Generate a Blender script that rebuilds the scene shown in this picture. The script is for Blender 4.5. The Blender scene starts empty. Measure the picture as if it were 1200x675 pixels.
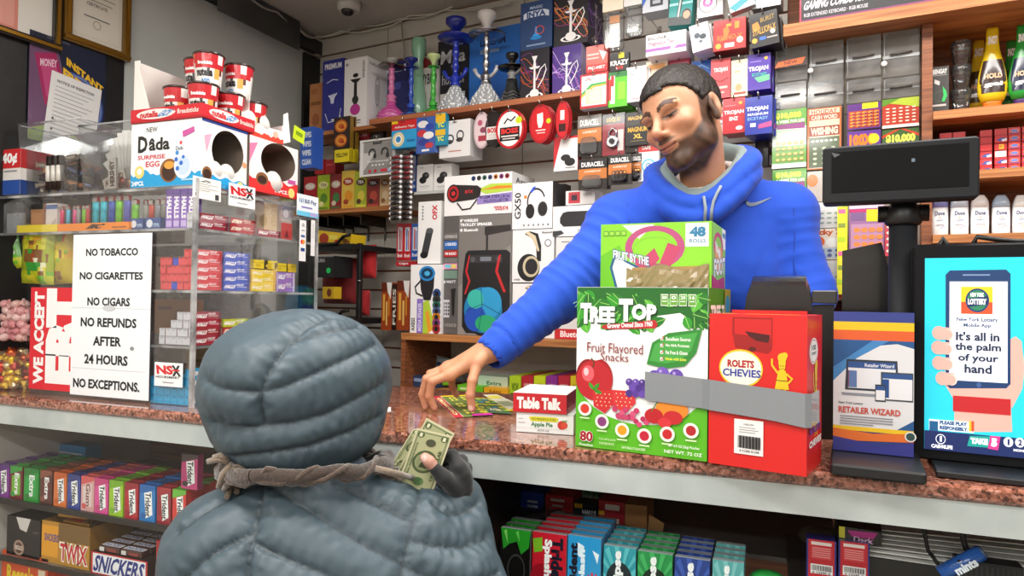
import bpy,math,random
import numpy as np
from mathutils import Matrix,Vector
random.seed(7)
PI=math.pi
scene=bpy.context.scene
LINK=scene.collection.objects.link
FOC=800.0
CAMZ=1.353
cam=bpy.data.cameras.new('camera')
cam.sensor_width=36.0
cam.lens=FOC/1200*36
cam.clip_start=.02
camo=bpy.data.objects.new('camera',cam)
LINK(camo)
scene.camera=camo
scene.cycles.transparent_max_bounces=40
scene.cycles.max_bounces=8
CR=Matrix.Rotation(math.radians(20.5),3,'Z')@Matrix.Rotation(math.radians(90.9),3,'X')@Matrix.Rotation(math.radians(.8),3,'Z')
camo.matrix_world=Matrix.Translation((0,0,CAMZ))@CR.to_4x4()
CO=Vector((0,0,CAMZ))
def ray(px,py):
 return CR@Vector(((px-600)/FOC,-(py-337.5)/FOC,-1))
def at(px,py,zc):
 """world point seen at a pixel of the photograph, zc metres deep"""
 return CO+ray(px,py)*zc
class Frame:
 """upright plane family: x runs along it, y away from the camera, z up"""
 def __init__(s,ox,oy,deg):
  s.o=Vector((ox,oy,0));s.a=math.radians(deg)
  s.R=Matrix.Rotation(s.a,3,'Z');s.Ri=s.R.transposed()
 def hit(s,px,py,y):
  o=s.Ri@(CO-s.o);d=s.Ri@ray(px,py)
  return o+d*((y-o.y)/d.y)
 def w(s,x,y,z):
  return s.R@Vector((x,y,z))+s.o
 def loc(s,p):
  return s.Ri@(Vector(p)-s.o)
 def fit(s,y,r):
  x0,y0,x1,y1=r;xm=(x0+x1)/2;ym=(y0+y1)/2
  a=s.hit(x0,ym,y).x;b=s.hit(x1,ym,y).x
  t=s.hit(xm,y0,y).z;q=s.hit(xm,y1,y).z
  return(a+b)/2,q,b-a,t-q
FC=Frame(0,0,0)
FW=Frame(-.858,2.295,-7.5)
FL=Frame(-1.928,0,87.2)
def on_z(px,py,z):
 d=ray(px,py)
 return CO+d*((z-CAMZ)/d.z)
def lin(c):
 if isinstance(c,str):
  c=c.lstrip('#');c=''.join(q*2 for q in c)if len(c)==3 else c;c=[int(c[i:i+2],16)/255 for i in(0,2,4)]
  return tuple(((v+.055)/1.055)**2.4 if v>.04045 else v/12.92 for v in c)+(1.,)
 return tuple(c)
MATS={}
def new_mat(name):
 m=bpy.data.materials.new(name);m.use_nodes=True
 return m,m.node_tree.nodes,m.node_tree.links,m.node_tree.nodes['Principled BSDF']
def col_mat(name,rough=.5,metal=0.,coat=0.,spec=.5,bump=0.,bscale=200,sheen=0.,trans=0.,noise=0.,nscale=40):
 m,n,l,b=new_mat(name)
 a=n.new('ShaderNodeAttribute');a.attribute_name='Col'
 src=a.outputs['Color']
 if noise:
  tc=n.new('ShaderNodeTexCoord');nz=n.new('ShaderNodeTexNoise');nz.inputs['Scale'].default_value=nscale
  nz.inputs['Detail'].default_value=4
  l.new(tc.outputs['Object'],nz.inputs['Vector'])
  mr=n.new('ShaderNodeMapRange');mr.inputs['To Min'].default_value=1-noise;mr.inputs['To Max'].default_value=1+noise
  l.new(nz.outputs['Fac'],mr.inputs['Value'])
  mx=n.new('ShaderNodeVectorMath');mx.operation='SCALE'
  l.new(src,mx.inputs[0]);l.new(mr.outputs[0],mx.inputs['Scale']);src=mx.outputs[0]
 l.new(src,b.inputs['Base Color'])
 b.inputs['Roughness'].default_value=rough;b.inputs['Metallic'].default_value=metal
 b.inputs['Coat Weight'].default_value=coat;b.inputs['Coat Roughness'].default_value=.08
 b.inputs['Specular IOR Level'].default_value=spec
 b.inputs['Sheen Weight'].default_value=sheen
 b.inputs['Transmission Weight'].default_value=trans
 if bump:
  tc=n.new('ShaderNodeTexCoord');nz=n.new('ShaderNodeTexNoise');nz.inputs['Scale'].default_value=bscale
  nz.inputs['Detail'].default_value=6
  l.new(tc.outputs['Object'],nz.inputs['Vector'])
  bp=n.new('ShaderNodeBump');bp.inputs['Strength'].default_value=bump;bp.inputs['Distance'].default_value=.002
  l.new(nz.outputs['Fac'],bp.inputs['Height']);l.new(bp.outputs[0],b.inputs['Normal'])
 MATS[name]=m
 return m
col_mat('card',.45,coat=.12)
col_mat('paper',.75,spec=.25)
col_mat('gloss',.22,coat=.5)
col_mat('plastic',.38,bump=.05,bscale=600)
col_mat('foil',.28,metal=.85,bump=.6,bscale=60)
col_mat('metal',.25,metal=1.)
col_mat('wrap',.3,coat=.5,bump=.8,bscale=45,noise=.12)
col_mat('cloth',.75,sheen=.25,bump=.25,bscale=90)
col_mat('black',.5,spec=.16)
col_mat('rubber',.55,bump=.1,bscale=300)
col_mat('wall',.6,noise=.05,nscale=3)
col_mat('knit',.9,sheen=.5,bump=1.,bscale=260,noise=.3,nscale=120)
m=col_mat('skin',.48,noise=.07,nscale=30,bump=.08,bscale=350)
_b=m.node_tree.nodes['Principled BSDF']
_b.inputs['Subsurface Weight'].default_value=.12;_b.inputs['Subsurface Radius'].default_value=(1,.35,.2);_b.inputs['Subsurface Scale'].default_value=.008
col_mat('hair',.5,bump=1.,bscale=420,noise=.35,nscale=160)
col_mat('puffer',.47,spec=.42,bump=.35,bscale=38,noise=.04,nscale=20)
col_mat('hoodie',.8,sheen=.12,bump=.25,bscale=700,noise=.05,nscale=30)
def emit_mat():
 m,n,l,b=new_mat('screen')
 a=n.new('ShaderNodeAttribute');a.attribute_name='Col'
 l.new(a.outputs['Color'],b.inputs['Base Color']);l.new(a.outputs['Color'],b.inputs['Emission Color'])
 b.inputs['Emission Strength'].default_value=.62;b.inputs['Roughness'].default_value=.25
 b.inputs['Base Color'].default_value=(0,0,0,1)
 MATS['screen']=m
emit_mat()
def thin_clear(name,tint,refl=.9,rough=.05,haze=0.):
 m,n,l,b=new_mat(name)
 out=n['Material Output']
 t=n.new('ShaderNodeBsdfTransparent');t.inputs[0].default_value=tint
 g=n.new('ShaderNodeBsdfGlossy');g.inputs['Roughness'].default_value=rough
 fr=n.new('ShaderNodeFresnel');fr.inputs['IOR'].default_value=1.45
 mt=n.new('ShaderNodeMath');mt.operation='MULTIPLY';mt.inputs[1].default_value=refl
 l.new(fr.outputs[0],mt.inputs[0])
 mx=n.new('ShaderNodeMixShader');l.new(mt.outputs[0],mx.inputs[0])
 base=t.outputs[0]
 if haze:
  d=n.new('ShaderNodeBsdfDiffuse');d.inputs[0].default_value=(.75,.76,.76,1)
  tc=n.new('ShaderNodeTexCoord');nz=n.new('ShaderNodeTexNoise');nz.inputs['Scale'].default_value=14;nz.inputs['Detail'].default_value=5
  l.new(tc.outputs['Object'],nz.inputs['Vector'])
  mr=n.new('ShaderNodeMapRange');mr.inputs['From Min'].default_value=.4;mr.inputs['From Max'].default_value=.75
  mr.inputs['To Min'].default_value=haze*.4;mr.inputs['To Max'].default_value=haze*1.6
  l.new(nz.outputs['Fac'],mr.inputs['Value'])
  m2=n.new('ShaderNodeMixShader');l.new(mr.outputs[0],m2.inputs[0]);l.new(t.outputs[0],m2.inputs[1]);l.new(d.outputs[0],m2.inputs[2])
  base=m2.outputs[0]
 l.new(base,mx.inputs[1]);l.new(g.outputs[0],mx.inputs[2]);l.new(mx.outputs[0],out.inputs[0])
 MATS[name]=m
thin_clear('acrylic',(.995,.995,.995,1),.17,.03)
thin_clear('acrylic_edge',(.75,.8,.8,1),1.,.1,.5)
thin_clear('cellophane',(.93,.95,.96,1),1.6,.12,.08)
thin_clear('frosted',(.8,.82,.82,1),1.2,.15,.28)
thin_clear('smoke',(.9,.88,.85,1),1.3,.1,.2)
thin_clear('showcase_glass',(.97,.985,.985,1),.06,.02)
TXT={}
def text_poly(s,bold):
 k=(s,bold)
 if k not in TXT:
  c=bpy.data.curves.new('t','FONT');c.body=s;c.size=1;c.resolution_u=2;c.offset=bold
  o=bpy.data.objects.new('t',c);me=o.to_mesh()
  v=np.array([q.co[:2]for q in me.vertices])if len(me.vertices)else np.zeros((1,2))
  p=[tuple(q.vertices)for q in me.polygons]
  o.to_mesh_clear();bpy.data.objects.remove(o);bpy.data.curves.remove(c)
  lo=v.min(0);hi=v.max(0);v=(v-lo)/np.maximum(hi-lo,1e-6)
  TXT[k]=(v,p)
 return TXT[k]
class MB:
 def __init__(s):
  s.v=[];s.f=[];s.c=[];s.m=[];s.s=[]
 def add(s,vs,fs,col,mat='card',smooth=False):
  b=len(s.v);s.v.extend([tuple(p)for p in vs]);c=lin(col)
  for f in fs:
   s.f.append(tuple(i+b for i in f));s.c.append(c);s.m.append(mat);s.s.append(smooth)
 def box(s,x0,y0,z0,x1,y1,z1,col,mat='card',cols=None,skip=''):
  vs=[(x,y,z)for z in(z0,z1)for y in(y0,y1)for x in(x0,x1)]
  fs={'B':(0,2,3,1),'T':(4,5,7,6),'F':(0,1,5,4),'K':(2,6,7,3),'L':(0,4,6,2),'R':(1,3,7,5)}
  b=len(s.v);s.v.extend(vs)
  for k,f in fs.items():
   if k in skip:continue
   s.f.append(tuple(i+b for i in f));s.c.append(lin((cols or{}).get(k,col)));s.m.append(mat);s.s.append(False)
 def rbox(s,x0,y0,z0,x1,y1,z1,r,col,mat='plastic',axis='y',n=4):
  """box with rounded edges running along one axis and small chamfers at its ends"""
  ax={'x':0,'y':1,'z':2}[axis];a,b=[i for i in range(3)if i!=ax]
  lo=(x0,y0,z0);hi=(x1,y1,z1)
  r=min(r,(hi[a]-lo[a])*.49,(hi[b]-lo[b])*.49);c=min(r*.5,(hi[ax]-lo[ax])*.3)
  def ring(t,ins):
   out=[]
   for(ca,cb,st)in((hi[a]-r,hi[b]-r,0),(lo[a]+r,hi[b]-r,90),(lo[a]+r,lo[b]+r,180),(hi[a]-r,lo[b]+r,270)):
    for i in range(n+1):
     q=math.radians(st+90*i/n);p=[0,0,0]
     p[a]=ca+(r-ins)*math.cos(q);p[b]=cb+(r-ins)*math.sin(q);p[ax]=t;out.append(p)
   return out
  s.loft([ring(lo[ax],c),ring(lo[ax]+c,0),ring(hi[ax]-c,0),ring(hi[ax],c)],col,mat,flip=(ax==1),smooth=False)
 def loft(s,rings,col,mat='plastic',flip=False,smooth=True,caps=True,closed=True,cols=None):
  n=len(rings[0]);vs=[p for r in rings for p in r]
  for k in range(len(rings)-1):
   fs=[]
   for i in range(n if closed else n-1):
    j=(i+1)%n;f=(k*n+i,k*n+j,(k+1)*n+j,(k+1)*n+i)
    fs.append(f[::-1]if flip else f)
   if k==0:
    b=len(s.v);s.v.extend([tuple(p)for p in vs])
   c=lin(cols[k]if cols else col)
   for f in fs:
    s.f.append(tuple(q+b for q in f));s.c.append(c);s.m.append(mat);s.s.append(smooth)
  if caps:
   c0=tuple(range(n))[::-1];c1=tuple((len(rings)-1)*n+i for i in range(n))
   for f,c in((c0,cols[0]if cols else col),(c1,cols[-1]if cols else col)):
    f=tuple(q+b for q in f)
    s.f.append(f[::-1]if flip else f);s.c.append(lin(c));s.m.append(mat);s.s.append(False)
 def lathe(s,prof,col,mat='plastic',n=24,cx=0,cy=0,cols=None,caps=True,sx=1,sy=1):
  """prof: (radius, z) pairs bottom to top"""
  rings=[[(cx+sx*max(r,1e-4)*math.cos(2*PI*i/n),cy+sy*max(r,1e-4)*math.sin(2*PI*i/n),z)for i in range(n)]for r,z in prof]
  s.loft(rings,col,mat,cols=cols,caps=caps)
 def tube(s,pts,r,col,mat='plastic',n=8,caps=True):
  pts=[Vector(p)for p in pts];R=r if isinstance(r,(list,tuple))else[r]*len(pts)
  rings=[];up=Vector((0,0,1))
  d0=(pts[1]-pts[0]).normalized()
  if abs(d0.z)>.9:up=Vector((1,0,0))
  u=d0.cross(up).normalized()
  for i,p in enumerate(pts):
   d=(pts[min(i+1,len(pts)-1)]-pts[max(i-1,0)]).normalized()
   u=(u-d*u.dot(d)).normalized();w=d.cross(u)
   rings.append([tuple(p+(u*math.cos(2*PI*k/n)+w*math.sin(2*PI*k/n))*R[i])for k in range(n)])
  s.loft(rings,col,mat,caps=caps)
 def ball(s,c,r,col,mat='plastic',n=14,m=8):
  r=r if isinstance(r,(tuple,list))else(r,r,r)
  rings=[[(c[0]+r[0]*math.sin(PI*(j+.02)/(m+.04))*math.cos(2*PI*i/n),c[1]+r[1]*math.sin(PI*(j+.02)/(m+.04))*math.sin(2*PI*i/n),c[2]-r[2]*math.cos(PI*(j+.02)/(m+.04)))for i in range(n)]for j in range(m+1)]
  s.loft(rings,col,mat)
 def prism(s,pts,y0,y1,col,mat='card',side=None):
  """outline in x, z extruded from y0 (front) to y1; pts counter-clockwise seen from the front"""
  n=len(pts);vs=[(x,y0,z)for x,z in pts]+[(x,y1,z)for x,z in pts]
  s.add(vs,[tuple(range(n))],col,mat)
  s.add(vs,[tuple(range(2*n-1,n-1,-1))],side or col,mat)
  s.add(vs,[(i+n,(i+1)%n+n,(i+1)%n,i)for i in range(n)],side or col,mat)
 def draw(s,O,U,V,w,h,ops,mat='card',lift=.00035):
  """O = top-left corner, U right, V down (unit vectors); ops in 0..1 from the top left"""
  O=Vector(O);U=Vector(U);V=Vector(V);N=U.cross(V)*-1
  lay=lift;inc=min(.00006,.004/max(len(ops),1))
  def P(x,y):return tuple(O+U*(x*w)+V*(y*h)+N*lay)
  for op in ops:
   k=op[0];lay+=inc
   if k=='r':
    _,a,b,c,d,col=op[:6]
    s.add([P(a,d),P(c,d),P(c,b),P(a,b)],[(0,1,2,3)],col,mat)
   elif k=='e':
    _,cx,cy,rx,ry,col=op[:6];n=28 if rx*w>.008 else 12
    if ry is None:ry=rx*w/h
    s.add([P(cx+rx*math.cos(2*PI*i/n),cy-ry*math.sin(2*PI*i/n))for i in range(n)],[tuple(range(n))],col,mat)
   elif k=='o':
    _,cx,cy,rx,ry,t,col=op[:7];n=28
    if ry is None:ry=rx*w/h
    a0,a1=(op[7],op[8])if len(op)>7 else(0,360)
    A=[math.radians(a0+(a1-a0)*i/n)for i in range(n+1)]
    vs=[P(cx+rx*math.cos(q),cy-ry*math.sin(q))for q in A]+[P(cx+rx*(1-t)*math.cos(q),cy-ry*(1-t)*math.sin(q))for q in A]
    s.add(vs,[(i,i+1,n+2+i,n+1+i)for i in range(n)],col,mat)
   elif k=='g':
    _,pts,col=op[:3]
    ar=sum(pts[i][0]*pts[(i+1)%len(pts)][1]-pts[(i+1)%len(pts)][0]*pts[i][1]for i in range(len(pts)))
    if ar>0:pts=pts[::-1]
    s.add([P(*p)for p in pts],[tuple(range(len(pts)))],col,mat)
   elif k=='l':
    _,pts,t,col=op[:4]
    Q=[Vector((x*w,y*h))for x,y in pts]
    vs=[]
    for i,q in enumerate(Q):
     d=(Q[min(i+1,len(Q)-1)]-Q[max(i-1,0)]);d.normalize();nn=Vector((-d.y,d.x))*t*w/2
     for e in(q+nn,q-nn):vs.append(P(e.x/w,e.y/h))
    s.add(vs,[(2*i,2*i+1,2*i+3,2*i+2)for i in range(len(Q)-1)],col,mat)
   elif k=='t':
    _,st,a,b,c,d,col=op[:7];o=op[7]if len(op)>7 else{}
    v,p=text_poly(st,o.get('b',.02));rot=o.get('r',0)
    X=v[:,0];Y=1-v[:,1]
    if rot==90:X,Y=Y,1-X
    elif rot==-90:X,Y=1-Y,X
    elif rot==180:X,Y=1-X,1-Y
    if rot:pass
    X=a+X*(c-a);Y=b+Y*(d-b)
    sh=o.get('s',0)
    if sh:X=X+sh*(.5*(b+d)-Y)
    sk=o.get('k',0)
    if sk:Y=Y+sk*(X-.5*(a+c))
    arc=o.get('arc',0)
    if arc:Y=Y+arc*(((X-.5*(a+c))/(.5*(c-a)))**2)
    s.add([P(x,y)for x,y in zip(X,Y)],[f if False else f for f in p],col,mat)
  return s
 def face(s,side,x0,y0,z0,x1,y1,z1,ops,mat='card'):
  """print on a side of a box"""
  if side=='F':s.draw((x0,y0,z1),(1,0,0),(0,0,-1),x1-x0,z1-z0,ops,mat)
  elif side=='R':s.draw((x1,y0,z1),(0,1,0),(0,0,-1),y1-y0,z1-z0,ops,mat)
  elif side=='L':s.draw((x0,y1,z1),(0,-1,0),(0,0,-1),y1-y0,z1-z0,ops,mat)
  elif side=='T':s.draw((x0,y1,z1),(1,0,0),(0,-1,0),x1-x0,y1-y0,ops,mat)
 def build(s,name,parent=None):
  me=bpy.data.meshes.new(name)
  me.from_pydata(s.v,[],s.f)
  keys=list(dict.fromkeys(s.m));
  for k in keys:me.materials.append(MATS[k])
  ix={k:i for i,k in enumerate(keys)}
  me.polygons.foreach_set('material_index',[ix[k]for k in s.m])
  me.polygons.foreach_set('use_smooth',s.s)
  a=me.attributes.new('Col','FLOAT_COLOR','CORNER')
  buf=[]
  for f,c in zip(s.f,s.c):buf.extend(c*len(f))
  a.data.foreach_set('color',buf)
  me.update()
  o=bpy.data.objects.new(name,me);LINK(o)
  if parent:o.parent=parent
  return o
def tag(o,label=None,cat=None,group=None,kind=None):
 if label:o['label']=label
 if cat:o['category']=cat
 if group:o['group']=group
 if kind:o['kind']=kind
 return o
def put(o,fr,x,y,z,rz=0,tilt=0,lean=0):
 p=fr.w(x,y,z)
 M=Matrix.Translation(p)@Matrix.Rotation(fr.a+math.radians(rz),4,'Z')
 if lean:M=M@Matrix.Rotation(math.radians(lean),4,'X')
 if tilt:M=M@Matrix.Rotation(math.radians(tilt),4,'Y')
 o.location=p;o.rotation_euler=M.to_euler()
 return o
def empty(name,label,cat,group=None,loc=(0,0,0)):
 o=bpy.data.objects.new(name,None);LINK(o);o.location=loc;o.empty_display_size=.05
 return tag(o,label,cat,group)
def dup(o,label=None,group=None):
 c=o.copy();LINK(c)
 if label:c['label']=label
 if group:c['group']=group
 for ch in list(o.children):
  d=ch.copy();LINK(d);d.parent=c
  for g in list(ch.children):
   e=g.copy();LINK(e);e.parent=d
 return c
ORD=['first','second','third','fourth','fifth','sixth','seventh','eighth','ninth','tenth','eleventh','twelfth','thirteenth','fourteenth','fifteenth']
def carton(w,d,h,col,F=None,R=None,L=None,T=None,cols=None,mat='card',mb=None,flap=True):
 """a printed card box: origin at the middle of the front's lower edge"""
 mb=mb or MB()
 mb.box(-w/2,0,0,w/2,d,h,col,mat,cols)
 for side,ops in(('F',F),('R',R),('L',L),('T',T)):
  if ops:mb.face(side,-w/2,0,0,w/2,d,h,ops,mat)
 return mb
def pkg(name,label,cat,fr,y,rect,depth,col,F=None,R=None,L=None,T=None,cols=None,group=None,mat='card',rz=0,tilt=0,snap=None):
 x,z,w,h=fr.fit(y,rect)
 if snap is not None:h+=z-snap;z=snap
 o=carton(w,depth,h,col,F,R,L,T,cols,mat).build(name)
 if tilt:
  v=Matrix.Rotation(math.radians(tilt),3,'Y')@Vector((0,0,h/2))
  x-=v.x;z+=h/2-v.z
 put(o,fr,x,y,z,rz,tilt)
 return tag(o,label,cat,group)
def smin(a,b,k):
 h=np.clip(.5+.5*(b-a)/k,0,1)
 return b*(1-h)+a*h-k*h*(1-h)
def smax(a,b,k):
 return-smin(-a,-b,k)
def cone(P,a,b,ra,rb):
 a=np.array(a,float);b=np.array(b,float);ab=b-a
 t=np.clip(((P-a)@ab)/(ab@ab),0,1)
 return np.linalg.norm(P-a-t[...,None]*ab,axis=-1)-(ra+(rb-ra)*t)
def ell(P,c,r,R=None):
 q=P-np.array(c,float)
 if R is not None:q=q@np.array(R)
 r=np.array(r,float)
 k=np.linalg.norm(q/r,axis=-1);k2=np.linalg.norm(q/(r*r),axis=-1)
 return k*(k-1)/np.maximum(k2,1e-9)
def surfnet(f,lo,hi,h):
 lo=np.array(lo,float);hi=np.array(hi,float);n=np.ceil((hi-lo)/h).astype(int)+1
 ax=[lo[i]+h*np.arange(n[i])for i in range(3)]
 D=np.empty(n)
 for i in range(0,n[0],8):
  G=np.stack(np.meshgrid(ax[0][i:i+8],ax[1],ax[2],indexing='ij'),-1)
  D[i:i+8]=f(G)
 S=D<0
 m=n-1
 c=np.zeros(m,int)
 for dx in(0,1):
  for dy in(0,1):
   for dz in(0,1):c+=S[dx:dx+m[0],dy:dy+m[1],dz:dz+m[2]]
 act=(c>0)&(c<8)
 idx=-np.ones(m,int);I=np.argwhere(act);idx[act]=np.arange(len(I))
 acc=np.zeros((len(I),3));cnt=np.zeros(len(I))
 offs=[(a,b)for a in np.ndindex(2,2,2)for b in np.ndindex(2,2,2)if sum(b)-sum(a)==1 and all(y>=x for x,y in zip(a,b))]
 for a,b in offs:
  va=D[I[:,0]+a[0],I[:,1]+a[1],I[:,2]+a[2]];vb=D[I[:,0]+b[0],I[:,1]+b[1],I[:,2]+b[2]]
  k=(va<0)!=(vb<0);t=np.where(k,va/np.where(va==vb,1,va-vb),0)
  p=I+np.array(a)+t[:,None]*(np.array(b)-np.array(a))
  acc[k]+=p[k];cnt[k]+=1
 V=lo+h*acc/cnt[:,None]
 Q=[]
 for d in range(3):
  e=[0,0,0];e[d]=1;a,b=[(1,2),(2,0),(0,1)][d]
  sl=[slice(1,m[0]),slice(1,m[1]),slice(1,m[2])];sl[d]=slice(0,m[d])
  s0=S[sl[0],sl[1],sl[2]]
  sl2=list(sl);sl2[d]=slice(1,m[d]+1);s1=S[sl2[0],sl2[1],sl2[2]]
  K=np.argwhere(s0!=s1);base=np.array([s.start for s in sl]);K=K+base
  fl=S[K[:,0],K[:,1],K[:,2]]
  ea=np.zeros(3,int);ea[a]=1;eb=np.zeros(3,int);eb[b]=1
  q=[idx[tuple((K-x).T)]for x in(ea+eb,eb,0*ea,ea)]
  q=np.stack(q,1)
  q[~fl]=q[~fl][:,::-1]
  Q.append(q)
 Q=np.concatenate(Q)
 Q=Q[(Q>=0).all(1)]
 return V,Q
def vnormals(V,Q):
 n=np.cross(V[Q[:,2]]-V[Q[:,0]],V[Q[:,3]]-V[Q[:,1]])
 N=np.zeros_like(V)
 for i in range(4):np.add.at(N,Q[:,i],n)
 return N/np.maximum(np.linalg.norm(N,axis=1),1e-12)[:,None]
def smooth(V,Q,it=2,lam=.5):
 for _ in range(it):
  A=np.zeros_like(V);C=np.zeros(len(V))
  for i in range(4):
   j=(i+1)%4
   np.add.at(A,Q[:,i],V[Q[:,j]]);np.add.at(A,Q[:,j],V[Q[:,i]]);np.add.at(C,Q[:,i],1);np.add.at(C,Q[:,j],1)
  V=V+lam*(A/np.maximum(C,1)[:,None]-V)
 return V
def sculpt(name,V,Q,cols,mat,parent=None,keep=None):
 """mesh from arrays; cols (n,3) linear per vertex or one hex colour"""
 if keep is not None:
  Q=Q[keep[Q].all(1)]
  u=np.unique(Q);mp=-np.ones(len(V),int);mp[u]=np.arange(len(u));V=V[u];Q=mp[Q]
  if not isinstance(cols,str):cols=cols[u]
 me=bpy.data.meshes.new(name)
 me.vertices.add(len(V));me.vertices.foreach_set('co',V.astype(np.float32).ravel())
 me.loops.add(Q.size);me.loops.foreach_set('vertex_index',Q.astype(np.int32).ravel())
 me.polygons.add(len(Q));me.polygons.foreach_set('loop_start',np.arange(0,Q.size,4,dtype=np.int32))
 me.polygons.foreach_set('use_smooth',np.ones(len(Q),bool))
 me.update(calc_edges=True)
 a=me.attributes.new('Col','FLOAT_COLOR','POINT')
 C=np.ones((len(V),4),np.float32)
 C[:,:3]=lin(cols)[:3]if isinstance(cols,str)else cols
 a.data.foreach_set('color',C.ravel())
 me.materials.append(MATS[mat])
 o=bpy.data.objects.new(name,me);LINK(o)
 if parent:o.parent=parent
 return o
def granite():
 m,n,l,b=new_mat('granite')
 tc=n.new('ShaderNodeTexCoord')
 v=n.new('ShaderNodeTexVoronoi');v.inputs['Scale'].default_value=190;v.inputs['Randomness'].default_value=1
 nz=n.new('ShaderNodeTexNoise');nz.inputs['Scale'].default_value=120;nz.inputs['Detail'].default_value=5;nz.inputs['Roughness'].default_value=.7
 l.new(tc.outputs['Object'],v.inputs['Vector']);l.new(tc.outputs['Object'],nz.inputs['Vector'])
 r=n.new('ShaderNodeValToRGB')
 e=r.color_ramp.elements;e[0].position=.0;e[0].color=lin('#2c1d19');e[1].position=1;e[1].color=lin('#c9998a')
 for p,c in((.24,'#4a2b23'),(.42,'#86523f'),(.62,'#a06653'),(.82,'#b88575')):
  q=e.new(p);q.color=lin(c)
 sep=n.new('ShaderNodeSeparateColor');l.new(v.outputs['Color'],sep.inputs[0])
 mx=n.new('ShaderNodeMath');mx.operation='MULTIPLY_ADD';mx.inputs[1].default_value=.552;l.new(sep.outputs[0],mx.inputs[0])
 m2=n.new('ShaderNodeMath');m2.operation='MULTIPLY_ADD';m2.inputs[1].default_value=1.3;m2.inputs[2].default_value=-.42;l.new(nz.outputs['Fac'],m2.inputs[0])
 l.new(m2.outputs[0],mx.inputs[2]);l.new(mx.outputs[0],r.inputs[0]);l.new(r.outputs[0],b.inputs['Base Color'])
 b.inputs['Roughness'].default_value=.14;b.inputs['Coat Weight'].default_value=.6
 MATS['granite']=m
def wood(name,c0,c1,sx=(1,8,40),rough=.5,speck=False):
 m,n,l,b=new_mat(name)
 tc=n.new('ShaderNodeTexCoord');mp=n.new('ShaderNodeMapping');mp.inputs['Scale'].default_value=sx
 nz=n.new('ShaderNodeTexNoise');nz.inputs['Scale'].default_value=4;nz.inputs['Detail'].default_value=7;nz.inputs['Distortion'].default_value=.6
 l.new(tc.outputs['Object'],mp.inputs[0]);l.new(mp.outputs[0],nz.inputs['Vector'])
 r=n.new('ShaderNodeValToRGB');r.color_ramp.elements[0].position=.35;r.color_ramp.elements[1].position=.68
 r.color_ramp.elements[0].color=lin(c0);r.color_ramp.elements[1].color=lin(c1)
 l.new(nz.outputs['Fac'],r.inputs[0]);l.new(r.outputs[0],b.inputs['Base Color']);b.inputs['Roughness'].default_value=rough
 MATS[name]=m
def mottled(name,c0,c1,sc,rough=.6,metal=0,lo=.35,hi=.7,bump=0.):
 m,n,l,b=new_mat(name)
 tc=n.new('ShaderNodeTexCoord');nz=n.new('ShaderNodeTexNoise');nz.inputs['Scale'].default_value=sc;nz.inputs['Detail'].default_value=6
 l.new(tc.outputs['Object'],nz.inputs['Vector'])
 r=n.new('ShaderNodeValToRGB');r.color_ramp.elements[0].position=lo;r.color_ramp.elements[1].position=hi
 r.color_ramp.elements[0].color=lin(c0);r.color_ramp.elements[1].color=lin(c1)
 l.new(nz.outputs['Fac'],r.inputs[0]);l.new(r.outputs[0],b.inputs['Base Color']);b.inputs['Roughness'].default_value=rough;b.inputs['Metallic'].default_value=metal
 if bump:
  bp=n.new('ShaderNodeBump');bp.inputs['Strength'].default_value=bump;l.new(nz.outputs['Fac'],bp.inputs['Height']);l.new(bp.outputs[0],b.inputs['Normal'])
 MATS[name]=m
granite()
wood('wood','#9a5a2c','#c98a50')
wood('dark_wood','#6b3a20','#9a5b34')
wood('edge_wood','#8c4a2c','#b06a42')
mottled('painted_rail','#a9b3b2','#c3cbc8',9,.42)
mottled('ceiling_paint','#c4beb6','#d6d0c8',2.5,.8)
mottled('white_slat','#cbc5bb','#d9d4cb',5,.45)
mottled('grey_panel','#b4b8b3','#c6c9c4',3,.28)
mottled('floor_tile','#6f6a63','#8a857d',4,.5)
mottled('shop_wall','#c9c2b8','#d5cfc6',2,.7)
mottled('black_board','#0c0b0b','#191716',30,.4)
def struct(o,kind='structure'):
 o['kind']=kind;return o
b=MB();b.box(-2.6,-2.6,-.04,3.6,3.4,0,'#888888','floor_tile');struct(b.build('floor'))
b=MB();b.box(-2.6,-2.6,2.452,3.6,3.4,2.5,'#aaaaaa','ceiling_paint');struct(b.build('ceiling'))
CX=FW.loc((-1.81,2.424,0)).x
b=MB()
b.box(-2.6,0,0,2.46,.08,2.452,'#999999','shop_wall')
put(struct(b.build('wall_left')),FL,0,0,0)
def lrect(px0,px1,y=0):
 return FL.hit(px0,100,y).x,FL.hit(px1,100,y).x
xa,xb=lrect(-60,142)
b=MB();b.box(xa,-.012,1.2,xb,-.0005,2.44,'#111','black_board');o=b.build('trim_1');put(struct(o),FL,0,0,0)
xc=lrect(142,352)[1]
b=MB();b.box(xb+.001,-.008,1.2,xc,-.0005,2.37,'#999','grey_panel');o=b.build('trim_2');put(struct(o),FL,0,0,0)
b=MB();b.box(xc+.001,-.02,1.15,2.44,-.0005,2.36,'#131211','plastic');o=b.build('trim_3');put(struct(o),FL,0,0,0)
b=MB();b.box(xb+.001,-.03,2.375,2.44,-.0005,2.43,'#2c2b2b','plastic');o=b.build('trim_4');put(struct(o),FL,0,0,0)
b=MB()
XR=FW.hit(922,200,0).x
b.box(CX-.02,.012,0,XR,.06,2.452,'#6b4a38','dark_wood')
z=.92;k=0
seams=[CX,FW.hit(452,200,0).x,FW.hit(612,200,0).x,XR]
while z<2.44:
 for a,c in zip(seams[:-1],seams[1:]):
  b.box(a+.0015,0,z+.007,c-.0015,.011,min(z+.0755,2.45),'#d0ccc4','white_slat')
 z+=.0762
b.box(XR,.012,0,2.9,.06,2.452,'#6b4a38','dark_wood')
put(struct(b.build('wall_back')),FW,0,0,0)
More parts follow.
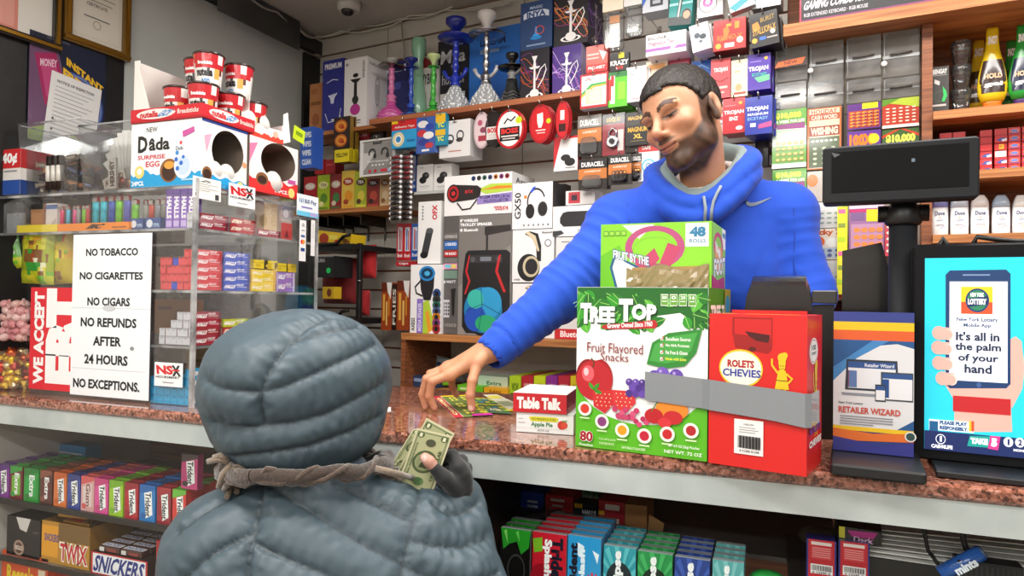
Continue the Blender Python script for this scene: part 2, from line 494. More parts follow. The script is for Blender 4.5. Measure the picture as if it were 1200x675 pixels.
b=MB();b.box(-2.6,-2.6,0,3.6,-2.5,2.452,'#ccc','shop_wall');struct(b.build('wall_front'))
b=MB();b.box(3.5,-2.49,0,3.6,3.4,2.452,'#ccc','shop_wall');struct(b.build('wall_right'))
scene.world=bpy.data.worlds.new('world');scene.world.use_nodes=True
scene.world.node_tree.nodes['Background'].inputs[0].default_value=(1,.97,.93,1)
scene.world.node_tree.nodes['Background'].inputs[1].default_value=.55
def ceiling_light(x,y,L,rot,power,label):
 e=empty('ceiling_light',label,'light','fluorescent battens on the shop ceiling',(x,y,2.45));e.rotation_euler.z=math.radians(rot)
 b=MB();b.box(-L/2,-.09,-.045,L/2,.09,-.001,'#e8e8e4','plastic');b.build('housing',e)
 for s in(-1,1):
  b=MB();b.tube([(-L/2+.02,s*.045,-.062),(L/2-.02,s*.045,-.062)],.013,'#ffffff','screen');b.build('tube',e)
 ld=bpy.data.lights.new('lamp','AREA');ld.shape='RECTANGLE';ld.size=L;ld.size_y=.2;ld.energy=power;ld.color=(1,.965,.92)
 lo=bpy.data.objects.new('lamp',ld);LINK(lo);lo.parent=e;lo.location=(0,0,-.082)
ceiling_light(-.9,-1.9,1.2,0,24,'fluorescent batten at the rear of the shop floor, left')  # added lamp out of view, sends flatter light into the dim showcase
ceiling_light(.9,-1.9,1.2,0,20,'fluorescent batten at the rear of the shop floor, right')  # right-hand twin of the added rear lamp, unseen as well
ceiling_light(-.95,-.75,1.2,0,28,'fluorescent batten farther back over the shop floor, left')  # lamp added behind the camera so showcase fronts catch slanting light
ceiling_light(.85,-.75,1.2,0,17,'fluorescent batten farther back over the shop floor, right')  # second added lamp for the slanting fill on the showcase
ceiling_light(-.75,.35,1.2,0,24,'fluorescent batten on the ceiling over the customer side, left')
ceiling_light(1.0,.35,1.2,0,12,'fluorescent batten on the ceiling over the customer side, right')
ceiling_light(-.35,1.35,1.2,0,17,'fluorescent batten on the ceiling over the counter, left')
ceiling_light(.75,1.30,1.2,0,17,'fluorescent batten on the ceiling over the counter, right')
vs=scene.view_settings;vs.view_transform='Standard';vs.look='None';vs.exposure=-0.08;vs.gamma=1;vs.use_curve_mapping=False
CT=1.10;CY0=1.125;CY1=1.70
b=MB()
prof=[(CY0+.006,CT-.024),(CY0,CT-.018),(CY0,CT-.005),(CY0+.005,CT),(CY1,CT),(CY1,CT-.024)]
b.loft([[(x,y,z)for y,z in prof]for x in(-1.88,1.75)],'#a66','granite',smooth=False)
o=b.build('granite_worktop');tag(o,'speckled red-brown granite worktop running along the shop counter','worktop')
b=MB();b.box(-1.88,CY0+.006,CT-.069,1.75,CY0+.03,CT-.0245,'#b4bcba','painted_rail');rail=b
cab=empty('display_counter','long glass-fronted display counter under the granite worktop','counter',loc=(0,0,0))
rail.build('front_rail',cab)
b=MB();b.box(-1.88,CY1-.05,.08,1.75,CY1-.03,CT-.0245,'#4a4038','dark_wood');b.box(-1.88,CY0+.01,0,1.75,CY1-.05,.08,'#333','plastic');b.build('back_panel',cab)
b=MB();b.box(-1.88,CY0+.012,.08,1.75,CY0+.017,CT-.07,'#ffffff','showcase_glass');b.build('glass_front',cab)
S1,S2,S3=.826,.683,.54
SD=FC.hit(556,620,1.2).x
for z in(S1,S2,S3):
 b=MB();b.box(-1.88,1.185,z-.008,SD,CY1-.05,z,'#4c463f','smoke')
 b.box(-1.88,1.18,z-.011,SD,1.185,z+.002,'#28221e','plastic');b.build('shelf',cab)
b=MB();b.box(SD,1.165,.08,SD+.012,CY1-.05,CT-.07,'#2b2624','plastic');b.build('divider',cab)
ZR=.883
b=MB();b.box(SD+.013,1.36,ZR-.008,FC.hit(1005,600,1.2).x,CY1-.05,ZR,'#6a6460','plastic');b.build('shelf',cab)
KY=1.18
KX=FC.hit(226,400,KY).x
FS=Frame(KX,0,90)
KB=FS.hit(372,300,0).x
ZA,ZB,ZC,ZT=1.503,1.362,1.236,1.602
case=empty('acrylic_case','clear acrylic display case with shelves of sweets on the left end of the counter','display case')
b=MB();b.box(-1.88,KY,CT,KX,KY+.004,ZT,'#fff','acrylic');b.build('front_panel',case)
b=MB();b.box(KX-.004,KY+.005,CT,KX,KB,ZT+.01,'#fff','acrylic');b.build('side_panel',case)
b=MB()
b.box(KX-.006,KY-.003,CT,KX+.003,KY+.006,ZT+.012,'#dfe6e6','acrylic_edge')
b.box(KX-.006,KB-.004,CT,KX+.001,KB+.002,ZT+.01,'#dfe6e6','acrylic_edge');b.build('corner_post',case)
for z in(ZA,ZT-.004):
 b=MB();b.box(-1.88,KY+.005,z-.006,KX-.005,KB,z,'#c9c4bc','acrylic')
 b.box(-1.88,KY+.003,z-.006,KX-.005,KY+.005,z,'#c9c9c5','acrylic_edge');b.box(KX-.005,KY+.006,z-.006,KX-.0035,KB,z,'#c9c9c5','acrylic_edge');b.build('shelf',case)
XD=FC.hit(177,300,KY).x
for z in(ZB,ZC):
 b=MB();b.box(XD,KY+.005,z-.006,KX-.005,KB,z,'#c9c4bc','acrylic')
 b.box(XD,KY+.003,z-.006,KX-.005,KY+.005,z,'#c9c9c5','acrylic_edge');b.box(KX-.005,KY+.006,z-.006,KX-.0035,KB,z,'#c9c9c5','acrylic_edge');b.build('shelf',case)
xq=FC.hit(28,380,KY).x
b=MB();b.box(xq,KY+.006,CT,xq+.004,KB-.1,ZA-.008,'#eee','acrylic');b.build('divider',case)
b=MB();b.box(-1.88,KB,CT,KX-.2,KB+.004,ZA,'#8d857a','frosted');b.build('rear_panel',case)
def pouch(w,h,d,col,marks,seed,mat='wrap'):
 """a pillow bag: puffed and crinkled, with pressed seams top and bottom"""
 rnd=random.Random(seed);nu,nv=16,14;b=MB();rows=[]
 for sgn in(-1,1):
  vs=[]
  for j in range(nv+1):
   for i in range(nu+1):
    u=i/nu;v=j/nv
    t=(4*u*(1-u))**.5*(4*v*(1-v))**.4
    vs.append(((u-.5)*w*(1-.06*math.sin(PI*v)),sgn*d/2*t+rnd.uniform(-.002,.002)*(1 if 0<i<nu and 0<j<nv else 0),v*h))
  fs=[(j*(nu+1)+i,j*(nu+1)+i+1,(j+1)*(nu+1)+i+1,(j+1)*(nu+1)+i)for j in range(nv)for i in range(nu)]
  if sgn>0:fs=[f[::-1]for f in fs]
  base=len(b.f);b.add(vs,fs,col,mat,True)
  if sgn<0:
   for k in range(len(fs)):
    i,j=k%nu,k//nu;u=(i+.5)/nu;v=1-(j+.5)/nv
    for(x0,y0,x1,y1,c)in marks:
     if x0<=u<=x1 and y0<=v<=y1:b.c[base+k]=lin(c)
 return b
def nr(r,R):
 """normalise a pixel rectangle r inside R"""
 return((r[0]-R[0])/(R[2]-R[0]),(r[1]-R[1])/(R[3]-R[1]),(r[2]-R[0])/(R[2]-R[0]),(r[3]-R[1])/(R[3]-R[1]))
R0=(84,274,176,466)
ops=[('t',s,*nr(r,R0),'#2b2b2b',{'b':.032})for s,r in(('NO TOBACCO',(100,291,161,300)),('NO CIGARETTES',(93,319,167,328)),('NO CIGARS',(103,349,153,359)),('NO REFUNDS',(95.5,373,161,384)),('AFTER',(111,395,144,406)),('24 HOURS',(101,416.5,152,428)),('NO EXCEPTIONS.',(88,446,166,457)))]
ops+=[('r',0,.455,1,.457,'#c3cace'),('r',.02,.83,.96,.832,'#c3cace'),('e',.49,.455,.08,.018,'#c9cdd0'),('e',.79,.695,.025,.012,'#8c9194')]
o=pkg('paper_sign','white paper sign with six black lines beginning NO TOBACCO on the case front','sign',FC,KY-.003,R0,.0012,'#eef4f8',ops,mat='paper')
R1=(35,337,100,458)
ops=[('t','WE ACCEPT',*nr((40,342,52,452),R1),'#f2f2f2',{'r':90,'b':.05}),('r',.27,.0,1,1,'#d8363f'),('t','EBT',*nr((54.5,338,98,450),R1),'#f2f4f5',{'r':90,'b':.07})]
pkg('card_sign','red card reading WE ACCEPT EBT half tucked behind the white paper sign','sign',FC,KY-.0012,R1,.0008,'#d5303a',ops,mat='paper')
def nsx(lab,fr,y,r,ca):
 ops=[('t','NS',.07,.12,.66,.5,'#d3222b',{'b':.05,'s':-.1}),('t','X',.62,.1,.93,.55,'#1b1b1b',{'b':.05,'s':-.1}),('r',.62,.28,.9,.34,'#d3222b'),('t','HOURSMART',.06,.56,.9,.66,'#333'),('t','www.smart',.3,.8,.7,.86,'#666')]
 pkg('sticker',lab,'sticker',fr,y,r,.0008,'#f4f5f6',ops,mat='gloss')
nsx('white sticker with red and black letters low on the case front above the cyan packs',FC,KY-.002,(181,425,214,453),1)
nsx('white sticker with red and black letters near the top of the case side',FS,-.002,(268,217,299,243),1)
ops=[('r',.08,.2+i*.1,.6+.3*(i%2),.22+i*.1,'#8b8b8b')for i in range(5)]+[('r',.08,.75,.2,.9,'#222'),('r',.78,.7,.92,.95,'#444'),('l',[(.3,.2),(.45,.12),(.6,.16)],.02,'#333')]
pkg('paper_notice','small white notice with fine print taped at the case corner','notice',FS,-.002,(226,209,259,234),.0008,'#f2f0ea',ops,mat='paper')
ops=[('t','H & R',.1,.18,.3,.4,'#3a6ea5'),('t','Bill Pay',.35,.2,.9,.45,'#4a5a8a'),('r',0,.78,1,1,'#6fc7e6'),('r',.2,.55,.7,.62,'#8d7fc0'),('r',.6,.8,.95,.95,'#b7a8dc')]
pkg('paper_notice','white and pale blue notice at the far top corner of the case side','notice',FS,-.0032,(348,229,373,254),.0008,'#e9f1f5',ops,mat='paper')
ops=[('e',.36,.53,.22,None,'#e0272f'),('e',.62,.53,.22,None,'#f0992a'),('r',.2,.36,.8,.42,'#5570a8'),('r',.2,.68,.8,.76,'#234a8c'),('l',[(.3,.12),(.5,.08),(.7,.12)],.06,'#333'),('l',[(.3,.16),(.5,.13),(.7,.16)],.06,'#333'),('r',.25,.24,.75,.26,'#777')]
pkg('sticker','tall white card payment sticker with red and orange circles on the case side','sticker',FS,-.002,(351,258,358.5,306),.0008,'#f4f4f4',ops,mat='gloss')
pkg('sticker','narrow blank white sticker at the rear edge of the case side','sticker',FS,-.002,(364.5,258,369,300),.0008,'#efefef',[('r',.2,.1,.8,.5,'#e0e0e0')],mat='gloss')
STK={}
def stick(kind,L,wd,ht):
 k=(kind,L)
 if k in STK:return STK[k]
 side,end,txt,tc,acc=kind
 b=MB();b.box(-wd/2,0,0,wd/2,L,ht,side,'card',{'F':end})
 b.face('R',-wd/2,0,0,wd/2,L,ht,[('r',.0,.0,.04,1,acc),('t',txt,.08,.22,.46,.72,tc,{'b':.06,'s':.15}),('t','RELIEF',.52,.1,.8,.34,tc),('r',.52,.45,.9,.5,tc),('r',.9,0,1,1,acc)])
 b.face('F',-wd/2,0,0,wd/2,L,ht,[('g',[(0,0),(1,0),(.5,.35)],acc if end!='#c9ccd2' else '#aeb1b8'),('r',0,.94,1,1,acc if end!='#c9ccd2' else '#8a8d94'),('r',.94,0,1,1,acc if end!='#c9ccd2' else '#9a9da4')])
 STK[k]=b.build('cough_drop_pack');STK[k]['fresh']=1
 return STK[k]
def block(kind,cols,rows,xr,y0,z0,L,wd,ht,lab,grp,skip=(),alt=None,alts=()):
 """sticks in a block; xr = right face of the right-most column"""
 for c in range(cols):
  for r in range(rows[c]if isinstance(rows,list)else rows):
   if(c,r)in skip:continue
   kd=alt if(c,r)in alts else kind
   p=stick(kd,L,wd,ht)
   if 'fresh' in p:del p['fresh'];o=p
   else:o=dup(p)
   put(o,FC,xr-(c+.5)*wd,y0+random.uniform(0,.003),z0+r*ht)
   nm='right-hand column' if c==0 else 'column %s from right'%['','two','three','four','five','six','seven'][c]
   up=['bottom row','second row up','third row up','fourth row up','fifth row up'][r]
   tag(o,(lab if kd is kind else 'blue stick among the red ones')+', %s, %s'%(nm,up.replace('bottom row','bottom')),'pack',grp)
RED=('#d8323c','#d9434a','HALLS','#ffffff','#b51f2b')
BLU=('#2f55c4','#2346c0','HALLS','#ffffff','#1b348f')
YEL=('#f0d21e','#e8c820','HALLS','#fffbe0','#d8a810')
PUR=('#9a78c4','#8c68bb','HALLS','#ffffff','#d8c8ea')
CHE=('#9c1f35','#c9ccd2','HALLS','#ffffff','#6c1226')
STR=('#b3262f','#c9ccd2','STRIV','#fff4e0','#7d1418')
GRN=('#b8cf2a','#a8c020','HALLS','#ffffff','#6f9a1c')
TEA=('#2b8fa6','#2b8fa6','HALLS','#ffffff','#1c6a7d')
xr=KX-.008;ww=.0175;hh=.0185
ys=[FS.hit(p,320,.01).x for p in(228,260,292.5,323,345)]
gr='sticks of cough drops stacked in the acrylic case'
block(RED,6,[5,5,4,4,4,4],xr,ys[0],ZB+.001,ys[1]-ys[0]-.004,ww,hh,'red stick of cough drops, middle shelf','red cough-drop sticks on the middle shelf',alt=BLU,alts=((3,0),(3,3)))
block(BLU,3,5,xr,ys[1],ZB+.001,ys[2]-ys[1]-.004,ww,hh,'blue stick of cough drops, middle shelf','blue cough-drop sticks on the middle shelf')
block(YEL,2,3,xr,ys[2],ZB+.001,ys[3]-ys[2]-.004,ww,hh,'yellow stick of cough drops, middle shelf','yellow cough-drop sticks on the middle shelf')
block(PUR,2,2,xr,ys[3],ZB+.001,ys[4]-ys[3]-.004,ww,.026,'purple pack of cough drops, middle shelf','purple packs on the middle shelf')
block(CHE,6,[4,4,4,3,2,2],xr,ys[0],ZC+.001,ys[1]-ys[0]-.004,ww,hh*1.02,'cherry stick with silver end','cherry cough-drop sticks on the lower shelf')
block(STR,2,2,xr,ys[1],ZC+.001,ys[2]-ys[1]-.004,ww,hh*1.02,'red stick behind the cherry ones','red sticks behind the cherry ones on the lower shelf')
block(GRN,1,1,xr,ys[1],ZC+.002+2*hh*1.02,ys[2]-ys[1]-.004,ww,hh,'lime green stick lying on the red ones',gr)
block(TEA,1,3,xr,ys[2],ZC+.001,ys[3]-ys[2]-.004,ww,hh,'teal stick of cough drops behind the lime one','teal sticks on the lower shelf')
ya=[FS.hit(p,258,.01).x for p in(232,268,300,329)]
block(CHE,2,2,xr,ya[0],ZA+.001,ya[1]-ya[0]-.004,ww,hh*.95,'dark red stick of cough drops, top shelf','dark red sticks on the top shelf')
block(STR,2,2,xr,ya[1],ZA+.001,ya[2]-ya[1]-.004,ww,hh*.95,'dark red stick behind the front pair','dark red sticks on the top shelf',alt=CHE)
block(CHE,1,1,xr,ya[2],ZA+.001,ya[3]-ya[2]-.004,ww,hh*.95,'rearmost dark red stick of cough drops, top shelf','dark red sticks on the top shelf')
CYN=('#1f9fd0','#18a2d6','MENTOS','#fff','#0f86b5')
for c in range(6):
 for r in range(4 if c<1 else 3):
  p=stick(CYN,.06,.0205,.0205)
  if 'fresh' in p:del p['fresh'];o=p
  else:o=dup(p)
  put(o,FC,xr-.004-(c+.5)*.0208,KY+.012,CT+.001+r*.0205)
  tag(o,'bright cyan pack at the case bottom, %s from the right, %s row up'%(ORD[c],ORD[r]),'pack','cyan packs at the bottom of the acrylic case')
o=pouch(.15,.12,.06,'#8c744c',[(.2,.2,.6,.35,'#6a5236'),(.5,.5,.9,.7,'#a08a62')],71).build('candy_bag');put(o,FC,XD+.04,KY+.14,CT+.001);tag(o,'crumpled tan bag of sweets behind the cyan packs','bag')
o=pouch(.1,.11,.06,'#a88a3c',[(.2,.3,.8,.5,'#8a6a2a'),(.1,.7,.5,.9,'#c8a850')],72).build('candy_bag');put(o,FC,KX-.075,KY+.18,CT+.001);tag(o,'dull yellow bag of sweets at the case bottom beside the side panel','bag')
b=MB();b.box(-.03,0,0,.03,.05,.028,'#25402e','plastic');b.box(-.03,0,.029,.03,.05,.05,'#1c3828','plastic');b.box(-.012,-.002,.052,.01,.03,.075,'#e8cf1e','card');b.tube([(-.03,0,.06),(.04,.0,.078),(.04,.05,.078)],.002,'#151515')
o=b.build('small_box_stack');put(o,FS,FS.hit(240,455,.03).x,.04,CT+.001);tag(o,'dark green small boxes with a yellow tag by the case side','box')
yb=FS.hit(313,250,.02).x
b=carton(.05,.03,.105,'#cdb58a',[('r',.1,.1,.9,.2,'#b89e72')]);o=b.build('candy_box');b=None
put(o,FS,FS.hit(321,250,.02).x,.03,ZA+.001);tag(o,'tall plain beige box at the rear of the case top shelf','box')
o=carton(.045,.02,.1,'#b8a8a0',[('r',.05,.05,.95,.45,'#8e8f94'),('e',.4,.3,.25,None,'#c9c9cf'),('r',0,.55,1,1,'#c33a3a'),('g',[(.3,.95),(.7,.95),(.5,.7)],'#7d1d1d')]).build('candy_box')
put(o,FS,FS.hit(336,262,.02).x,.02,ZA+.001);tag(o,'grey and red picture box at the rear of the case top shelf','box')
for i,p in enumerate((306,318,330,342)):
 o=carton(.052*(1 if i<3 else .8),.03,.022,'#ecd51f',[('r',.0,.3,1,.36,'#c9a512'),('r',.1,.5,.5,.8,'#d8b818')]).build('cough_drop_pack')
 put(o,FS,FS.hit(p,290,.03).x,.03,ZB+.0605 if i<2 else ZB+.056);tag(o,'yellow pack lying across the stacks, %s from the front'%ORD[i],'pack','yellow packs laid across the stacks')
for i in range(4):
 r=(194.5+8.6*i,221,202.3+8.6*i,267)
 pkg('cough_drop_pack','upright purple stick of cough drops, %s from the left'%ORD[i],'pack',FC,KY+.02,r,.02,'#8a66c8',[('r',0,0,1,.16,'#6a48a8'),('t','HALLS',.15,.2,.85,.75,'#ffffff',{'r':-90,'b':.05}),('r',.1,.8,.9,.95,'#c8b4e8')],R=[('r',.0,.1,1,.9,'#7a56b8')],group='four upright purple sticks',snap=ZA+.001)
cols=['#22c0d8','#22bfd8','#2450b8','#78d028','#5a62c0','#70c82a','#9a9f98','#c8402e','#8a8f98','#7d8078']
LX=[108,117.5,127,135.5,145,154.5,162,168.5,176,183]
def lighter(c,w,h):
 e=bpy.data.objects.new('lighter',None);LINK(e)
 b=MB();b.lathe([(w/2,0),(w/2,h*.8),(w*.47,h*.82)],c,'gloss',14,sy=.6);b.build('body',e)
 b=MB();b.rbox(-w*.4,-w*.25,h*.82,w*.4,w*.25,h*.97,.001,'#c9c9c9','metal','z',2);b.lathe([(w*.22,h*.9),(w*.22,h)],'#b9b9b9','metal',10,cx=-w*.1);b.build('metal_hood',e)
 b=MB();b.rbox(w*.0,-w*.2,h*.86,w*.42,w*.2,h*.99,.001,'#c8202a' if c!='#c8402e' else '#222','plastic','z',2);b.build('push_button',e)
 return e
for i,(c,x)in enumerate(zip(cols,LX)):
 o=lighter(c,.0205 if i<6 else .016,.078);p=FC.hit(x+4,262,KY+.05);put(o,FC,p.x,KY+.05+(.012 if i>5 else 0),ZA+.012 if i<5 else ZA+.001)
 tag(o,'tall %s lighter, %s from the left in the big row'%(['cyan','cyan','navy','lime','violet','green','grey','red','dim grey','brownish grey'][i],ORD[i]),'lighter','big row of lighters')
for i,(c,x)in enumerate(zip(['#d8306a','#452030','#56b8d8','#d84a8a','#8f9496','#74c02a','#b82a3a'],(75,79,82,88,94,99,105))):
 o=lighter(c,.0125,.056);p=FC.hit(x,262,KY+.04);put(o,FC,p.x,KY+.035+.004*(i%2),ZA+.012)
 tag(o,'small %s lighter, %s from the left in the low row'%(['pink','maroon','pale blue','rose','grey','green','red'][i],ORD[i]),'lighter','low row of lighters')
o=pkg('lighter_tray','orange and yellow lighter tray with a black logo on the case top shelf','tray',FC,KY+.012,(20,262,151,276),.012,'#f08a22',[('r',0,0,.38,1,'#e9d43a'),('t','BiC',.66,.15,.78,.75,'#1c1c1c',{'b':.06,'s':.1}),('t','disposable',.86,.5,.98,.75,'#3a2a10')],snap=ZA+.0005)
x0=o.location
b=MB();w_,=(FC.fit(KY+.012,(20,262,151,276))[2],);b.box(-w_/2,0,0,w_/2,.05,.008,'#d87a1c');t=b.build('tray_floor',o);t.location=(0,.012,0)
for i,r in enumerate(((152,256,168,270),(170,255,188,269))):
 pkg('matchbox','small navy box with a round white badge, %s of the pair'%('left' if i==0 else 'right'),'box',FC,KY+.02,r,.02,'#2a4a8c',[('e',.3,.5,.2,None,'#dfe8f0'),('r',.55,.5,.9,.6,'#a8c8e8'),('t','CLIPPER',.5,.62,.95,.8,'#a8c8e8')],snap=ZA+.001)
for i in range(6):
 b=MB();b.lathe([(.0085,0),(.0085,.052),(.0075,.054)],'#e9e4e4','paper',12,cols=['#dfe6ee','#c8a898','#999']);o=b.build('cigarillo_tube')
 p=FC.hit(3+4.6*i,262,KY+.03);put(o,FC,p.x,KY+.03,ZA+.001);tag(o,'white tube with a pink band, %s from the left edge'%ORD[i],'tube','white tubes on the case top shelf')
b=MB();b.prism([(-.05,0),(.045,0),(.045,.07),(.03,.095),(-.045,.07)],0,.05,'#ffffff','frosted');o=b.build('clear_cover');put(o,FC,FC.hit(16,262,KY+.02).x,KY+.014,ZA+.001);tag(o,'slanted pale plastic cover over the white tubes','cover')
b=carton(.045,.03,.075,'#a87850',[('r',0,0,1,.18,'#1a1a1a'),('r',.1,.3,.9,.9,'#b88a60')]);o=b.build('cigar_box');put(o,FC,FC.hit(43,262,KY+.03).x,KY+.03,ZA+.001);tag(o,'brown box with a black top beside the white tubes','box')
b=carton(.04,.03,.075,'#d9d4cf',[('r',0,.05,1,.2,'#5a78b8'),('g',[(.1,.9),(.9,.5),(.9,.9)],'#b9b4ae')]);o=b.build('filter_box');put(o,FC,FC.hit(60,262,KY+.03).x,KY+.03,ZA+.001);tag(o,'pale clear-topped box left of the small lighters','box')
for i,(p0,p1,z0,hgt,c)in enumerate(((100,200,ZA,.05,'#6f6860'),(182,224,ZC,.1,'#a87038'),(182,224,ZB,.1,'#b8a898'))):
 a=FC.hit(p0,300,KY+.33).x;q=FC.hit(p1,300,KY+.33).x
 o=carton(q-a,.05,hgt,c,[('r',.1,.2,.5,.3,'#7a4028'),('r',.6,.3,.8,.7,'#8a5a38')]).build('stock_carton');put(o,FC,(a+q)/2,KY+.33,z0+.001)
 tag(o,['long grey carton behind the lighters','brown carton standing behind the cherry sticks','pale carton standing behind the red sticks'][i],'carton')
gum=[(.0,.0,1,.12,'#e8e030'),(.1,.2,.9,.45,'#d8d82a'),(.25,.45,.8,.62,'#8a5a28'),(.3,.62,.8,.75,'#3aa838'),(0,.8,1,1,'#c8d020')]
def speck(seed,base):
 r=random.Random(seed);return base+[(a,q,a+r.uniform(.06,.16),q+r.uniform(.06,.14),r.choice(['#e8e030','#3aa838','#8a5a28','#f0f0d0','#d8a81c','#c83a1c','#7ac02a']))for a,q in[(r.uniform(0,.9),r.uniform(.1,.85))for _ in range(22)]]
for i,(px,py,y,w,h,c,mk,rz,tl,lb)in enumerate(((5,326,.05,.15,.13,'#5cb82a',gum,0,-12,'green and yellow bag of gummies at the far left, tipped over'),(22,330,.09,.13,.12,'#c8d428',gum,0,14,'lime bag of gummies behind the tipped bag'),(44,333,.04,.12,.155,'#a8b820',gum,0,2,'yellow-green gummy bag with brown print above the red card'),(68,333,.06,.12,.15,'#c8b418',[(.1,.4,.9,.6,'#e8d838'),(.2,.1,.8,.3,'#6a8820')],0,-3,'mustard bag of gummies tucked behind the paper sign'))):
 o=pouch(w,h,.04,c,speck(i,mk),i).build('candy_bag');p=FC.hit(px,py,KY+y);put(o,FC,p.x,KY+y+.0,ZB+.012+.03*(i<2),tilt=tl);tag(o,lb,'bag','bags of gummies')
b=MB();b.box(-1.88,KY+.006,ZB-.008,FC.hit(90,330,KY).x,KB,ZB,'#ddd','acrylic');b.build('shelf',case)
b=MB();b.box(-1.88,KY+.006,ZC-.018,FC.hit(36,330,KY).x,KB,ZC-.012,'#ddd','acrylic');b.build('shelf',case)
pal={'p':['#e8a8a8','#f0c8c4','#d88a90','#e8b8b0'],'o':['#e0632a','#e8c03a','#d8a028','#f0e0b0','#c83a2a']}
for key,z0,z1,name,lb,x1 in(('p',ZC-.011,ZB-.02,'lollipop','pink wrapped lollipop',36),('o',CT+.001,ZC-.03,'wrapped_sweet','orange, yellow or red wrapped sweet',27)):
 protos=[]
 for c in pal[key]:
  b=MB();b.ball((0,0,.011),(.014,.013,.011),c,'foil' if key=='o' else 'wrap',10,6)
  for s in(-1,1):b.prism([(s*.012,.009),(s*.024,.003),(s*.024,.018),(s*.012,.013)][::s],-.003,.003,c,'wrap')
  protos.append([b.build(name),True])
 xa=FC.hit(-6,350,KY+.02).x;xb_=FC.hit(x1,350,KY+.02).x-.012
 nlev=int((z1-z0)/.017);n=0
 for lv in range(nlev):
  x=xa+.012*(lv%2)
  while x<xb_:
   for dy in(.02,.05):
    if lv<nlev-1 or random.random()<.6:
     p=random.choice(protos);o=p[0]if p[1]else dup(p[0]);p[1]=False
     put(o,FC,x,KY+dy+random.uniform(-.004,.004),z0+lv*.017,rz=random.uniform(-40,40),tilt=random.uniform(-25,25))
     tag(o,lb+(' heaped above the orange ones' if key=='p' else ' heaped at the bottom left of the case'),'sweet','pink lollipops heaped in the case' if key=='p' else 'wrapped sweets heaped in the case');n+=1
   x+=.026
 for p in protos:
  if p[1]:bpy.data.objects.remove(p[0])
def holed(mb,O,U,V,w,h,cx,cy,rx,ry,col,mat='card',n=32,top=None):
 """a printed panel with an oval hole cut right through it"""
 O=Vector(O);U=Vector(U);V=Vector(V);vs=[]
 for i in range(n):
  q=2*PI*(i+.5)/n;c,s_=math.cos(q),math.sin(q)
  vs.append(tuple(O+U*((cx+rx*c)*w)+V*((cy+ry*s_)*h)))
 for i in range(n):
  q=2*PI*(i+.5)/n;c,s_=math.cos(q),math.sin(q)
  t=min((1-cx)/c if c>0 else(cx/-c if c<0 else 9e9),(1-cy)/s_ if s_>0 else cy/-s_)
  vs.append(tuple(O+U*((cx+t*c)*w)+V*((cy+t*s_)*h)))
 for a in range(4):
  vs.append(tuple(O+U*(w*(a in(1,2)))+V*(h*(a>1))))
 corner={}
 fs=[(i,(i+1)%n,(i+1)%n+n,i+n)for i in range(n)]
 def side(i):
  v=vs[i+n];p=Vector(v)-O;x=p.dot(U)/w;y=p.dot(V)/h
  return 0 if y<1e-4 else 1 if x>1-1e-4 else 2 if y>1-1e-4 else 3
 for i in range(n):
  j=(i+1)%n
  if side(i)!=side(j):
   k={frozenset((0,1)):1,frozenset((1,2)):2,frozenset((2,3)):3,frozenset((0,3)):0}[frozenset((side(i),side(j)))]
   fs.append((i+n,j+n,2*n+k))
 mb.add(vs,fs,col,mat)
wave=lambda y,a,c,n=24:('g',[(0,1)]+[(i/n,y+a*math.sin(i*.9)+a*.6*math.sin(i*2.1))for i in range(n+1)]+[(1,1)],c)
def egg(col,lab,p,r=.021):
 b=MB();b.lathe([(r*math.sin(PI*t/12)*(1-.12*math.cos(PI*t/12)*-1),r*1.3*(1-math.cos(PI*t/12)))for t in range(13)],'#ffffff','gloss',16,cols=[col]*5+['#f0eee8']*8,caps=False)
 o=b.build('surprise_egg');o.location=p;o.rotation_euler=(.5,.6,0);return tag(o,lab,'egg')
TY=KY+.02
X,Z,Wd,H=FC.fit(TY,(154,142,236,216));Z0=ZT+.001;H+=Z-Z0
x0=X-Wd/2;x1=X+Wd/2;y1=Frame(x1,0,90).hit(290,180,0).x;Dp=y1-TY
F=[('r',0,0,1,1,'#f4f7f8'),('r',.0,.0,1,.02,'#e8ecee'),wave(.78,.04,'#1e9fd8'),('t','NEW',.22,.07,.38,.15,'#444'),('t','D',.1,.2,.24,.46,'#1f1f1f',{'b':.04}),('t','âda',.26,.24,.56,.44,'#1f1f1f',{'b':.035}),('t','SURPRISE',.1,.5,.5,.57,'#c8384a',{'b':.03}),('t','EGG',.22,.6,.42,.69,'#c8384a',{'b':.03}),('t','24PCS.',.02,.9,.2,.97,'#ffffff',{'b':.03}),('e',.13,.76,.07,None,'#e8d47a'),('e',.13,.75,.035,None,'#f8f8f0'),('e',.7,.44,.08,.15,'#dfe8f0'),('t','Dada',.65,.4,.75,.46,'#333'),('e',.72,.35,.02,None,'#d84a5a'),('e',.67,.5,.025,None,'#3a8ad0'),('e',.56,.76,.13,.18,'#8a5a30'),('e',.56,.78,.1,.14,'#3a1f12'),('e',.56,.68,.07,.06,'#e8a040'),('e',.76,.7,.13,.2,'#e4ecf4'),('e',.76,.7,.09,.15,'#c4d8ec'),('e',.66,.6,.025,None,'#2a6ac8'),('e',.73,.66,.025,None,'#2a6ac8'),('e',.68,.74,.025,None,'#2a6ac8'),('e',.76,.57,.02,None,'#2a6ac8'),('g',[(.74,.18),(.9,.12),(.91,.2),(.75,.27)],'#c858a0'),('r',.74,.9,.98,.93,'#9fd4ee')]
b=MB();t=.002
b.box(x0,TY,Z0,x1,y1,Z0+.003,'#e9ecee');b.box(x0,TY,Z0+.003,x1,TY+t,Z0+H,'#f4f7f8');b.box(x0,y1-t,Z0+.003,x1,y1,Z0+H,'#85776a');b.box(x0,TY+t,Z0+.003,x0+t,y1-t,Z0+H,'#7d6e60')
b.box(x0+t,TY+t,Z0+H-t,x1,y1-t,Z0+H,'#7d6e60')
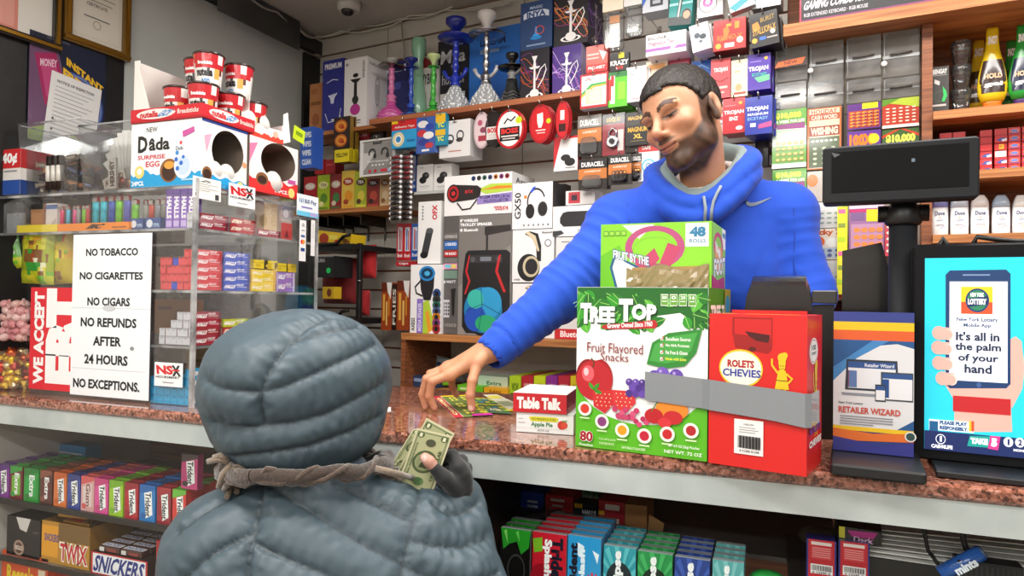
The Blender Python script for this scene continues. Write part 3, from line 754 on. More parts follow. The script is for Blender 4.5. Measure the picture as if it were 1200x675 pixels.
b.face('F',x0,TY,Z0,x1,y1,Z0+H,F)
for k,xx in((0,x1),(1,x1-.0015)):
 holed(b,(xx,TY+t,Z0+H),(0,1,0),(0,0,-1),Dp-2*t,H,.56,.42,.36,.34,'#f2eeea' if k==0 else '#7d6e60')
b.draw((x1,TY,Z0+H),(0,1,0),(0,0,-1),Dp,H,[('g',[(0,1)]+[(i/16,.84+.025*math.sin(i*1.3))for i in range(17)]+[(1,1)],'#1e9fd8'),('r',.0,0,1,.04,'#2a4a9c'),('e',.12,.82,.1,.11,'#8a5a30'),('e',.12,.83,.08,.08,'#3a1f12'),('e',.84,.9,.07,None,'#e8d47a'),('g',[(.05,.25),(.2,.2),(.1,.5)],'#f4a8c4'),('e',.93,.55,.05,None,'#f0a070')])
o=b.build('surprise_egg_box');tag(o,'white and blue carton reading SURPRISE EGG 24PCS with an oval hole in its side','box')
egg('#2a8ad8','blue and white egg inside the big surprise-egg carton',(x1-.03,TY+Dp*.45,Z0+.02))
egg('#e8601c','orange egg inside the big surprise-egg carton',(x1-.03,TY+Dp*.72,Z0+.02))
egg('#e8e4dc','pale egg inside the big surprise-egg carton, behind the blue one',(x1-.09,TY+Dp*.5,Z0+.01))
NZ=Z0+H+.001;ny1=Frame(x1,0,90).hit(297,150,0).x;rh=.032
e=empty('snack_tray','red and white display tray of snack cups on the surprise-egg carton','tray',loc=(0,0,0))
b=MB();b.box(x0,TY-.004,NZ,x1+.004,ny1,NZ+.004,'#b81c26')
b.box(x0,TY-.004,NZ+.0045,x1+.002,TY-.002,NZ+rh,'#cf2431');b.box(x1+.002,TY-.004,NZ+.0045,x1+.004,ny1,NZ+rh,'#cf2431')
logo=lambda a,c:[('e',.5*(a+c),.52,(c-a)*.62,.42,'#e9e4e0'),('t','nutella',a,.25,a+(c-a)*.6,.8,'#c81f2c',{'b':.05}),('t','GO!',a+(c-a)*.65,.25,c,.8,'#3a8ac8',{'b':.05,'s':.2})]
b.face('F',x0,TY-.004,NZ+.004,x1,ny1,NZ+rh,logo(.14,.58)+[('t','+ Breadsticks',.62,.3,.97,.7,'#f4e8e0')])
b.face('R',x0,TY,NZ+.004,x1+.004,ny1,NZ+rh,logo(.15,.6)+[('t','+ Breadsticks',.64,.3,.97,.7,'#f4e8e0')])
b.build('tray_base',e)
b=MB();hb=FC.fit(TY,(160,66,170,140))[3]
b.box(x0+.004,TY,NZ+.005,x0+.02,TY+.002,NZ+hb,'#efe9e4');b.box(x0+.004,TY+.002,NZ+.005,x0+.006,ny1-.004,NZ+hb,'#e4ded8')
b.box(x0+.006,ny1-.006,NZ+.005,x1-.01,ny1-.004,NZ+hb*.66,'#e4ded8')
b.prism([(x0+.02,NZ+rh),(x0+.055,NZ+rh),(x0+.022,NZ+hb*.8),(x0+.02,NZ+hb*.8)],TY,TY+.0015,'#efe9e4');b.build('backing_card',e)
R_=.0345;Hc=.078
def cup():
 e=bpy.data.objects.new('snack_cup',None);LINK(e);b=MB()
 n=28;zs=[0,.012,.02,.03,.044,.056,Hc]
 for k in range(6):
  for i in range(n):
   q0,q1=2*PI*i/n,2*PI*(i+1)/n;ra=R_*(.8+.2*zs[k]/Hc);rb=R_*(.8+.2*zs[k+1]/Hc)
   ph=(i%14)/14
   c='#e9e6e2'
   if k>=4 and not(.1<ph<.25 and k==4):c='#c2222c'
   if k==5 and ph>.8:c='#f0ede8'
   if k in(2,3)and .72<ph<.9:c='#e0a850'
   if k==0:c='#d8d4d0'
   if k==3 and .9<ph:c='#5a2a18'
   b.add([(ra*math.cos(q0),ra*math.sin(q0),zs[k]),(ra*math.cos(q1),ra*math.sin(q1),zs[k]),(rb*math.cos(q1),rb*math.sin(q1),zs[k+1]),(rb*math.cos(q0),rb*math.sin(q0),zs[k+1])],[(0,1,2,3)],c,'gloss')
 v,p=text_poly('nutella',.05)
 for off,word,zz,hh_,c,span in((0,'nutella',.024,.02,'#1d1818',.95),(PI,'nutella',.024,.02,'#1d1818',.95),(0.1,'&GO',.006,.013,'#3a8ac8',.5),(.05,'Breadsticks',.052,.008,'#ffffff',.8)):
  v,p=text_poly(word,.05)
  vs=[]
  for x,y in v:
   q=-PI/2+.15+off+(x-.5)*span*1.3;z=zz+y*hh_;r=R_*(.8+.2*z/Hc)+.0006;vs.append((r*math.cos(q),r*math.sin(q),z))
  b.add(vs,p,c,'gloss')
 b.build('cup_body',e)
 b=MB();b.lathe([(R_*.8,Hc+.0005),(R_*1.06,Hc+.0005),(R_*1.06,Hc+.004),(R_*.97,Hc+.006)],'#3a2a26','gloss',28);b.build('lid',e)
 return e
c0=cup();xr_=x1-.038;used=False
pos=[(xr_,TY+.04,0,'lower tier, at the front corner'),(xr_,TY+.125,0,'lower tier, at the rear right'),(xr_,TY+.205,0,'lower tier, farthest to the rear right'),(xr_-.08,TY+.045,0,'lower tier, front left behind the lip'),(xr_-.08,TY+.125,0,'lower tier, in the rear left'),(xr_-.02,TY+.075,1,'top tier, tallest in the middle'),(xr_-.075,TY+.10,1,'top tier, second from the left'),(xr_-.115,TY+.14,1,'top tier, at the far left'),(xr_-.01,TY+.165,1,'top tier, at the right rear')]
for x,y,lv,lb in pos:
 o=c0 if not used else dup(c0);used=True
 o.location=(x,y,NZ+.005+lv*(Hc+.007)+(.018 if lb.startswith('lower tier, in')else 0));o.rotation_euler.z=random.uniform(-.3,.5)
 tag(o,'red and white snack cup with dark lid, %s'%lb,'cup','snack cups in the red tray')
q0,q1=[Frame(KX,0,90).hit(p,200,.004).x for p in(292,349)]
hh2=FS.fit(.004,(291,172,350,227));h2=hh2[3]+hh2[1]-Z0;dp=.11
b=MB();L_=q1-q0
b.box(-L_/2,.002,0,L_/2,dp,.003,'#c8202c');b.box(-L_/2,dp-.002,.003,L_/2,dp,h2,'#7d6e60');b.box(-L_/2,.002,.003,-L_/2+.002,dp-.002,h2,'#8d7e70');b.box(L_/2-.002,.002,.003,L_/2,dp-.002,h2,'#8d7e70');b.box(-L_/2+.002,.002,h2-.002,L_/2-.002,dp-.002,h2,'#8d7e70')
holed(b,(-L_/2,0,h2),(1,0,0),(0,0,-1),L_,h2,.58,.36,.36,.36,'#f4ecea')
b.draw((-L_/2,0,h2),(1,0,0),(0,0,-1),L_,h2,[('g',[(0,1)]+[(i/16,.74+.04*math.sin(i*1.1))for i in range(17)]+[(1,1)],'#e02a2a'),('e',.25,.75,.12,.12,'#8a5a30'),('e',.25,.77,.09,.08,'#3a1f12'),('e',.55,.78,.12,.1,'#f0eee8'),('e',.55,.78,.08,.06,'#d8c8a8'),('g',[(0,.15),(.15,.1),(0,.5)],'#f080a8'),('t','24PCS.',.5,.88,.78,.95,'#fff'),('e',.86,.9,.07,None,'#e8d47a'),('r',.78,.64,.95,.72,'#c858a0')])
o=b.build('surprise_egg_box');put(o,FS,(q0+q1)/2,.004,Z0+.012);tag(o,'smaller white and red surprise-egg carton with a dark oval hole','box')
egg('#c01c24','dark red egg inside the smaller surprise-egg carton',FS.w(q0+L_*.3,.04,Z0+.025))
egg('#b8b4a8','pale grey egg inside the smaller surprise-egg carton',FS.w(q0+L_*.62,.035,Z0+.02),.026)
yy=FS.w(q0,0,0).y
xx,zz,ww_,h3=FC.fit(yy,(302,146,345,176));zb=Z0+.012+h2+.001
b=MB();b.box(-.06,0,0,.06,.09,.003,'#d8262e');b.box(-.06,0,.003,.06,.002,.034,'#f0e8e4');b.box(-.06,.088,.003,.06,.09,.075,'#3a4a78');b.box(.058,.002,.003,.06,.088,.05,'#f0e8e4')
b.face('F',-.06,0,0,.06,.09,.034,[wave(.6,.08,'#e0422e'),('r',.1,.2,.35,.6,'#e9eee0'),('e',.78,.4,.07,None,'#e8b8a0')]);b.prism([(.06,.003),(.085,.012),(.074,.088),(.06,.08)],.0,.002,'#f2f0ea')
o=b.build('egg_tray');put(o,FS,q0+.062,.01,zb,rz=-8);tag(o,'small tray of eggs with a white and red wavy lip on the smaller carton','tray')
for i,(dx,dy,c)in enumerate(((.03,.03,'#e8e0dc'),(.08,.03,'#e87a2a'),(.05,.06,'#e8e8ee'))):
 egg(c,['white egg in the small tray, at the left','orange-patched egg in the small tray, at the right','white egg at the back of the small tray'][i],FS.w(q0+dx,.01+dy,zb+.02))
pkg('price_tag','lime green price tag standing at the edge of the egg tray','price tag',FS,.0,(344,150,357,166),.001,'#c8e020',[('r',.2,.3,.8,.6,'#7a9a10')],tilt=10)
pkg('blue_carton','blue carton with rows of white lettering behind the egg tray','box',FW,-.36,(352,149,367,197),.05,'#2a5ab8',[('t',w,.15,.12+.22*i,.85,.26+.22*i,'#dfe8f4',{'b':.04,'s':-.2})for i,w in enumerate(('WIPES','WIPES','WIPES','CLEAN'))])
def tub(px0,px1,py0,lab,y,dpt=.13):
 X,Z,Wd,H=FC.fit(y,(px0,py0,px1,222));H=H+Z-ZT;b=MB();w0,w1=Wd/2*.88,Wd/2
 e=empty('clear_tub',lab,'tub',loc=(X,y,ZT+.001))
 rings=[[(-a,0+s_,z),(a,0+s_,z),(a,dpt-s_,z),(-a,dpt-s_,z)]for a,s_,z in((w0,.008,0),(w1,0,H))]
 b.loft(rings,'#fff','cellophane',smooth=False,caps=False);b.add([rings[0][i]for i in range(4)],[(0,1,2,3)],'#ddd','acrylic');b.build('tub_body',e)
 b=MB();r=rings[1];b.tube(r+[r[0]],.0022,'#e8ecec','acrylic_edge',6);b.build('rim',e)
 return e,X,Wd,H
e,X,Wd,H=tub(20,92,143,'clear open tub full of small wrapped chocolates, left of the two',TY,.12)
protos=[]
for c,lb in(('#b8aca0','silver wrapped chocolate in the left clear tub'),('#6a4430','brown wrapped chocolate in the left clear tub'),('#c88a60','copper wrapped chocolate in the left clear tub'),('#5a6088','slate blue wrapped chocolate in the left clear tub')):
 b=MB();b.rbox(-.014,-.009,0,.014,.009,.014,.005,c,'foil','x',2)
 for s in(-1,1):b.prism([(s*.014,.004),(s*.024,0),(s*.024,.014),(s*.014,.01)][::s],-.004,.004,c,'foil')
 protos.append([b.build('wrapped_chocolate'),True,lb])
for lv in range(6):
 for i in range(4):
  for j in range(2):
   if lv==5 and random.random()<.5:continue
   p=random.choice(protos);o=p[0]if p[1]else dup(p[0]);p[1]=False
   o.location=(X+(-.052+.035*i)+random.uniform(-.003,.003),TY+.032+.04*j,ZT+.006+lv*.0165);o.rotation_euler=(random.uniform(-.5,.5),random.uniform(-.5,.5),random.uniform(-.6,.6));tag(o,p[2],'sweet','wrapped chocolates in the left clear tub')
for i in range(3):
 b=MB();b.lathe([(.009,0),(.009,.085)],'#8a8078','foil',12,cols=['#4a3a34']);b.lathe([(.0095,.02),(.0095,.06)],'#e0dcd4','card',12);o=b.build('chocolate_roll')
 o.location=(X-.005+.019*i,TY+.012,ZT+.012);tag(o,'upright foil roll with a pale band against the tub front, %s'%['left','middle','right'][i],'sweet','upright foil rolls in the left clear tub')
e,X,Wd,H=tub(91,155,145,'clear tub with a folded white paper fan and chocolate bars, beside the surprise-egg carton',TY,.11)
b=MB();n=22;vs=[]
for i in range(n+1):
 q=PI*(.08+.84*i/n);r=.155*(.9+.1*math.sin(q));vs+=[(.002*(i%2)-.03+0,(.004 if i%2 else-.004),0)];vs[-1]=(.01*math.cos(q),.004*(i%2),.0);vs.append((.075*math.cos(q)*1.0,.006*(1 if i%2 else-1),r*(.35+.65*math.sin(q))))
b.add(vs,[(2*i,2*i+1,2*i+3,2*i+2)for i in range(n)],'#f2f0ec','paper');b.add([(x,y+.003,z)for x,y,z in vs],[(2*i+2,2*i+3,2*i+1,2*i)for i in range(n)],'#f2f0ec','paper')
o=b.build('paper_fan');o.location=(X,TY+.06,ZT+.006);tag(o,'white pleated paper fan standing in the right clear tub','paper')
for i,(c,tx,tc,dx,tl)in enumerate((('#e8e4dc','HERSHEY','#5a3a28',.012,-4),('#dcd6ca',"ALMOND",'#8a6a48',-.03,70),('#4a2a1e','HERSHEY','#e0dcd4',.048,-78))):
 o=carton(.026,.006,.075,c,[('t',tx,.2,.08,.8,.92,tc,{'r':90,'b':.05})],mat='gloss').build('chocolate_bar');put(o,FC,X+dx,TY+.014+.009*i,ZT+(.006 if i==0 else .018),tilt=tl);tag(o,['upright white chocolate bar in the right clear tub','cream chocolate bar lying in the right clear tub','dark chocolate bar lying at the right of the clear tub'][i],'chocolate bar')
for i in range(6):
 b=MB();b.ball((0,0,.012),(.013,.012,.012),['#b86a50','#c8a890','#9a4a3a'][i%3],'foil',10,6);o=b.build('wrapped_sweet');o.location=(X+.005+.013*i-.0,TY+.03+.01*(i%2),ZT+.006+.004*(i%3));tag(o,'reddish wrapped sweet at the bottom of the right clear tub','sweet','reddish sweets in the right clear tub')
X,Z,Wd,H=FC.fit(TY-.01,(-14,176,24,222))
o=carton(Wd,.09,H+Z-ZT,'#e6e2de',[('r',0,0,1,.42,'#cf2a2e'),('r',0,.68,1,1,'#2a50a0'),('t','40¢',.42,.08,.9,.36,'#fff',{'b':.05}),('r',.5,.47,.9,.5,'#888')],[('r',0,0,1,.42,'#b82428'),('r',0,.68,1,1,'#24468c')]).build('candy_carton')
put(o,FC,X,TY-.01,ZT+.001);tag(o,'red, white and blue 40¢ carton at the far left of the case top','box')
b=MB()
for i in range(9):b.prism([(-.05+.012*i,0),(-.042+.012*i,0),(-.045+.012*i+.004*(i%2),.155-.012*(i%3)),(-.052+.012*i,.15)],.002*i,.002*i+.003,'#e4e0da','paper')
o=b.build('paper_stack');put(o,FC,FC.hit(5,170,TY+.09).x,TY+.085,ZT+.001);tag(o,'ragged white papers standing behind the 40¢ carton','paper')
def pic(lab,r,body,ops,fr_col,fw,glass=True,y=-.03):
 X,Z,Wd,H=FL.fit(y,r);e=empty('picture_frame',lab,'picture frame');put(e,FL,X,y,Z)
 b=MB();f=fw
 for a in((-Wd/2,0,Wd/2,f),(-Wd/2,H-f,Wd/2,H),(-Wd/2,f,-Wd/2+f,H-f),(Wd/2-f,f,Wd/2,H-f)):
  b.box(a[0],0,a[1],a[2],.018,a[3],fr_col[0],'metal' if fr_col[2]else 'gloss')
  m_=f*.28
  b.box(a[0]+(m_ if a[2]-a[0]<f*1.5 else 0),-.004,a[1]+(m_ if a[3]-a[1]<f*1.5 else 0),a[2]-(m_ if a[2]-a[0]<f*1.5 else 0),.0,a[3]-(m_ if a[3]-a[1]<f*1.5 else 0),fr_col[1],'metal')
 b.build('frame',e)
 b=MB();b.box(-Wd/2+f,.012,f,Wd/2-f,.016,H-f,body,'paper');b.face('F',-Wd/2+f,.012,f,Wd/2-f,.016,H-f,ops,'paper');b.build('certificate',e)
 b=MB();b.box(-Wd/2+f,.009,f,Wd/2-f,.0105,H-f,'#fff','acrylic');b.build('glass',e)
lines=[('r',.12+.05*(i%3),.05+.045*i,.85-.06*(i%4),.058+.045*i,'#8a8478')for i in range(14)]
pic('gold-framed certificate with fine print at the top left of the wall',(77,-95,155,60),'#dbd3c3',[('r',.05,.04,.95,.96,'#cfc6b4'),('r',.06,.045,.94,.955,'#dcd4c5'),('t','CERTIFICATE',.3,.66,.7,.69,'#5a5448')]+lines+[('r',.25,.78,.75,.79,'#777'),('o',.5,.84,.08,None,.2,'#b0a48c')],('#6a4c18','#c8963c',0),.022)
pic('black and gold framed certificate with a coral band, cut off by the photo corner',(-60,-70,74,40),'#e2ddd4',[('r',0,0,.62,1,'#d88c7c'),('r',.05,.05,.58,.95,'#e0a092'),('r',.7,.2,.95,.22,'#999'),('r',.7,.3,.92,.32,'#999')],('#15110c','#c09038',0),.02)
R2=(33,49,123,172)
rays=[]
for i in range(14):
 rr_=.12+.023*i;rays.append(('o',.56,.58,rr_,None,.12,'#3c4f8c' if i%2 else '#7084b8'))
ops=[('r',0,0,1,1,'#20263c')]+rays[::-1]+[('g',[(0,.1),(.34,.08),(.5,.55),(.25,1),(0,1)],'#6a4a68'),('g',[(.06,.2),(.32,.14),(.48,.5),(.2,.66)],'#a02c5c'),('g',[(.12,.24),(.3,.2),(.42,.47),(.22,.58)],'#b84878'),('t','MONEY',.13,.22,.34,.29,'#e8c8d8',{'k':-.15}),('t','INSTANT',.46,.235,.97,.31,'#e8b830',{'b':.05,'k':.35}),('t','FRENZY',.42,.345,.95,.44,'#e8b830',{'b':.05,'k':.35}),('g',[(0,.9),(.2,.84),(.24,1),(0,1)],'#8aa058'),('r',.2,.005,.5,.03,'#444a5a')]
pkg('poster','dark blue lottery poster reading INSTANT FRENZY with a magenta ticket','poster',FL,-.018,R2,.002,'#1c2238',ops,mat='gloss')
ops=[('t','NOTICE OF INSPECTION',.12,.08,.85,.115,'#4a4a4a')]+[('r',.1,.16+.05*i,.86-.1*(i%3),.168+.05*i,'#9a9a9a')for i in range(14)]+[('e',.12,.55,.02,None,'#444'),('e',.12,.68,.02,None,'#444')]
pkg('paper_notice','white inspection notice taped over the lottery poster','notice',FL,-.022,(54,92,114,190),.001,'#dedcda',ops,mat='paper',tilt=6)
b=MB();p0=FL.w(FL.hit(268,0,-.05).x,-.05,2.42)
def cab_(pts,r,col,lab,kind='cable'):
 b=MB();P=[]
 for i in range(len(pts)-1):
  for t in range(6):
   u=t/6;p=Vector(pts[i]).lerp(Vector(pts[i+1]),u);P.append(p+Vector((0,0,-.012*math.sin(PI*u))))
 P.append(Vector(pts[-1]));b.tube(P,r,col,'plastic',6);o=b.build(kind);return tag(o,lab,'cable')
def onw(px,py,y):return FW.w(*FW.hit(px,py,y))
def onl(px,py,y):return FL.w(*FL.hit(px,py,y))
cab_([onl(262,-8,-.05),onl(300,12,-.05),onl(330,27,-.05),onl(352,36,-.05),onw(372,44,-.03),onw(420,30,-.02),onw(470,22,-.02),onw(520,12,-.03),onw(600,3,-.03)],.004,'#c9c4bc','pale cable looping along the ceiling corner')
cab_([onl(290,-5,-.06),onl(325,14,-.06),onl(350,30,-.05),onw(366,50,-.03)],.003,'#b9b2a8','thin grey cable dropping to the junction box')
cab_([onw(368,42,-.04),onw(400,36,-.03),onw(440,34,-.02),onw(480,18,-.02),onw(530,8,-.03)],.0035,'#dad5cc','white cable sagging over the hookah shelf')
cab_([onw(470,24,-.02),onw(474,60,-.02),onw(470,100,-.02)],.003,'#a9a49c','grey cable running down behind the pink hookah')
X,Z,Wd,H=FW.fit(-.03,(355,41,371,66));b=MB();b.rbox(-Wd/2,0,0,Wd/2,.03,H,.008,'#c9c0b0','plastic');b.face('F',-Wd/2,0,0,Wd/2,.03,H,[('r',.2,.3,.8,.32,'#a8a090')],'plastic');o=b.build('junction_box');put(o,FW,X,-.031,Z);tag(o,'beige junction box at the top of the wall corner','box')
o=pkg('plastic_strip','crumpled clear plastic strip hanging under the ceiling along the left wall','strip',FL,-.06,(255,-4,352,36),.002,'#aac',None,mat='cellophane')
p=at(409,5,2.55);e=empty('camera_dome','small white round security camera on the ceiling','security camera',loc=(p.x,p.y,2.4515));p=e.location
b=MB();b.lathe([(.03,-.035),(.042,-.03),(.045,0)],'#d8d4cc','plastic',24);b.build('housing',e)
b=MB();b.ball((0,-.008,-.036),(.024,.024,.018),'#141414','gloss');b.build('lens',e)
def mpp(px,py,y,fr=FW):
 """metres per photograph pixel at a place"""
 a=fr.hit(px,py,y);c=fr.hit(px,py+1,y);return abs(a.z-c.z)
ZS=FW.hit(565,121.5,-.26).z
xa=FW.hit(433,130,-.26).x;xb=FW.hit(702,105,-.26).x
b=MB();b.box(xa,-.26,ZS-.018,xb,-.0005,ZS,'#8a4a30','edge_wood');b.box(xa,-.2605,ZS-.018,xb,-.26,ZS,'#8a4a30','edge_wood')
o=b.build('wall_shelf');put(o,FW,0,0,0);tag(o,'long red-brown shelf on the slatted wall carrying the hookahs','shelf')
b=MB();x_=FW.hit(356,140,-.2).x;b.box(x_,-.2,ZS-.014,xa-.002,-.0005,ZS,'#b08a5c','wood')
o=b.build('wall_shelf');put(o,FW,0,0,0);tag(o,'shorter light wooden shelf left of the hookah shelf','shelf')
ZM=FW.hit(420,243,-.2).z
b=MB();x_=FW.hit(345,243,-.2).x;x2=FW.hit(457,241,-.2).x;b.box(x_,-.2,ZM-.016,x2,-.0005,ZM,'#8a5a3c','wood');o=b.build('wall_shelf');put(o,FW,0,0,0);tag(o,'small worn wooden shelf under the row of tea boxes','shelf')
for i,px in enumerate((384,395,413,433)):
 p=FW.hit(px,250,-.1);b=MB();b.prism([(-.002,0),(.002,0),(.002,.04),(-.002,.04)],-.15,0,'#5a5652','metal');b.box(-.004,-.004,-.05,.004,0,-.0005,'#6a6662','metal');o=b.build('shelf_bracket');put(o,FW,p.x,-.0005,ZM-.0165-.0405);tag(o,'grey metal bracket under the tea-box shelf, %s from the left'%ORD[i],'bracket','brackets under the tea-box shelf')
def wp(name,lab,cat,rect,F,col,y=-.2,d=.06,R=None,T=None,snap=None,cols=None,group=None,mat='card',tilt=0,rz=0,L=None):
 return pkg(name,lab,cat,FW,y,rect,d,col,F,R,L,T,cols,group,mat,rz,tilt,snap)
def hk(c,x=.5,s=1.):
 X=lambda v:x+(v-.5)*s
 return[('e',X(.5),.84,.16*s,.085,c),('o',X(.5),.88,.3*s,.06,.25,c),('g',[(X(.46),.8),(X(.54),.8),(X(.53),.35),(X(.47),.35)],c),('g',[(X(.3),.34),(X(.7),.34),(X(.62),.38),(X(.38),.38)],c),('g',[(X(.44),.34),(X(.56),.34),(X(.53),.24),(X(.6),.14),(X(.4),.14),(X(.47),.24)],c),('l',[(X(.55),.6),(X(.7),.4),(X(.86),.32),(X(.9),.42),(X(.8),.58),(X(.62),.74)],.035*s,c)]
def swirl(cs,seed):
 r=random.Random(seed);out=[]
 for i in range(9):
  a=r.uniform(0,.5);pts=[(max(0,min(1,t/8)),max(.02,min(.98,a+.45*(t/8)*r.uniform(.8,1.2)+.1*math.sin(t*.9+i))))for t in range(9)]
  out.append(('l',pts,.014,cs[i%len(cs)]))
 return out
wp('kraft_box','small kraft cardboard box at the left end of the wall shelf','box',(363,98,377.5,139),[('r',.1,.35,.9,.42,'#8a5428'),('r',.1,.1,.6,.2,'#a8683a'),('e',.5,.7,.3,.12,'#9a5a30')],'#b97b4a',-.16,.08,snap=ZS+.001)
wp('hookah_box','navy box reading PREMIUM, with white line drawings','box',(378,70,402.5,138),[('t','PREMIUM',.1,.05,.9,.13,'#e8e8f0',{'b':.04}),('l',[(.2,.32),(.5,.28),(.75,.3)],.03,'#dfe0ee'),('g',[(.35,.5),(.62,.48),(.55,.62),(.42,.62)],'#cdd0e8'),('l',[(.3,.5),(.5,.56),(.7,.48)],.05,'#e4e6f4'),('l',[(.15,.75),(.3,.88),(.8,.86),(.9,.7)],.03,'#dfe0ee'),('r',.45,.84,.75,.86,'#dfe0ee')],'#2b2f86',-.19,.1,snap=ZS+.001,cols={'T':'#23276e','R':'#23276e'})
wp('hookah_box','tall white box with a printed purple hookah','box',(403.5,68,430,137),[('g',[(.42,.8),(.58,.8),(.56,.3),(.44,.3)],'#222'),('g',[(.25,.3),(.75,.3),(.6,.35),(.4,.35)],'#1a1a1a'),('e',.5,.25,.12,.03,'#1a1a1a'),('e',.5,.6,.14,.06,'#2a2a2a'),('e',.5,.74,.22,.08,'#b8348c'),('t','HOOKAH',.8,.06,.9,.3,'#555',{'r':-90}),('r',.25,.89,.75,.91,'#777'),('r',.25,.93,.75,.945,'#999'),('e',.12,.08,.06,None,'#999')],'#e8e4e2',-.19,.12,R=[('t','GLASS HOOKAH',.1,.06,.9,.1,'#666'),('o',.5,.45,.12,.22,.2,'#aaa8a8'),('r',.42,.35,.58,.6,'#c0bebe'),('e',.85,.84,.1,.04,'#d88'),('t','2',.5,.78,.62,.86,'#555')],snap=ZS+.001)
wp('hookah_box','navy box standing behind the pink and blue hookahs','box',(451,72,478,128),[('t','PREM',.1,.05,.9,.15,'#dfe0ee',{'b':.04}),('r',.2,.3,.7,.4,'#4a52a8')],'#23286c',-.07,.06,snap=ZS+.001)
wp('hookah_box','red box mostly hidden behind the green hookah','box',(478,69,497,128),[('r',.2,.2,.8,.4,'#8a1a20')],'#a8202a',-.06,.05,snap=ZS+.001)
wp('hookah_box','white box with black lettering behind the green hookah','box',(491,79,514,124),[('t','HYBRO',.1,.1,.9,.28,'#444',{'b':.03,'s':.2}),('r',.2,.4,.4,.8,'#c9c5c0'),('e',.7,.6,.15,.15,'#777')],'#d9d4cf',-.07,.05,snap=ZS+.001)
wp('hookah_box','black box with white script behind the big blue hookah','box',(513,46,549,120),[('t','Mya',.1,.12,.9,.32,'#c8c8cc',{'s':.2}),('t','hookah',.15,.4,.85,.52,'#a8a8b0'),('r',.1,.62,.9,.98,'#e9e4e0'),('e',.45,.8,.2,.12,'#444')],'#1b1a22',-.06,.05,snap=ZS+.001)
wp('hookah_box','bright blue box with navy lettering behind the silver hookah','box',(550,33,609,116),[('t','DREAM',.22,.07,.72,.18,'#1a2c58'),('t','GLASS HOOKAH',.22,.22,.6,.26,'#cfe0f8'),('g',[(0,.3),(1,.05),(1,0),(0,0)],'#3a86dc')][:2]+[('e',.5,.6,.3,.25,'#2a6cc8')],'#2f76cf',-.06,.05,snap=ZS+.001)
0 and wp('hookah_box','dark box left of the navy boxes, peeking over the black hookah','box',(590,40,612,116),[('r',.2,.1,.6,.2,'#4a4a58')],'#1c1c28',-.07,.05,snap=ZS+.001)
c1=wp('hookah_box','black box with orange light streaks under the navy one','box',(610,57,643.5,114),swirl(['#e8742a','#c83a1c','#8a3a9a'],2)+hk('#f4f0f0'),'#1a1420',-.2,.12,snap=ZS+.001)
c2=wp('hookah_box','purple hookah box at the right end of the shelf, lower of two','box',(647.5,53,681,109),swirl(['#d890f0','#8a4ad0','#f0d8ff'],5)+hk('#f6f2f6'),'#4a2a86',-.2,.12,snap=ZS+.001,cols={'R':'#c9b9e8','T':'#2a1850'})
zt=ZS+.001+FW.fit(-.2,(610,57,643.5,114))[3]+.0045
wp('hookah_box','navy box with a curly banner and a small blue hookah drawing','box',(610,1,647,57),[('t','MAGIC',.3,.1,.7,.16,'#b8c8e0'),('g',[(.1,.24),(.25,.2),(.75,.2),(.9,.24),(.9,.36),(.75,.33),(.25,.33),(.1,.36)],'#cfd8e4'),('t','INYA',.2,.21,.8,.33,'#2a4a80',{'b':.05}),('e',.5,.72,.1,.04,'#2a9ae0'),('g',[(.46,.7),(.54,.7),(.53,.54),(.47,.54)],'#2a9ae0'),('e',.5,.77,.18,.04,'#2484cc'),('o',.62,.62,.14,.09,.2,'#c8503a'),('r',.2,.9,.8,.93,'#8aa0c0')],'#24406e',-.2,.12,snap=FW.fit(-.2,(610,1,647,57))[1])
zt2=FW.fit(-.2,(649.5,-8,690,52))[1]
wp('hookah_box','black box with orange streaks and a white hookah, topmost at the shelf end','box',(649.5,-8,689,52),swirl(['#f08a3a','#d84a1c','#e8b060','#a83a8a'],8)+hk('#f6f2f0'),'#1c141c',-.2,.13,snap=zt2,R=swirl(['#8a4ad0','#c890f0'],3)+hk('#b8a8b4',.5,.9),cols={'R':'#241a40'})
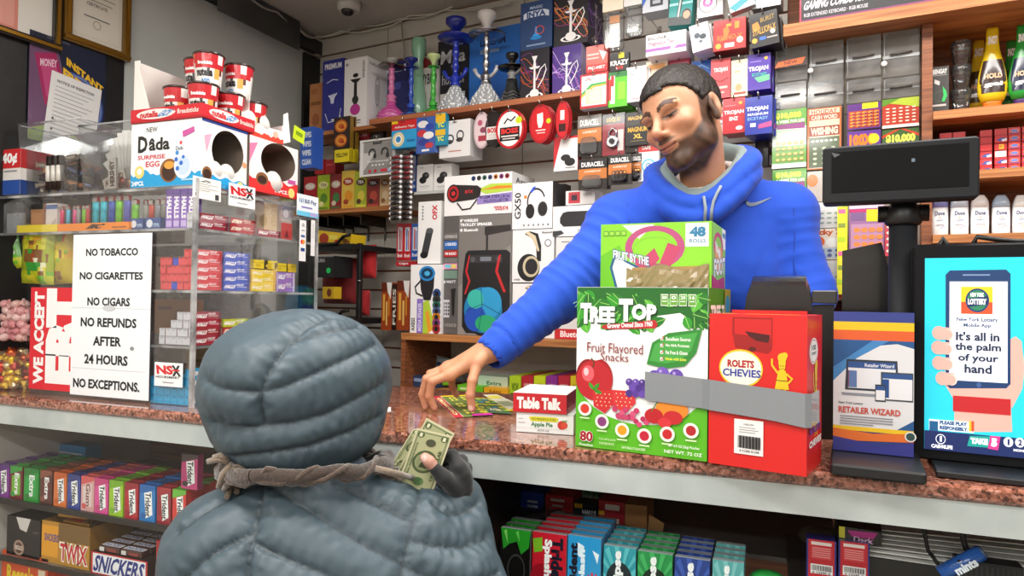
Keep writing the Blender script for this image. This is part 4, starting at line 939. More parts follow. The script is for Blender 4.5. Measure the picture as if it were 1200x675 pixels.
def hookah(lab,cx,yb,yt,y,vase,vw,vh,neck,plate,bowl,stemc,vmat='gloss',ports=2,hose=None):
 """yb, yt: base and top in photo pixels; vase/plate sizes in pixels too"""
 s=mpp(cx,(yb+yt)/2,y);p=FW.hit(cx,(yb+yt)/2,y);Ht=(yb-yt)*s
 e=empty('hookah',lab,'hookah');put(e,FW,p.x,y,ZS+.001)
 R=vw*s/2;hv=vh*s
 if vase[0]=='ball':prof=[(R*.55,0),(R*.8,hv*.06),(R,hv*.28),(R*.97,hv*.42),(R*.75,hv*.62),(R*.42,hv*.78),(R*.3,hv*.9),(R*.34,hv)]
 elif vase[0]=='cone':prof=[(R,0),(R,hv*.06),(R*.86,hv*.2),(R*.62,hv*.5),(R*.45,hv*.78),(R*.42,hv)]
 else:prof=[(R*.6,0),(R*.9,hv*.08),(R,hv*.22),(R*.93,hv*.4),(R*.66,hv*.6),(R*.36,hv*.82),(R*.28,hv)]
 b=MB();b.lathe(prof,vase[1],vmat,28)
 if vase[0]=='vase':
  for j in range(1,9):
   z=hv*(.06+.1*j);r=np.interp(z,[q[1]for q in prof],[q[0]for q in prof])
   for i in range(20):
    q=2*PI*(i+.5*(j%2))/20;b.ball((r*math.cos(q),r*math.sin(q),z),(R*.09,R*.09,R*.11),vase[1]if(i+j)%2 else vase[2],vmat,6,4)
 else:
  for j in range(3):
   z=hv*(.22+.13*j);r=np.interp(z,[q[1]for q in prof],[q[0]for q in prof])+.0006
   b.tube([(r*math.cos(q),r*math.sin(q),z+.004*math.sin(q*5))for q in[2*PI*i/24 for i in range(25)]],.0012,vase[2],'gloss',5)
 b.build('vase',e)
 zp=Ht*plate[1];pr=plate[0]*s/2;r0=R*neck
 b=MB();prof=[(r0*1.1,hv*.97),(r0*1.25,hv*1.03),(r0*.8,hv*1.1),(r0*1.3,hv*1.22),(r0*.7,hv*1.32),(r0*.55,hv*1.36)]
 n=5
 for i in range(1,n+1):
  z=hv*1.36+(zp-hv*1.36)*i/n;prof+=[(r0*.62,z-.004),(r0*(.85 if i%2 else .6),z)]
 b.lathe([q for q in prof if q[1]<=zp],stemc,'gloss' if stemc not in('#c8c8cc','#b8b8bc')else 'metal',20)
 for k in range(ports):
  q=PI*k+.15;zz=hv*1.18;d=1 if k==0 else-1
  b.tube([(d*r0,0,zz),(d*r0*2.2,0,zz+r0*.9),(d*r0*3.0,0,zz+r0*2.2)],[r0*.42,r0*.4,r0*.55],stemc,'gloss')
 b.build('stem',e)
 b=MB();b.lathe([(r0*.5,zp-.001),(pr*.5,zp+.002),(pr*.97,zp+pr*.16),(pr,zp+pr*.2),(pr*.94,zp+pr*.21),(pr*.5,zp+.007),(r0*.5,zp+.006)],plate[2],plate[3]if len(plate)>3 else 'gloss',32);b.build('ash_tray',e)
 br=bowl[0]*s/2;z0=zp+.007;z1=Ht
 b=MB();b.lathe([(r0*.5,z0),(r0*.6,z0+(z1-z0)*.3),(br*.45,z0+(z1-z0)*.4),(br*.6,z0+(z1-z0)*.55),(br,z0+(z1-z0)*.75),(br*1.02,z0+(z1-z0)*.95),(br*.85,z1),(br*.7,z1-.004)],bowl[1],'gloss',24);b.build('bowl',e)
 if hose:
  b=MB();b.tube([(R*.3,-.01,hv*1.2)]+[(R*(.5+.5*math.sin(t*.5)),-.012,hv*1.2-t*hv*.12)for t in range(8)],.003,hose,'rubber');b.build('hose',e)
 return e
hookah('small hookah with a crackled pink glass base and silver tray',459,129,51,-.16,('ball','#c8509a','#e89ac8'),33,27,.3,(31,.84,'#8a8880','metal'),(13,'#b9b4ae'),'#d878a8',ports=0)
hookah('small hookah with a dark blue glass base and blue stem',482,127,52,-.16,('ball','#16307a','#4a88c8'),24,17,.34,(17,.83,'#1c2c88'),(15,'#1a2a80'),'#2a50b8',ports=0)
hookah('small bright green glass hookah with a cream bowl',508,126,50,-.16,('ball','#2f9a34','#7ad04a'),25,16,.34,(14,.79,'#3fa83c'),(16,'#cfe09a'),'#48b83e',ports=0)
hookah('tall hookah with a cobalt blue tray and studded clear base',534,124,10,-.165,('vase','#a8acb0','#e4e6e8'),35,36,.3,(43,.76,'#20309c'),(24,'#1a2488'),'#2438b0')
hookah('tall hookah with a silver tray, white bowl and studded clear base',570,121,4,-.165,('vase','#a8aaac','#e8e8ea'),35,34,.3,(43,.74,'#b8bac0','metal'),(22,'#e2dcd8'),'#c8c8cc')
hookah('squat black hookah with a flared smoky base and black tray',600,117,53,-.17,('cone','#2a2c2c','#6a6c6c'),32,33,.3,(34,.68,'#4a4846','metal'),(15,'#1a1a1a'),'#8a8a8a',ports=1)
b=MB();s=mpp(487,50,-.06);b.lathe([(6*s,0),(12*s,14*s),(9.5*s,30*s),(6*s,55*s),(5.5*s,75*s),(8.5*s,90*s),(8.5*s,100*s),(7*s,102*s)],'#8fc0a0','gloss',24);o=b.build('glass_vase');put(o,FW,FW.hit(489,50,-.1).x,-.09,ZS+.001);tag(o,'tall pale green glass vase standing behind the blue and green hookahs','vase')
def hook(px,py,y,lab=None):
 p=FW.hit(px,py,y);b=MB();b.tube([(0,0,0),(0,y+.004,0),(0,y-.006,.004),(0,y-.012,.014)],.0019,'#b8b4ae','metal',6);b.box(-.008,-.002,-.012,.008,-.0003,.012,'#a8a49c','metal');o=b.build('peg_hook');put(o,FW,p.x,0,p.z)
 return tag(o,'metal peg hook sticking out of the slatted wall' if not lab else lab,'hook','peg hooks on the slatted wall')
def hang(name,lab,cat,rect,F,col,y=-.2,d=.02,n=1,hk_=True,group=None,mat='card',tilt=0,R=None,blister=None,cols=None,gap=.004):
 """a pack with a hang hole; blister = (x0, y0, x1, y1, depth, colour) of a bubble on its front"""
 X,Z,Wd,H=FW.fit(y,rect);th=d
 e=empty(name,lab,cat,group)if blister else None
 b=carton(Wd,th,H,col,[('e',.5,.05,.07,.018,'#4a4640')]+F,R,cols=cols,mat=mat)
 b.v=[(x,yy,z-H)for x,yy,z in b.v]
 o=b.build('card' if blister else name,e)
 t=e or o
 if blister:
  x0,y0,x1,y1,dd,cc=blister[:6];b=MB()
  b.rbox((x0-.5)*Wd,-dd,-y1*H,(x1-.5)*Wd,-.001,-y0*H,min(dd,.012),cc if cc else '#fff','cellophane' if not cc else 'gloss','y',3)
  b.build('blister',e)
 put(t,FW,X,y,Z+H,tilt=tilt)
 if e is None:tag(t,lab,cat,group)
 out=[t]
 if hk_:hook((rect[0]+rect[2])/2,rect[1]+.05*(rect[3]-rect[1]),y-.004)
 for i in range(1,n):
  c=dup(t,lab.replace('front','next')if False else '%s, %s behind the front one'%(lab,ORD[i-1]),group or('packs on one hook: '+lab)[:60]);c.location=t.location+FW.R@Vector((.004*i,(th+gap)*i,.001));out.append(c)
 if n>1:t['group']=group or('packs on one hook: '+lab)[:60]
 return out
food=lambda y:[('e',.45,y,.38,.14,'#c8641c'),('o',.45,y,.3,.1,.4,'#e8a03a'),('e',.55,y+.03,.12,.04,'#b83a1c')]
hang('spice_pack','tall pack with pictures of food and a yellow YELLOW label','pack',(391,137,410,190),[('r',0,0,1,.72,'#2c1c14')]+food(.2)+food(.52)+[('r',.08,.72,1,1,'#e8d420'),('t','YELLOW',.15,.8,.9,.89,'#3a3010',{'b':.04})],'#5a3a1c',-.22,.02,n=2,R=[('r',0,0,1,.7,'#8a6a20'),('r',0,.7,1,1,'#c8b41c')])
hang('small_pack','little dark red pack hanging above the ear-hook box','pack',(417,152,433,164),[('t','ROMA',.15,.3,.85,.7,'#e0b0b0')],'#8a1e26',-.15)
hang('small_pack','black clip pack hanging left of the blue tape','pack',(434,152,449,170),[('r',.2,.3,.8,.6,'#5a5652')],'#2a2624',-.15)
for i,(a,q)in enumerate(((369,380),(381,393))):
 wp('red_carton','red carton lying on the tea boxes, %s'%['left','right'][i],'box',(a,187,q,204),[('r',.1,.3,.9,.4,'#e85a5a')],'#c01c26',-.13,.05,group=None)
tea=[((356,207,371,241),'#b01c24','#e8d8c8','#7a1016','red'),((372,205,386,241),'#a8c020','#f0e8a0','#5a8a1c','lime green'),((387,204,400,241),'#8e1a22','#d8c8b0','#3a7a3a','dark red'),((400.5,200,415.5,240.5),'#e2c04a','#a83a1c','#e89a1c','golden yellow'),((416,201,429.5,240),'#b2c02e','#5a3a1c','#f0e04a','yellow-green'),((430,203,444.5,240),'#8c2a24','#3a1a18','#c8503a','maroon'),((445,203,457,240),'#c8a878','#8a5a30','#e0c8a0','tan')]
for i,(r,c,c2_,c3,nm)in enumerate(tea):
 wp('tea_box','%s tea box on the small worn shelf'%nm,'box',r,[('e',.5,.28,.4,.1,c2_),('t','TEA',.25,.24,.75,.32,'#fff' if c2_!='#f0e8a0' else '#444'),('e',.55,.65,.3,.14,c3),('e',.35,.8,.2,.07,c2_),('r',.1,.9,.9,.94,c3)],c,-.16,.07,snap=ZM+.001,R=[('g',[(.2,.8),(.8,.8),(.5,.5)],'#4a3a1c')])
X,Z,Wd,H=FW.fit(-.24,(423,163,464,206))
e=empty('earphone_box','silver-framed clear box with two black ear hooks','box');put(e,FW,X,-.24,Z)
b=MB();b.box(-Wd/2,.002,0,Wd/2,.04,H,'#b8b4ae','card');b.box(-Wd*.42,0,H*.07,Wd*.42,.0015,H*.9,'#8f8c88','card')
for a in((-.5,0,.5,.05),(-.5,.95,.5,1),(-.5,.05,-.43,.95),(.43,.05,.5,.95)):b.box(a[0]*Wd,-.006,a[1]*H,a[2]*Wd,.0015,a[3]*H,'#dedbd6','gloss')
b.face('F',-Wd/2,-.0005,0,Wd/2,0,H,[('g',[(.08,.35),(.45,.35),(.08,.85)],'#c9c6c2'),('t','SPORT EARPHONES',.2,.58,.8,.62,'#eeeeee')]+[('r',.32+.1*i,.68,.37+.1*i,.72,'#f0f0f0')for i in range(4)]+[('e',.27,.86,.04,None,'#c01c30'),('e',.43,.86,.04,None,'#c01c30'),('r',.58,.82,.76,.89,'#d82a3a'),('r',.78,.82,.92,.9,'#a8c8e8'),('r',.35,0,.6,.13,'#3a3836'),('t','SPORT',.38,.03,.57,.09,'#aaa')])
b.build('case_body',e)
for dx in(-.16,.2):
 b=MB();b.tube([(dx*Wd+.014*math.cos(q),-.003,H*.62+.016*math.sin(q))for q in[math.radians(200-20*i)for i in range(12)]],.0022,'#1a1a1a','rubber');b.ball((dx*Wd+.012,-.003,H*.55),(.006,.004,.009),'#222','rubber');b.build('ear_hook',e)
hook(443,164,-.245)
hang('tape_pack','blue pack of adhesive tape with a red top and a white roll','pack',(459,141,488,173),[('r',0,0,1,.34,'#c82026'),('r',0,0,.25,.1,'#e8c01c'),('t','Adhesive Tape',.12,.19,.92,.29,'#f0e8e0'),('e',.28,.68,.24,None,'#e0d0a0'),('e',.28,.68,.15,None,'#f4f0e0'),('e',.28,.68,.1,None,'#2a86c8'),('r',.62,.72,.95,.8,'#1c6aa8')],'#2a9ad0',-.27,.03,R=[('r',0,.34,1,1,'#cfd0c8')])
hang('toy_pack','blue and red sticker pack shaped like stacked caps','pack',(488,137,510,179),[('r',0,0,1,1,'#3a5ca8'),('e',.35,.2,.28,.1,'#e8e4e0'),('e',.7,.28,.22,.09,'#2a44a0'),('e',.3,.45,.25,.1,'#c8343c'),('e',.65,.52,.28,.1,'#f0ece8'),('e',.4,.7,.3,.1,'#2a3c90'),('e',.7,.8,.22,.08,'#c83a40'),('r',.3,.9,.7,.96,'#e8e8e8')],'#4a6cb0',-.27,.02)
hang('glue_pack','teal and yellow pack hanging right of the cap stickers','pack',(510.5,132,522,170),[('r',0,.03,1,.3,'#e8b82a'),('t','YC',.15,.3,.85,.46,'#f0e84a',{'b':.05}),('r',0,.52,1,.7,'#e8b82a'),('t','YC',.15,.72,.85,.88,'#f0e84a',{'b':.05})],'#1c8aa8',-.27,.02)
hang('earphone_box','white box with a pair of black ear-hook earphones','box',(515,141,551,184),[('o',.35,.5,.13,.13,.3,'#2a2a2a'),('o',.68,.42,.12,.14,.3,'#2a2a2a'),('e',.33,.58,.12,.06,'#3a3434'),('e',.66,.54,.11,.06,'#3a3434'),('r',.3,.82,.72,.85,'#c8807a')],'#e4e0de',-.25,.08,R=[('r',0,0,1,1,'#d0ccca')])
def disc(lab,rect,ring,face,txt,n=1,y=-.25):
 X,Z,Wd,H=FW.fit(y,rect);A=[2*PI*i/36 for i in range(36)]
 b=MB();b.prism([(Wd/2*math.cos(q),-H/2+H/2*math.sin(q))for q in A],0,.008,ring,'gloss')
 b.draw((-Wd/2,0,0),(1,0,0),(0,0,-1),Wd,H,[('e',.5,.5,.43,.44,face),('e',.5,.05,.07,.02,'#3a3632')]+txt,'gloss')
 o=b.build('strap_pack');put(o,FW,X,y,Z+H);tag(o,lab,'pack','oval packs hanging under the hookah shelf')
 hook((rect[0]+rect[2])/2,rect[1]+2,y-.004)
 for i in range(1,n):
  c=dup(o,'%s, %s behind the front one'%(lab,ORD[i-1]));c.location=o.location+FW.R@Vector((.003*i,.011*i,0))
boss=lambda tc,bx:[('r',.15,.45,.85,.8,bx),('t','BOSS',.2,.48,.8,.62,tc,{'b':.05}),('r',.2,.66,.8,.7,'#d8d0cc'),('r',.25,.73,.7,.76,'#d8d0cc'),('l',[(.3,.36),(.42,.24),(.55,.3),(.7,.2)],.05,'#2a2624')]
disc('oval pink and white patterned pack under the hookah shelf',(555,131,574,174),'#c8b0b4','#e0c8cc',[('e',.4,.3,.15,.08,'#b85a70'),('e',.6,.5,.2,.08,'#8a4a5c'),('r',.3,.65,.8,.8,'#a83a4a')])
disc('oval black pack with red and white lettering',(567,129,589,172),'#1a1818','#242020',boss('#c82a2e','#e8e4e0'),2)
disc('oval white pack with a red rim and red capitals',(581,128,614,174),'#c0202a','#f2eeec',boss('#e03a3a','#1c1a1a')+[('e',.82,.3,.11,None,'#c8d82a')],2,-.27)
disc('oval red pack with a white fist print',(620,122,647,168),'#a81c24','#c8242c',[('g',[(.35,.25),(.6,.22),(.62,.45),(.55,.6),(.42,.6),(.36,.45)],'#f0e8e4'),('r',.3,.65,.72,.68,'#f0d8d4'),('r',.35,.72,.7,.75,'#e8b8b4'),('e',.85,.45,.1,None,'#c8d82a')],3,-.27)
disc('narrow oval red pack with a white bottle print',(651,118,667,163),'#b01c24','#c8242c',[('r',.35,.25,.65,.5,'#f0e8e4'),('r',.25,.6,.75,.8,'#3a1414')],2,-.27)
X,Z,Wd,H=FW.fit(-.26,(457,181,472,261))
for k,dx in enumerate((0,.03)):
 e=empty('bead_strand',['strand of black-and-white wrapped candy tubes hanging by the ear-hook box','second strand of candy tubes hanging just right of the first'][k],'strand');put(e,FW,X+dx,-.26+.02*k,Z)
 b=MB();b.box(-.022,0,0,.022,.004,H,'#d8d0d0','cellophane');b.build('clear_sleeve',e)
 for i in range(13):
  z=H*(1-(i+.7)/13.5);b=MB();b.tube([(-.018,-.004,z),(.018,-.004,z+.003)],.0055,'#201a1c' if i>4 else '#7a1c26','gloss',8)
  b.ball((-.021,-.004,z),.006,'#e8e4e4','gloss',8,5);b.ball((.021,-.004,z+.003),.006,'#e8e4e4','gloss',8,5);b.build('candy_tube',e)
brush=lambda c,c2:[('r',.2,.1,.8,.75,'#dfe4ea'),('r',.35,.15,.5,.72,c2),('r',.58,.2,.7,.72,c),('r',0,.78,1,1,c),('t','Brush',.15,.82,.85,.92,'#fff')]
for i,(r,c,c2_,lb)in enumerate((((465,262,473,305),'#b01c26','#8a1a20','red toothbrush pack, leftmost of three'),((473,262,482,305),'#c82430','#2a6ac8','red and blue toothbrush pack, middle of three'),((482,262,491,304),'#2a5ab8','#c82430','blue toothbrush pack, rightmost of three'))):
 wp('toothbrush_pack',lb,'pack',r,brush(c,c2_),'#c8303a' if i<2 else '#3a6ab8',-.2,.012,mat='gloss')
b=carton(.09,.06,.016,'#b81c28',[('t','Colgate',.15,.2,.6,.8,'#fff')]);o=b.build('toothbrush_tray');p=FW.hit(476,306,-.21);put(o,FW,p.x,-.21,p.z-.017);tag(o,'red tray under the toothbrush packs','tray')
for i,px in enumerate((482,484.5)):
 wp('toothbrush_pack',['thin red toothbrush pack hanging high by the small earbud boxes','thin blue toothbrush pack beside the thin red one'][i],'pack',(px-3+i*2,178,px+1+i*2,224),brush('#b01c26' if i==0 else '#2a5ab8','#8a1a20'),'#b0303a' if i==0 else '#3a5aa8',-.18,.01)
chip=[('r',.0,.0,1,.2,'#6a2a14'),('r',.15,.25,.35,.8,'#e8b04a'),('r',.45,.4,.6,.9,'#f0c870'),('r',.68,.3,.8,.7,'#d8902a'),('g',[(.5,.0),(1,.0),(.9,.35),(.6,.2)],'#f0ece8')]
for i,r in enumerate(((447,331,459,387),(459,333,465,386),(465,329,480,387))):
 wp('snack_box',['brown and orange french-fry snack box, left','dark spine of a snack box between two orange ones','brown and orange snack box with a white torn flap, right'][i],'box',r,chip if i!=1 else[('t','FRIES',.2,.1,.8,.9,'#e8e0d0',{'r':90})],'#a8461c' if i!=1 else '#2a1410',-.2-.01*(i==2),.05)
ZL=FW.hit(560,394,-.3).z;xl=FW.hit(470,395,-.3).x;xr2=FW.hit(760,400,-.3).x;ZI=FW.hit(560,461,-.27).z
e=empty('wall_cabinet','orange-brown wooden shelf unit against the wall under the audio boxes','shelf unit');put(e,FW,0,0,0)
b=MB();b.box(xl,-.3,ZL-.022,xr2,-.001,ZL,'#b06a38','wood');b.build('top_board',e)
b=MB();b.box(xl,-.299,0,xl+.018,-.001,ZL-.0225,'#a06030','dark_wood');b.build('side_board',e)
b=MB();b.box(xl+.019,-.295,ZI-.018,xr2,-.001,ZI-.001,'#a06030','wood');b.build('shelf_board',e)
b=MB();b.box(xl+.019,-.02,ZI,xr2,-.003,ZL-.023,'#8f8a84','shop_wall');b.build('back_board',e)
dots=lambda y0,x0,x1,n,v=False:[('e',(x0+(x1-x0)*i/(n-1))if not v else y0,y0 if not v else(x0+(x1-x0)*i/(n-1)),.032 if not v else .13,None,['#2a4a80','#3a3a3a','#2a6a5a','#4a5a8a','#c87a1c','#8a3a7a','#a02a2a'][i%7])for i in range(n)]
dot2=lambda ops:ops+[('e',o_[1],o_[2],o_[3]*.5,None,'#16161a')for o_ in ops]
spk=[('r',0,0,.235,1,'#5c5856'),('r',.235,0,1,1,'#8c8782'),('g',[(.235,0),(1,0),(1,.25),(.235,.6)],'#7b7672'),('g',[(.6,.3),(1,.5),(1,1),(.8,1)],'#a8a4a0'),('t','8" WIRELESS',.25,.03,.52,.055,'#fff',{'b':.04}),('t','TROLLEY SPEAKER',.25,.065,.73,.09,'#fff',{'b':.04}),('t','Bluetooth',.31,.11,.52,.135,'#fff',{'b':.03}),('e',.27,.122,.02,None,'#f0f0f0'),('r',.64,.12,.67,.32,'#2a2828'),('g',[(.62,.1),(.99,.09),(1,.14),(.68,.17),(.62,.17)],'#2f2c2c'),('r',.62,.1,.68,.17,'#2f2c2c'),('g',[(.34,.32),(.38,.295),(.94,.295),(.99,.32),(1,.95),(.94,.985),(.36,.985),(.3,.93),(.3,.5)],'#1c1b1d'),('r',.4,.335,.88,.4,'#333236'),('e',.45,.37,.035,None,'#565458'),('e',.83,.37,.035,None,'#565458'),('r',.56,.35,.72,.385,'#7a8088'),('g',[(.39,.34),(.41,.33),(.37,.47),(.42,.55),(.35,.66),(.33,.66),(.39,.55),(.34,.47)],'#c8262c'),('g',[(.83,.34),(.86,.33),(.82,.47),(.94,.64),(.9,.64),(.78,.47)],'#c8262c'),('e',.62,.8,.3,.205,'#101014'),('e',.61,.79,.28,.19,'#1d7fb4'),('e',.68,.73,.2,.13,'#2c9bd0'),('e',.5,.86,.16,.11,'#2450b8'),('e',.66,.9,.16,.07,'#2aa870'),('e',.5,.7,.12,.08,'#3ab8a8'),('l',[(.36,.8),(.6,.74),(.86,.82)],.008,'#123a5a'),('l',[(.58,.61),(.6,.78),(.55,.97)],.008,'#123a5a'),('r',.01,.14,.22,.2,'#6a6664'),('t','EXPERIENCE',.02,.16,.21,.185,'#c8c4c0'),('r',.01,.21,.22,.28,'#2a64b0'),('t','USB/SD',.03,.225,.2,.25,'#fff'),('r',.01,.29,.22,.345,'#b01e26'),('t','FM RADIO',.03,.305,.2,.33,'#fff'),('r',.01,.355,.22,.395,'#777370'),('r',.01,.4,.22,.45,'#d890b0'),('r',.03,.41,.12,.44,'#78c8d8'),('r',.13,.41,.2,.44,'#e0d060'),('r',.01,.46,.22,.53,'#6e8a7a'),('t','8 WATT',.02,.545,.2,.57,'#eee'),('g',[(.13,.62),(.2,.61),(.19,.7),(.18,.84),(.15,.84),(.14,.7)],'#161616'),('r',.02,.71,.11,.86,'#c8c8cc')]+[('r',.03+.03*(i%3),.73+.03*(i//3),.048+.03*(i%3),.75+.03*(i//3),'#2a2a2a')for i in range(12)]+[('t','VIBE8',.03,.91,.22,.94,'#9a9690')]
wp('speaker_carton','tall grey carton reading WIRELESS TROLLEY SPEAKER with a blue-lit speaker','box',(519.5,252,598.5,393),spk,'#6e6a68',-.27,.16,snap=ZL+.001,R=[('r',0,0,1,1,'#b8b4b0')])
axs=[('r',0,0,1,1,'#f2efee')]+dot2(dots(.1,.44,.93,7))+[('g',[(.5,.55),(1,.5),(1,.72),(.5,.75)],'#9a88c8'),('g',[(.5,.38),(.7,.26),(1,.28),(1,.46),(.62,.5)],'#b8d84a'),('g',[(.55,.4),(.8,.32),(1,.34),(1,.4)],'#e88a2a'),('g',[(.14,.22),(.5,.28),(.56,.36),(.54,.56),(.46,.62),(.14,.66)],'#26201f'),('e',.14,.44,.1,.23,'#1a1616'),('e',.14,.44,.085,.19,'#b01e22'),('e',.14,.44,.055,.12,'#1c1414'),('e',.14,.44,.03,.06,'#c8282c'),('t','BTX',.32,.38,.44,.46,'#d8303a'),('l',[(.2,.68),(.28,.86),(.4,.84),(.5,.62)],.02,'#2a2422'),('t','PORTABLE MEDIA',.53,.54,.97,.62,'#3a2a6a',{'r':180}),('t','BLUETOOTH',.6,.64,.95,.71,'#3a2a6a',{'r':180}),('t','AXESS',.76,.82,.96,.92,'#c8202c',{'r':180,'s':-.3})]
zz=ZL+.001+FW.fit(-.27,(519.5,252,598.5,393))[3]+.001
wp('speaker_carton','white, purple and lime carton upside down on the trolley speaker box','box',(521,204,600,252),axs,'#efecea',-.27,.16,R=[('t','Axess',.15,.1,.8,.25,'#4a4a4a'),('r',.1,.6,.9,.75,'#c8d0c0')],snap=zz)
hdp=lambda acc:[('o',.6,.42,.23,.3,.14,'#1d1c20',20,200),('e',.45,.62,.11,.16,'#161618'),('e',.76,.58,.12,.16,'#1a1a1c'),('o',.76,.58,.12,.16,.2,'#3a3a3e'),('g',[(.44,.2),(.52,.1),(.6,.08),(.5,.22)],acc)]
wp('headphone_box','white box with upright letters and black and blue headphones','box',(600.5,214,647.5,268),[('t','GX50',.06,.2,.22,.78,'#22222a',{'r':90,'b':.02})]+hdp('#2a58d8')+[('e',.3+.12*i,.92,.025,None,'#8a8a8e')for i in range(6)]+[('r',.3,.27,.37,.34,'#e88a3a')],'#f2f0ef',-.27,.14,cols={'T':'#9a9896','R':'#2b2a2c'})
hd2=lambda:[('g',[(.42,.03),(.62,.08),(.7,.3),(.7,.6),(.6,.6),(.58,.35),(.5,.18),(.3,.08)],'#1c1b1d'),('g',[(.38,.03),(.56,.12),(.66,.4),(.62,.42),(.5,.2),(.32,.06)],'#d8c8a8'),('e',.4,.72,.27,.26,'#17161a'),('e',.46,.7,.2,.2,'#cdbf9e'),('e',.47,.7,.15,.15,'#222024'),('e',.86,.26,.08,None,'#6a6a6e'),('e',.86,.26,.06,None,'#f0f0f0'),('t','Bluetooth',.72,.04,.96,.08,'#555'),('r',.7,.86,.95,.87,'#888'),('r',.7,.9,.95,.91,'#888'),('t','AXESS',.05,.93,.2,.96,'#555')]
wp('headphone_box','white box with a large beige and black headphone, upper of two','box',(600.5,269,649,331),hd2(),'#f1efee',-.27,.14)
wp('headphone_box','white box with a beige and black headphone, lower of two','box',(600.5,332.5,650,393),hd2(),'#f1efee',-.27,.14,snap=ZL+.001)
wp('speaker_carton','white box with red upright letters and a dark grey cylinder speaker','box',(490,236,516.5,309),[('t','OFX',.62,.06,.84,.3,'#c8202c',{'r':90,'b':.04}),('l',[(.3,.86),(.5,.5),(.55,.46)],.3,'#38383c'),('e',.28,.86,.17,.055,'#18181a'),('e',.52,.47,.16,.045,'#55555a')]+[('e',.2,.08+.05*i,.04,None,'#888')for i in range(5)],'#ecebe9',-.27,.1)
wp('speaker_carton','white and purple carton with a blue-ended speaker and a column of dots','box',(481,310,517,391),[('g',[(.22,.5),(.42,.5),(.42,1),(.22,1)],'#8a70c0'),('g',[(.42,.55),(.6,.5),(.8,.9),(.6,1),(.42,1)],'#b0cc3a'),('g',[(.5,.7),(.6,.66),(.72,.95),(.6,1)],'#e89a2a'),('l',[(.5,.15),(.15,.33),(.2,.42),(.4,.46)],.05,'#1f1c1c'),('g',[(.3,.12),(.78,.14),(.76,.34),(.66,.52),(.44,.52),(.34,.36)],'#232024'),('e',.54,.13,.26,.11,'#2a86c8'),('e',.54,.13,.19,.08,'#123a5c'),('e',.54,.13,.09,.035,'#4ab0e0'),('t','AXESS',.04,.78,.16,.97,'#333',{'r':90,'s':0}),('t','MEDIA SPEAKER',.26,.56,.38,.97,'#e8e0f8',{'r':90})]+dot2(dots(.86,.42,.93,7,True)),'#efedec',-.285,.1,snap=ZL+.001)
for i,r in enumerate(((488.5,193,507.5,224),(508.5,192,529,224))):
 wp('earbud_box','small white box with black earbuds, %s of the pair above the cylinder speaker box'%['left','right'][i],'box',r,[('e',.55,.42,.22,.13,'#222'),('e',.38,.58,.22,.13,'#1a1a1a'),('e',.6,.4,.1,.05,'#55555a'),('r',.2,.8,.8,.83,'#aaa'),('r',.3,.87,.7,.89,'#bbb'),('t','TWS',.15,.08,.4,.14,'#888')],'#dddbd8',-.2,.05)
b=MB();p=FW.hit(508,225.5,-.2);b.box(-.075,-.21,-.006,.09,-.0005,0,'#c8c4bc','acrylic');b.box(-.075,-.212,-.006,.09,-.21,.004,'#b8b8b4','plastic');o=b.build('wall_shelf');put(o,FW,p.x,0,p.z);tag(o,'narrow pale shelf under the two earbud boxes','shelf')
wp('speaker_carton','white box with a long black pill speaker behind the blue sleeve','box',(648,240,735,276),[('g',[(.1,.38),(.14,.22),(.2,.18),(.95,.2),(.98,.4),(.97,.62),(.9,.68),(.15,.68),(.1,.55)],'#232326'),('t','|O|',.62,.33,.7,.55,'#d8d8d8'),('t','PORTABLE SPEAKER',.35,.78,.75,.87,'#8a8a8e'),('g',[(.0,.82),(.12,.8),(.16,.9),(.05,1),(0,1)],'#3a3a3e')],'#eeecea',-.27,.12)
wp('speaker_carton','white carton reading PORTABLE PA SYSTEM half hidden by the sleeve','box',(651,277,735,394),[('r',.26,.08,.8,.3,'#f6f4f2'),('o',.5,.19,.2,.09,.12,'#777'),('t','AX',.33,.1,.52,.24,'#5a5a5e',{'b':.03}),('t','PORTABLE',.1,.36,.62,.43,'#b05a5a'),('t','PA SYSTEM',.15,.47,.5,.51,'#9a6a6a'),('r',.08,.04,.2,.05,'#999'),('r',0,.9,1,1,'#c8202a'),('t','Bluetooth',.08,.92,.5,.98,'#fff')],'#e6e2e0',-.27,.12,snap=ZL+.001)
wp('small_box','small white box with a red picture above the pill speaker box','box',(663,223,697,239.5),[('r',.1,.1,.5,.9,'#c03a44'),('r',.2,.3,.4,.7,'#3a2a3a'),('r',.6,.2,.9,.4,'#c8c4c0')],'#e9e5e2',-.22,.07)
wp('small_box','black box tucked beside the upper headphone box','box',(640,216,662,240),[('r',.2,.2,.5,.8,'#4a4a4e')],'#1e1d20',-.1,.05)
wp('snack_tray','dark blue flat packs at the left inside the cabinet','pack',(481,441,506,457),[('r',.1,.2,.8,.5,'#8aa0c0')],'#2a3c5c',-.26,.1,snap=ZI,rz=-12)
for i,(r,c,F_,y,lb,tl)in enumerate((((508,410,530,440),'#8f979c',[('t','CRISPY',.15,.2,.85,.35,'#2a3a4a'),('r',.2,.5,.8,.55,'#4a5a6a')],-.12,'grey snack bag leaning inside the cabinet',8),((528,414,545,440),'#5a5a5c',[('r',.2,.2,.8,.5,'#2a2a2c')],-.1,'dark bag beside the grey snack bag in the cabinet',-6),((506,428,533,442),'#7ac02a',[('r',.2,.3,.8,.6,'#d8e8a0')],-.2,'lime green bag lying in the cabinet',-5))):
 X,Z,Wd,H=FW.fit(y,r);o=pouch(Wd,H,.03,c,[(.15,.2,.85,.35,'#2a3a4a')]if i<2 else[(.2,.3,.8,.6,'#d8e8a0')],40+i).build('snack_bag');put(o,FW,X,y,ZI+.003,tilt=tl);tag(o,lb,'bag')
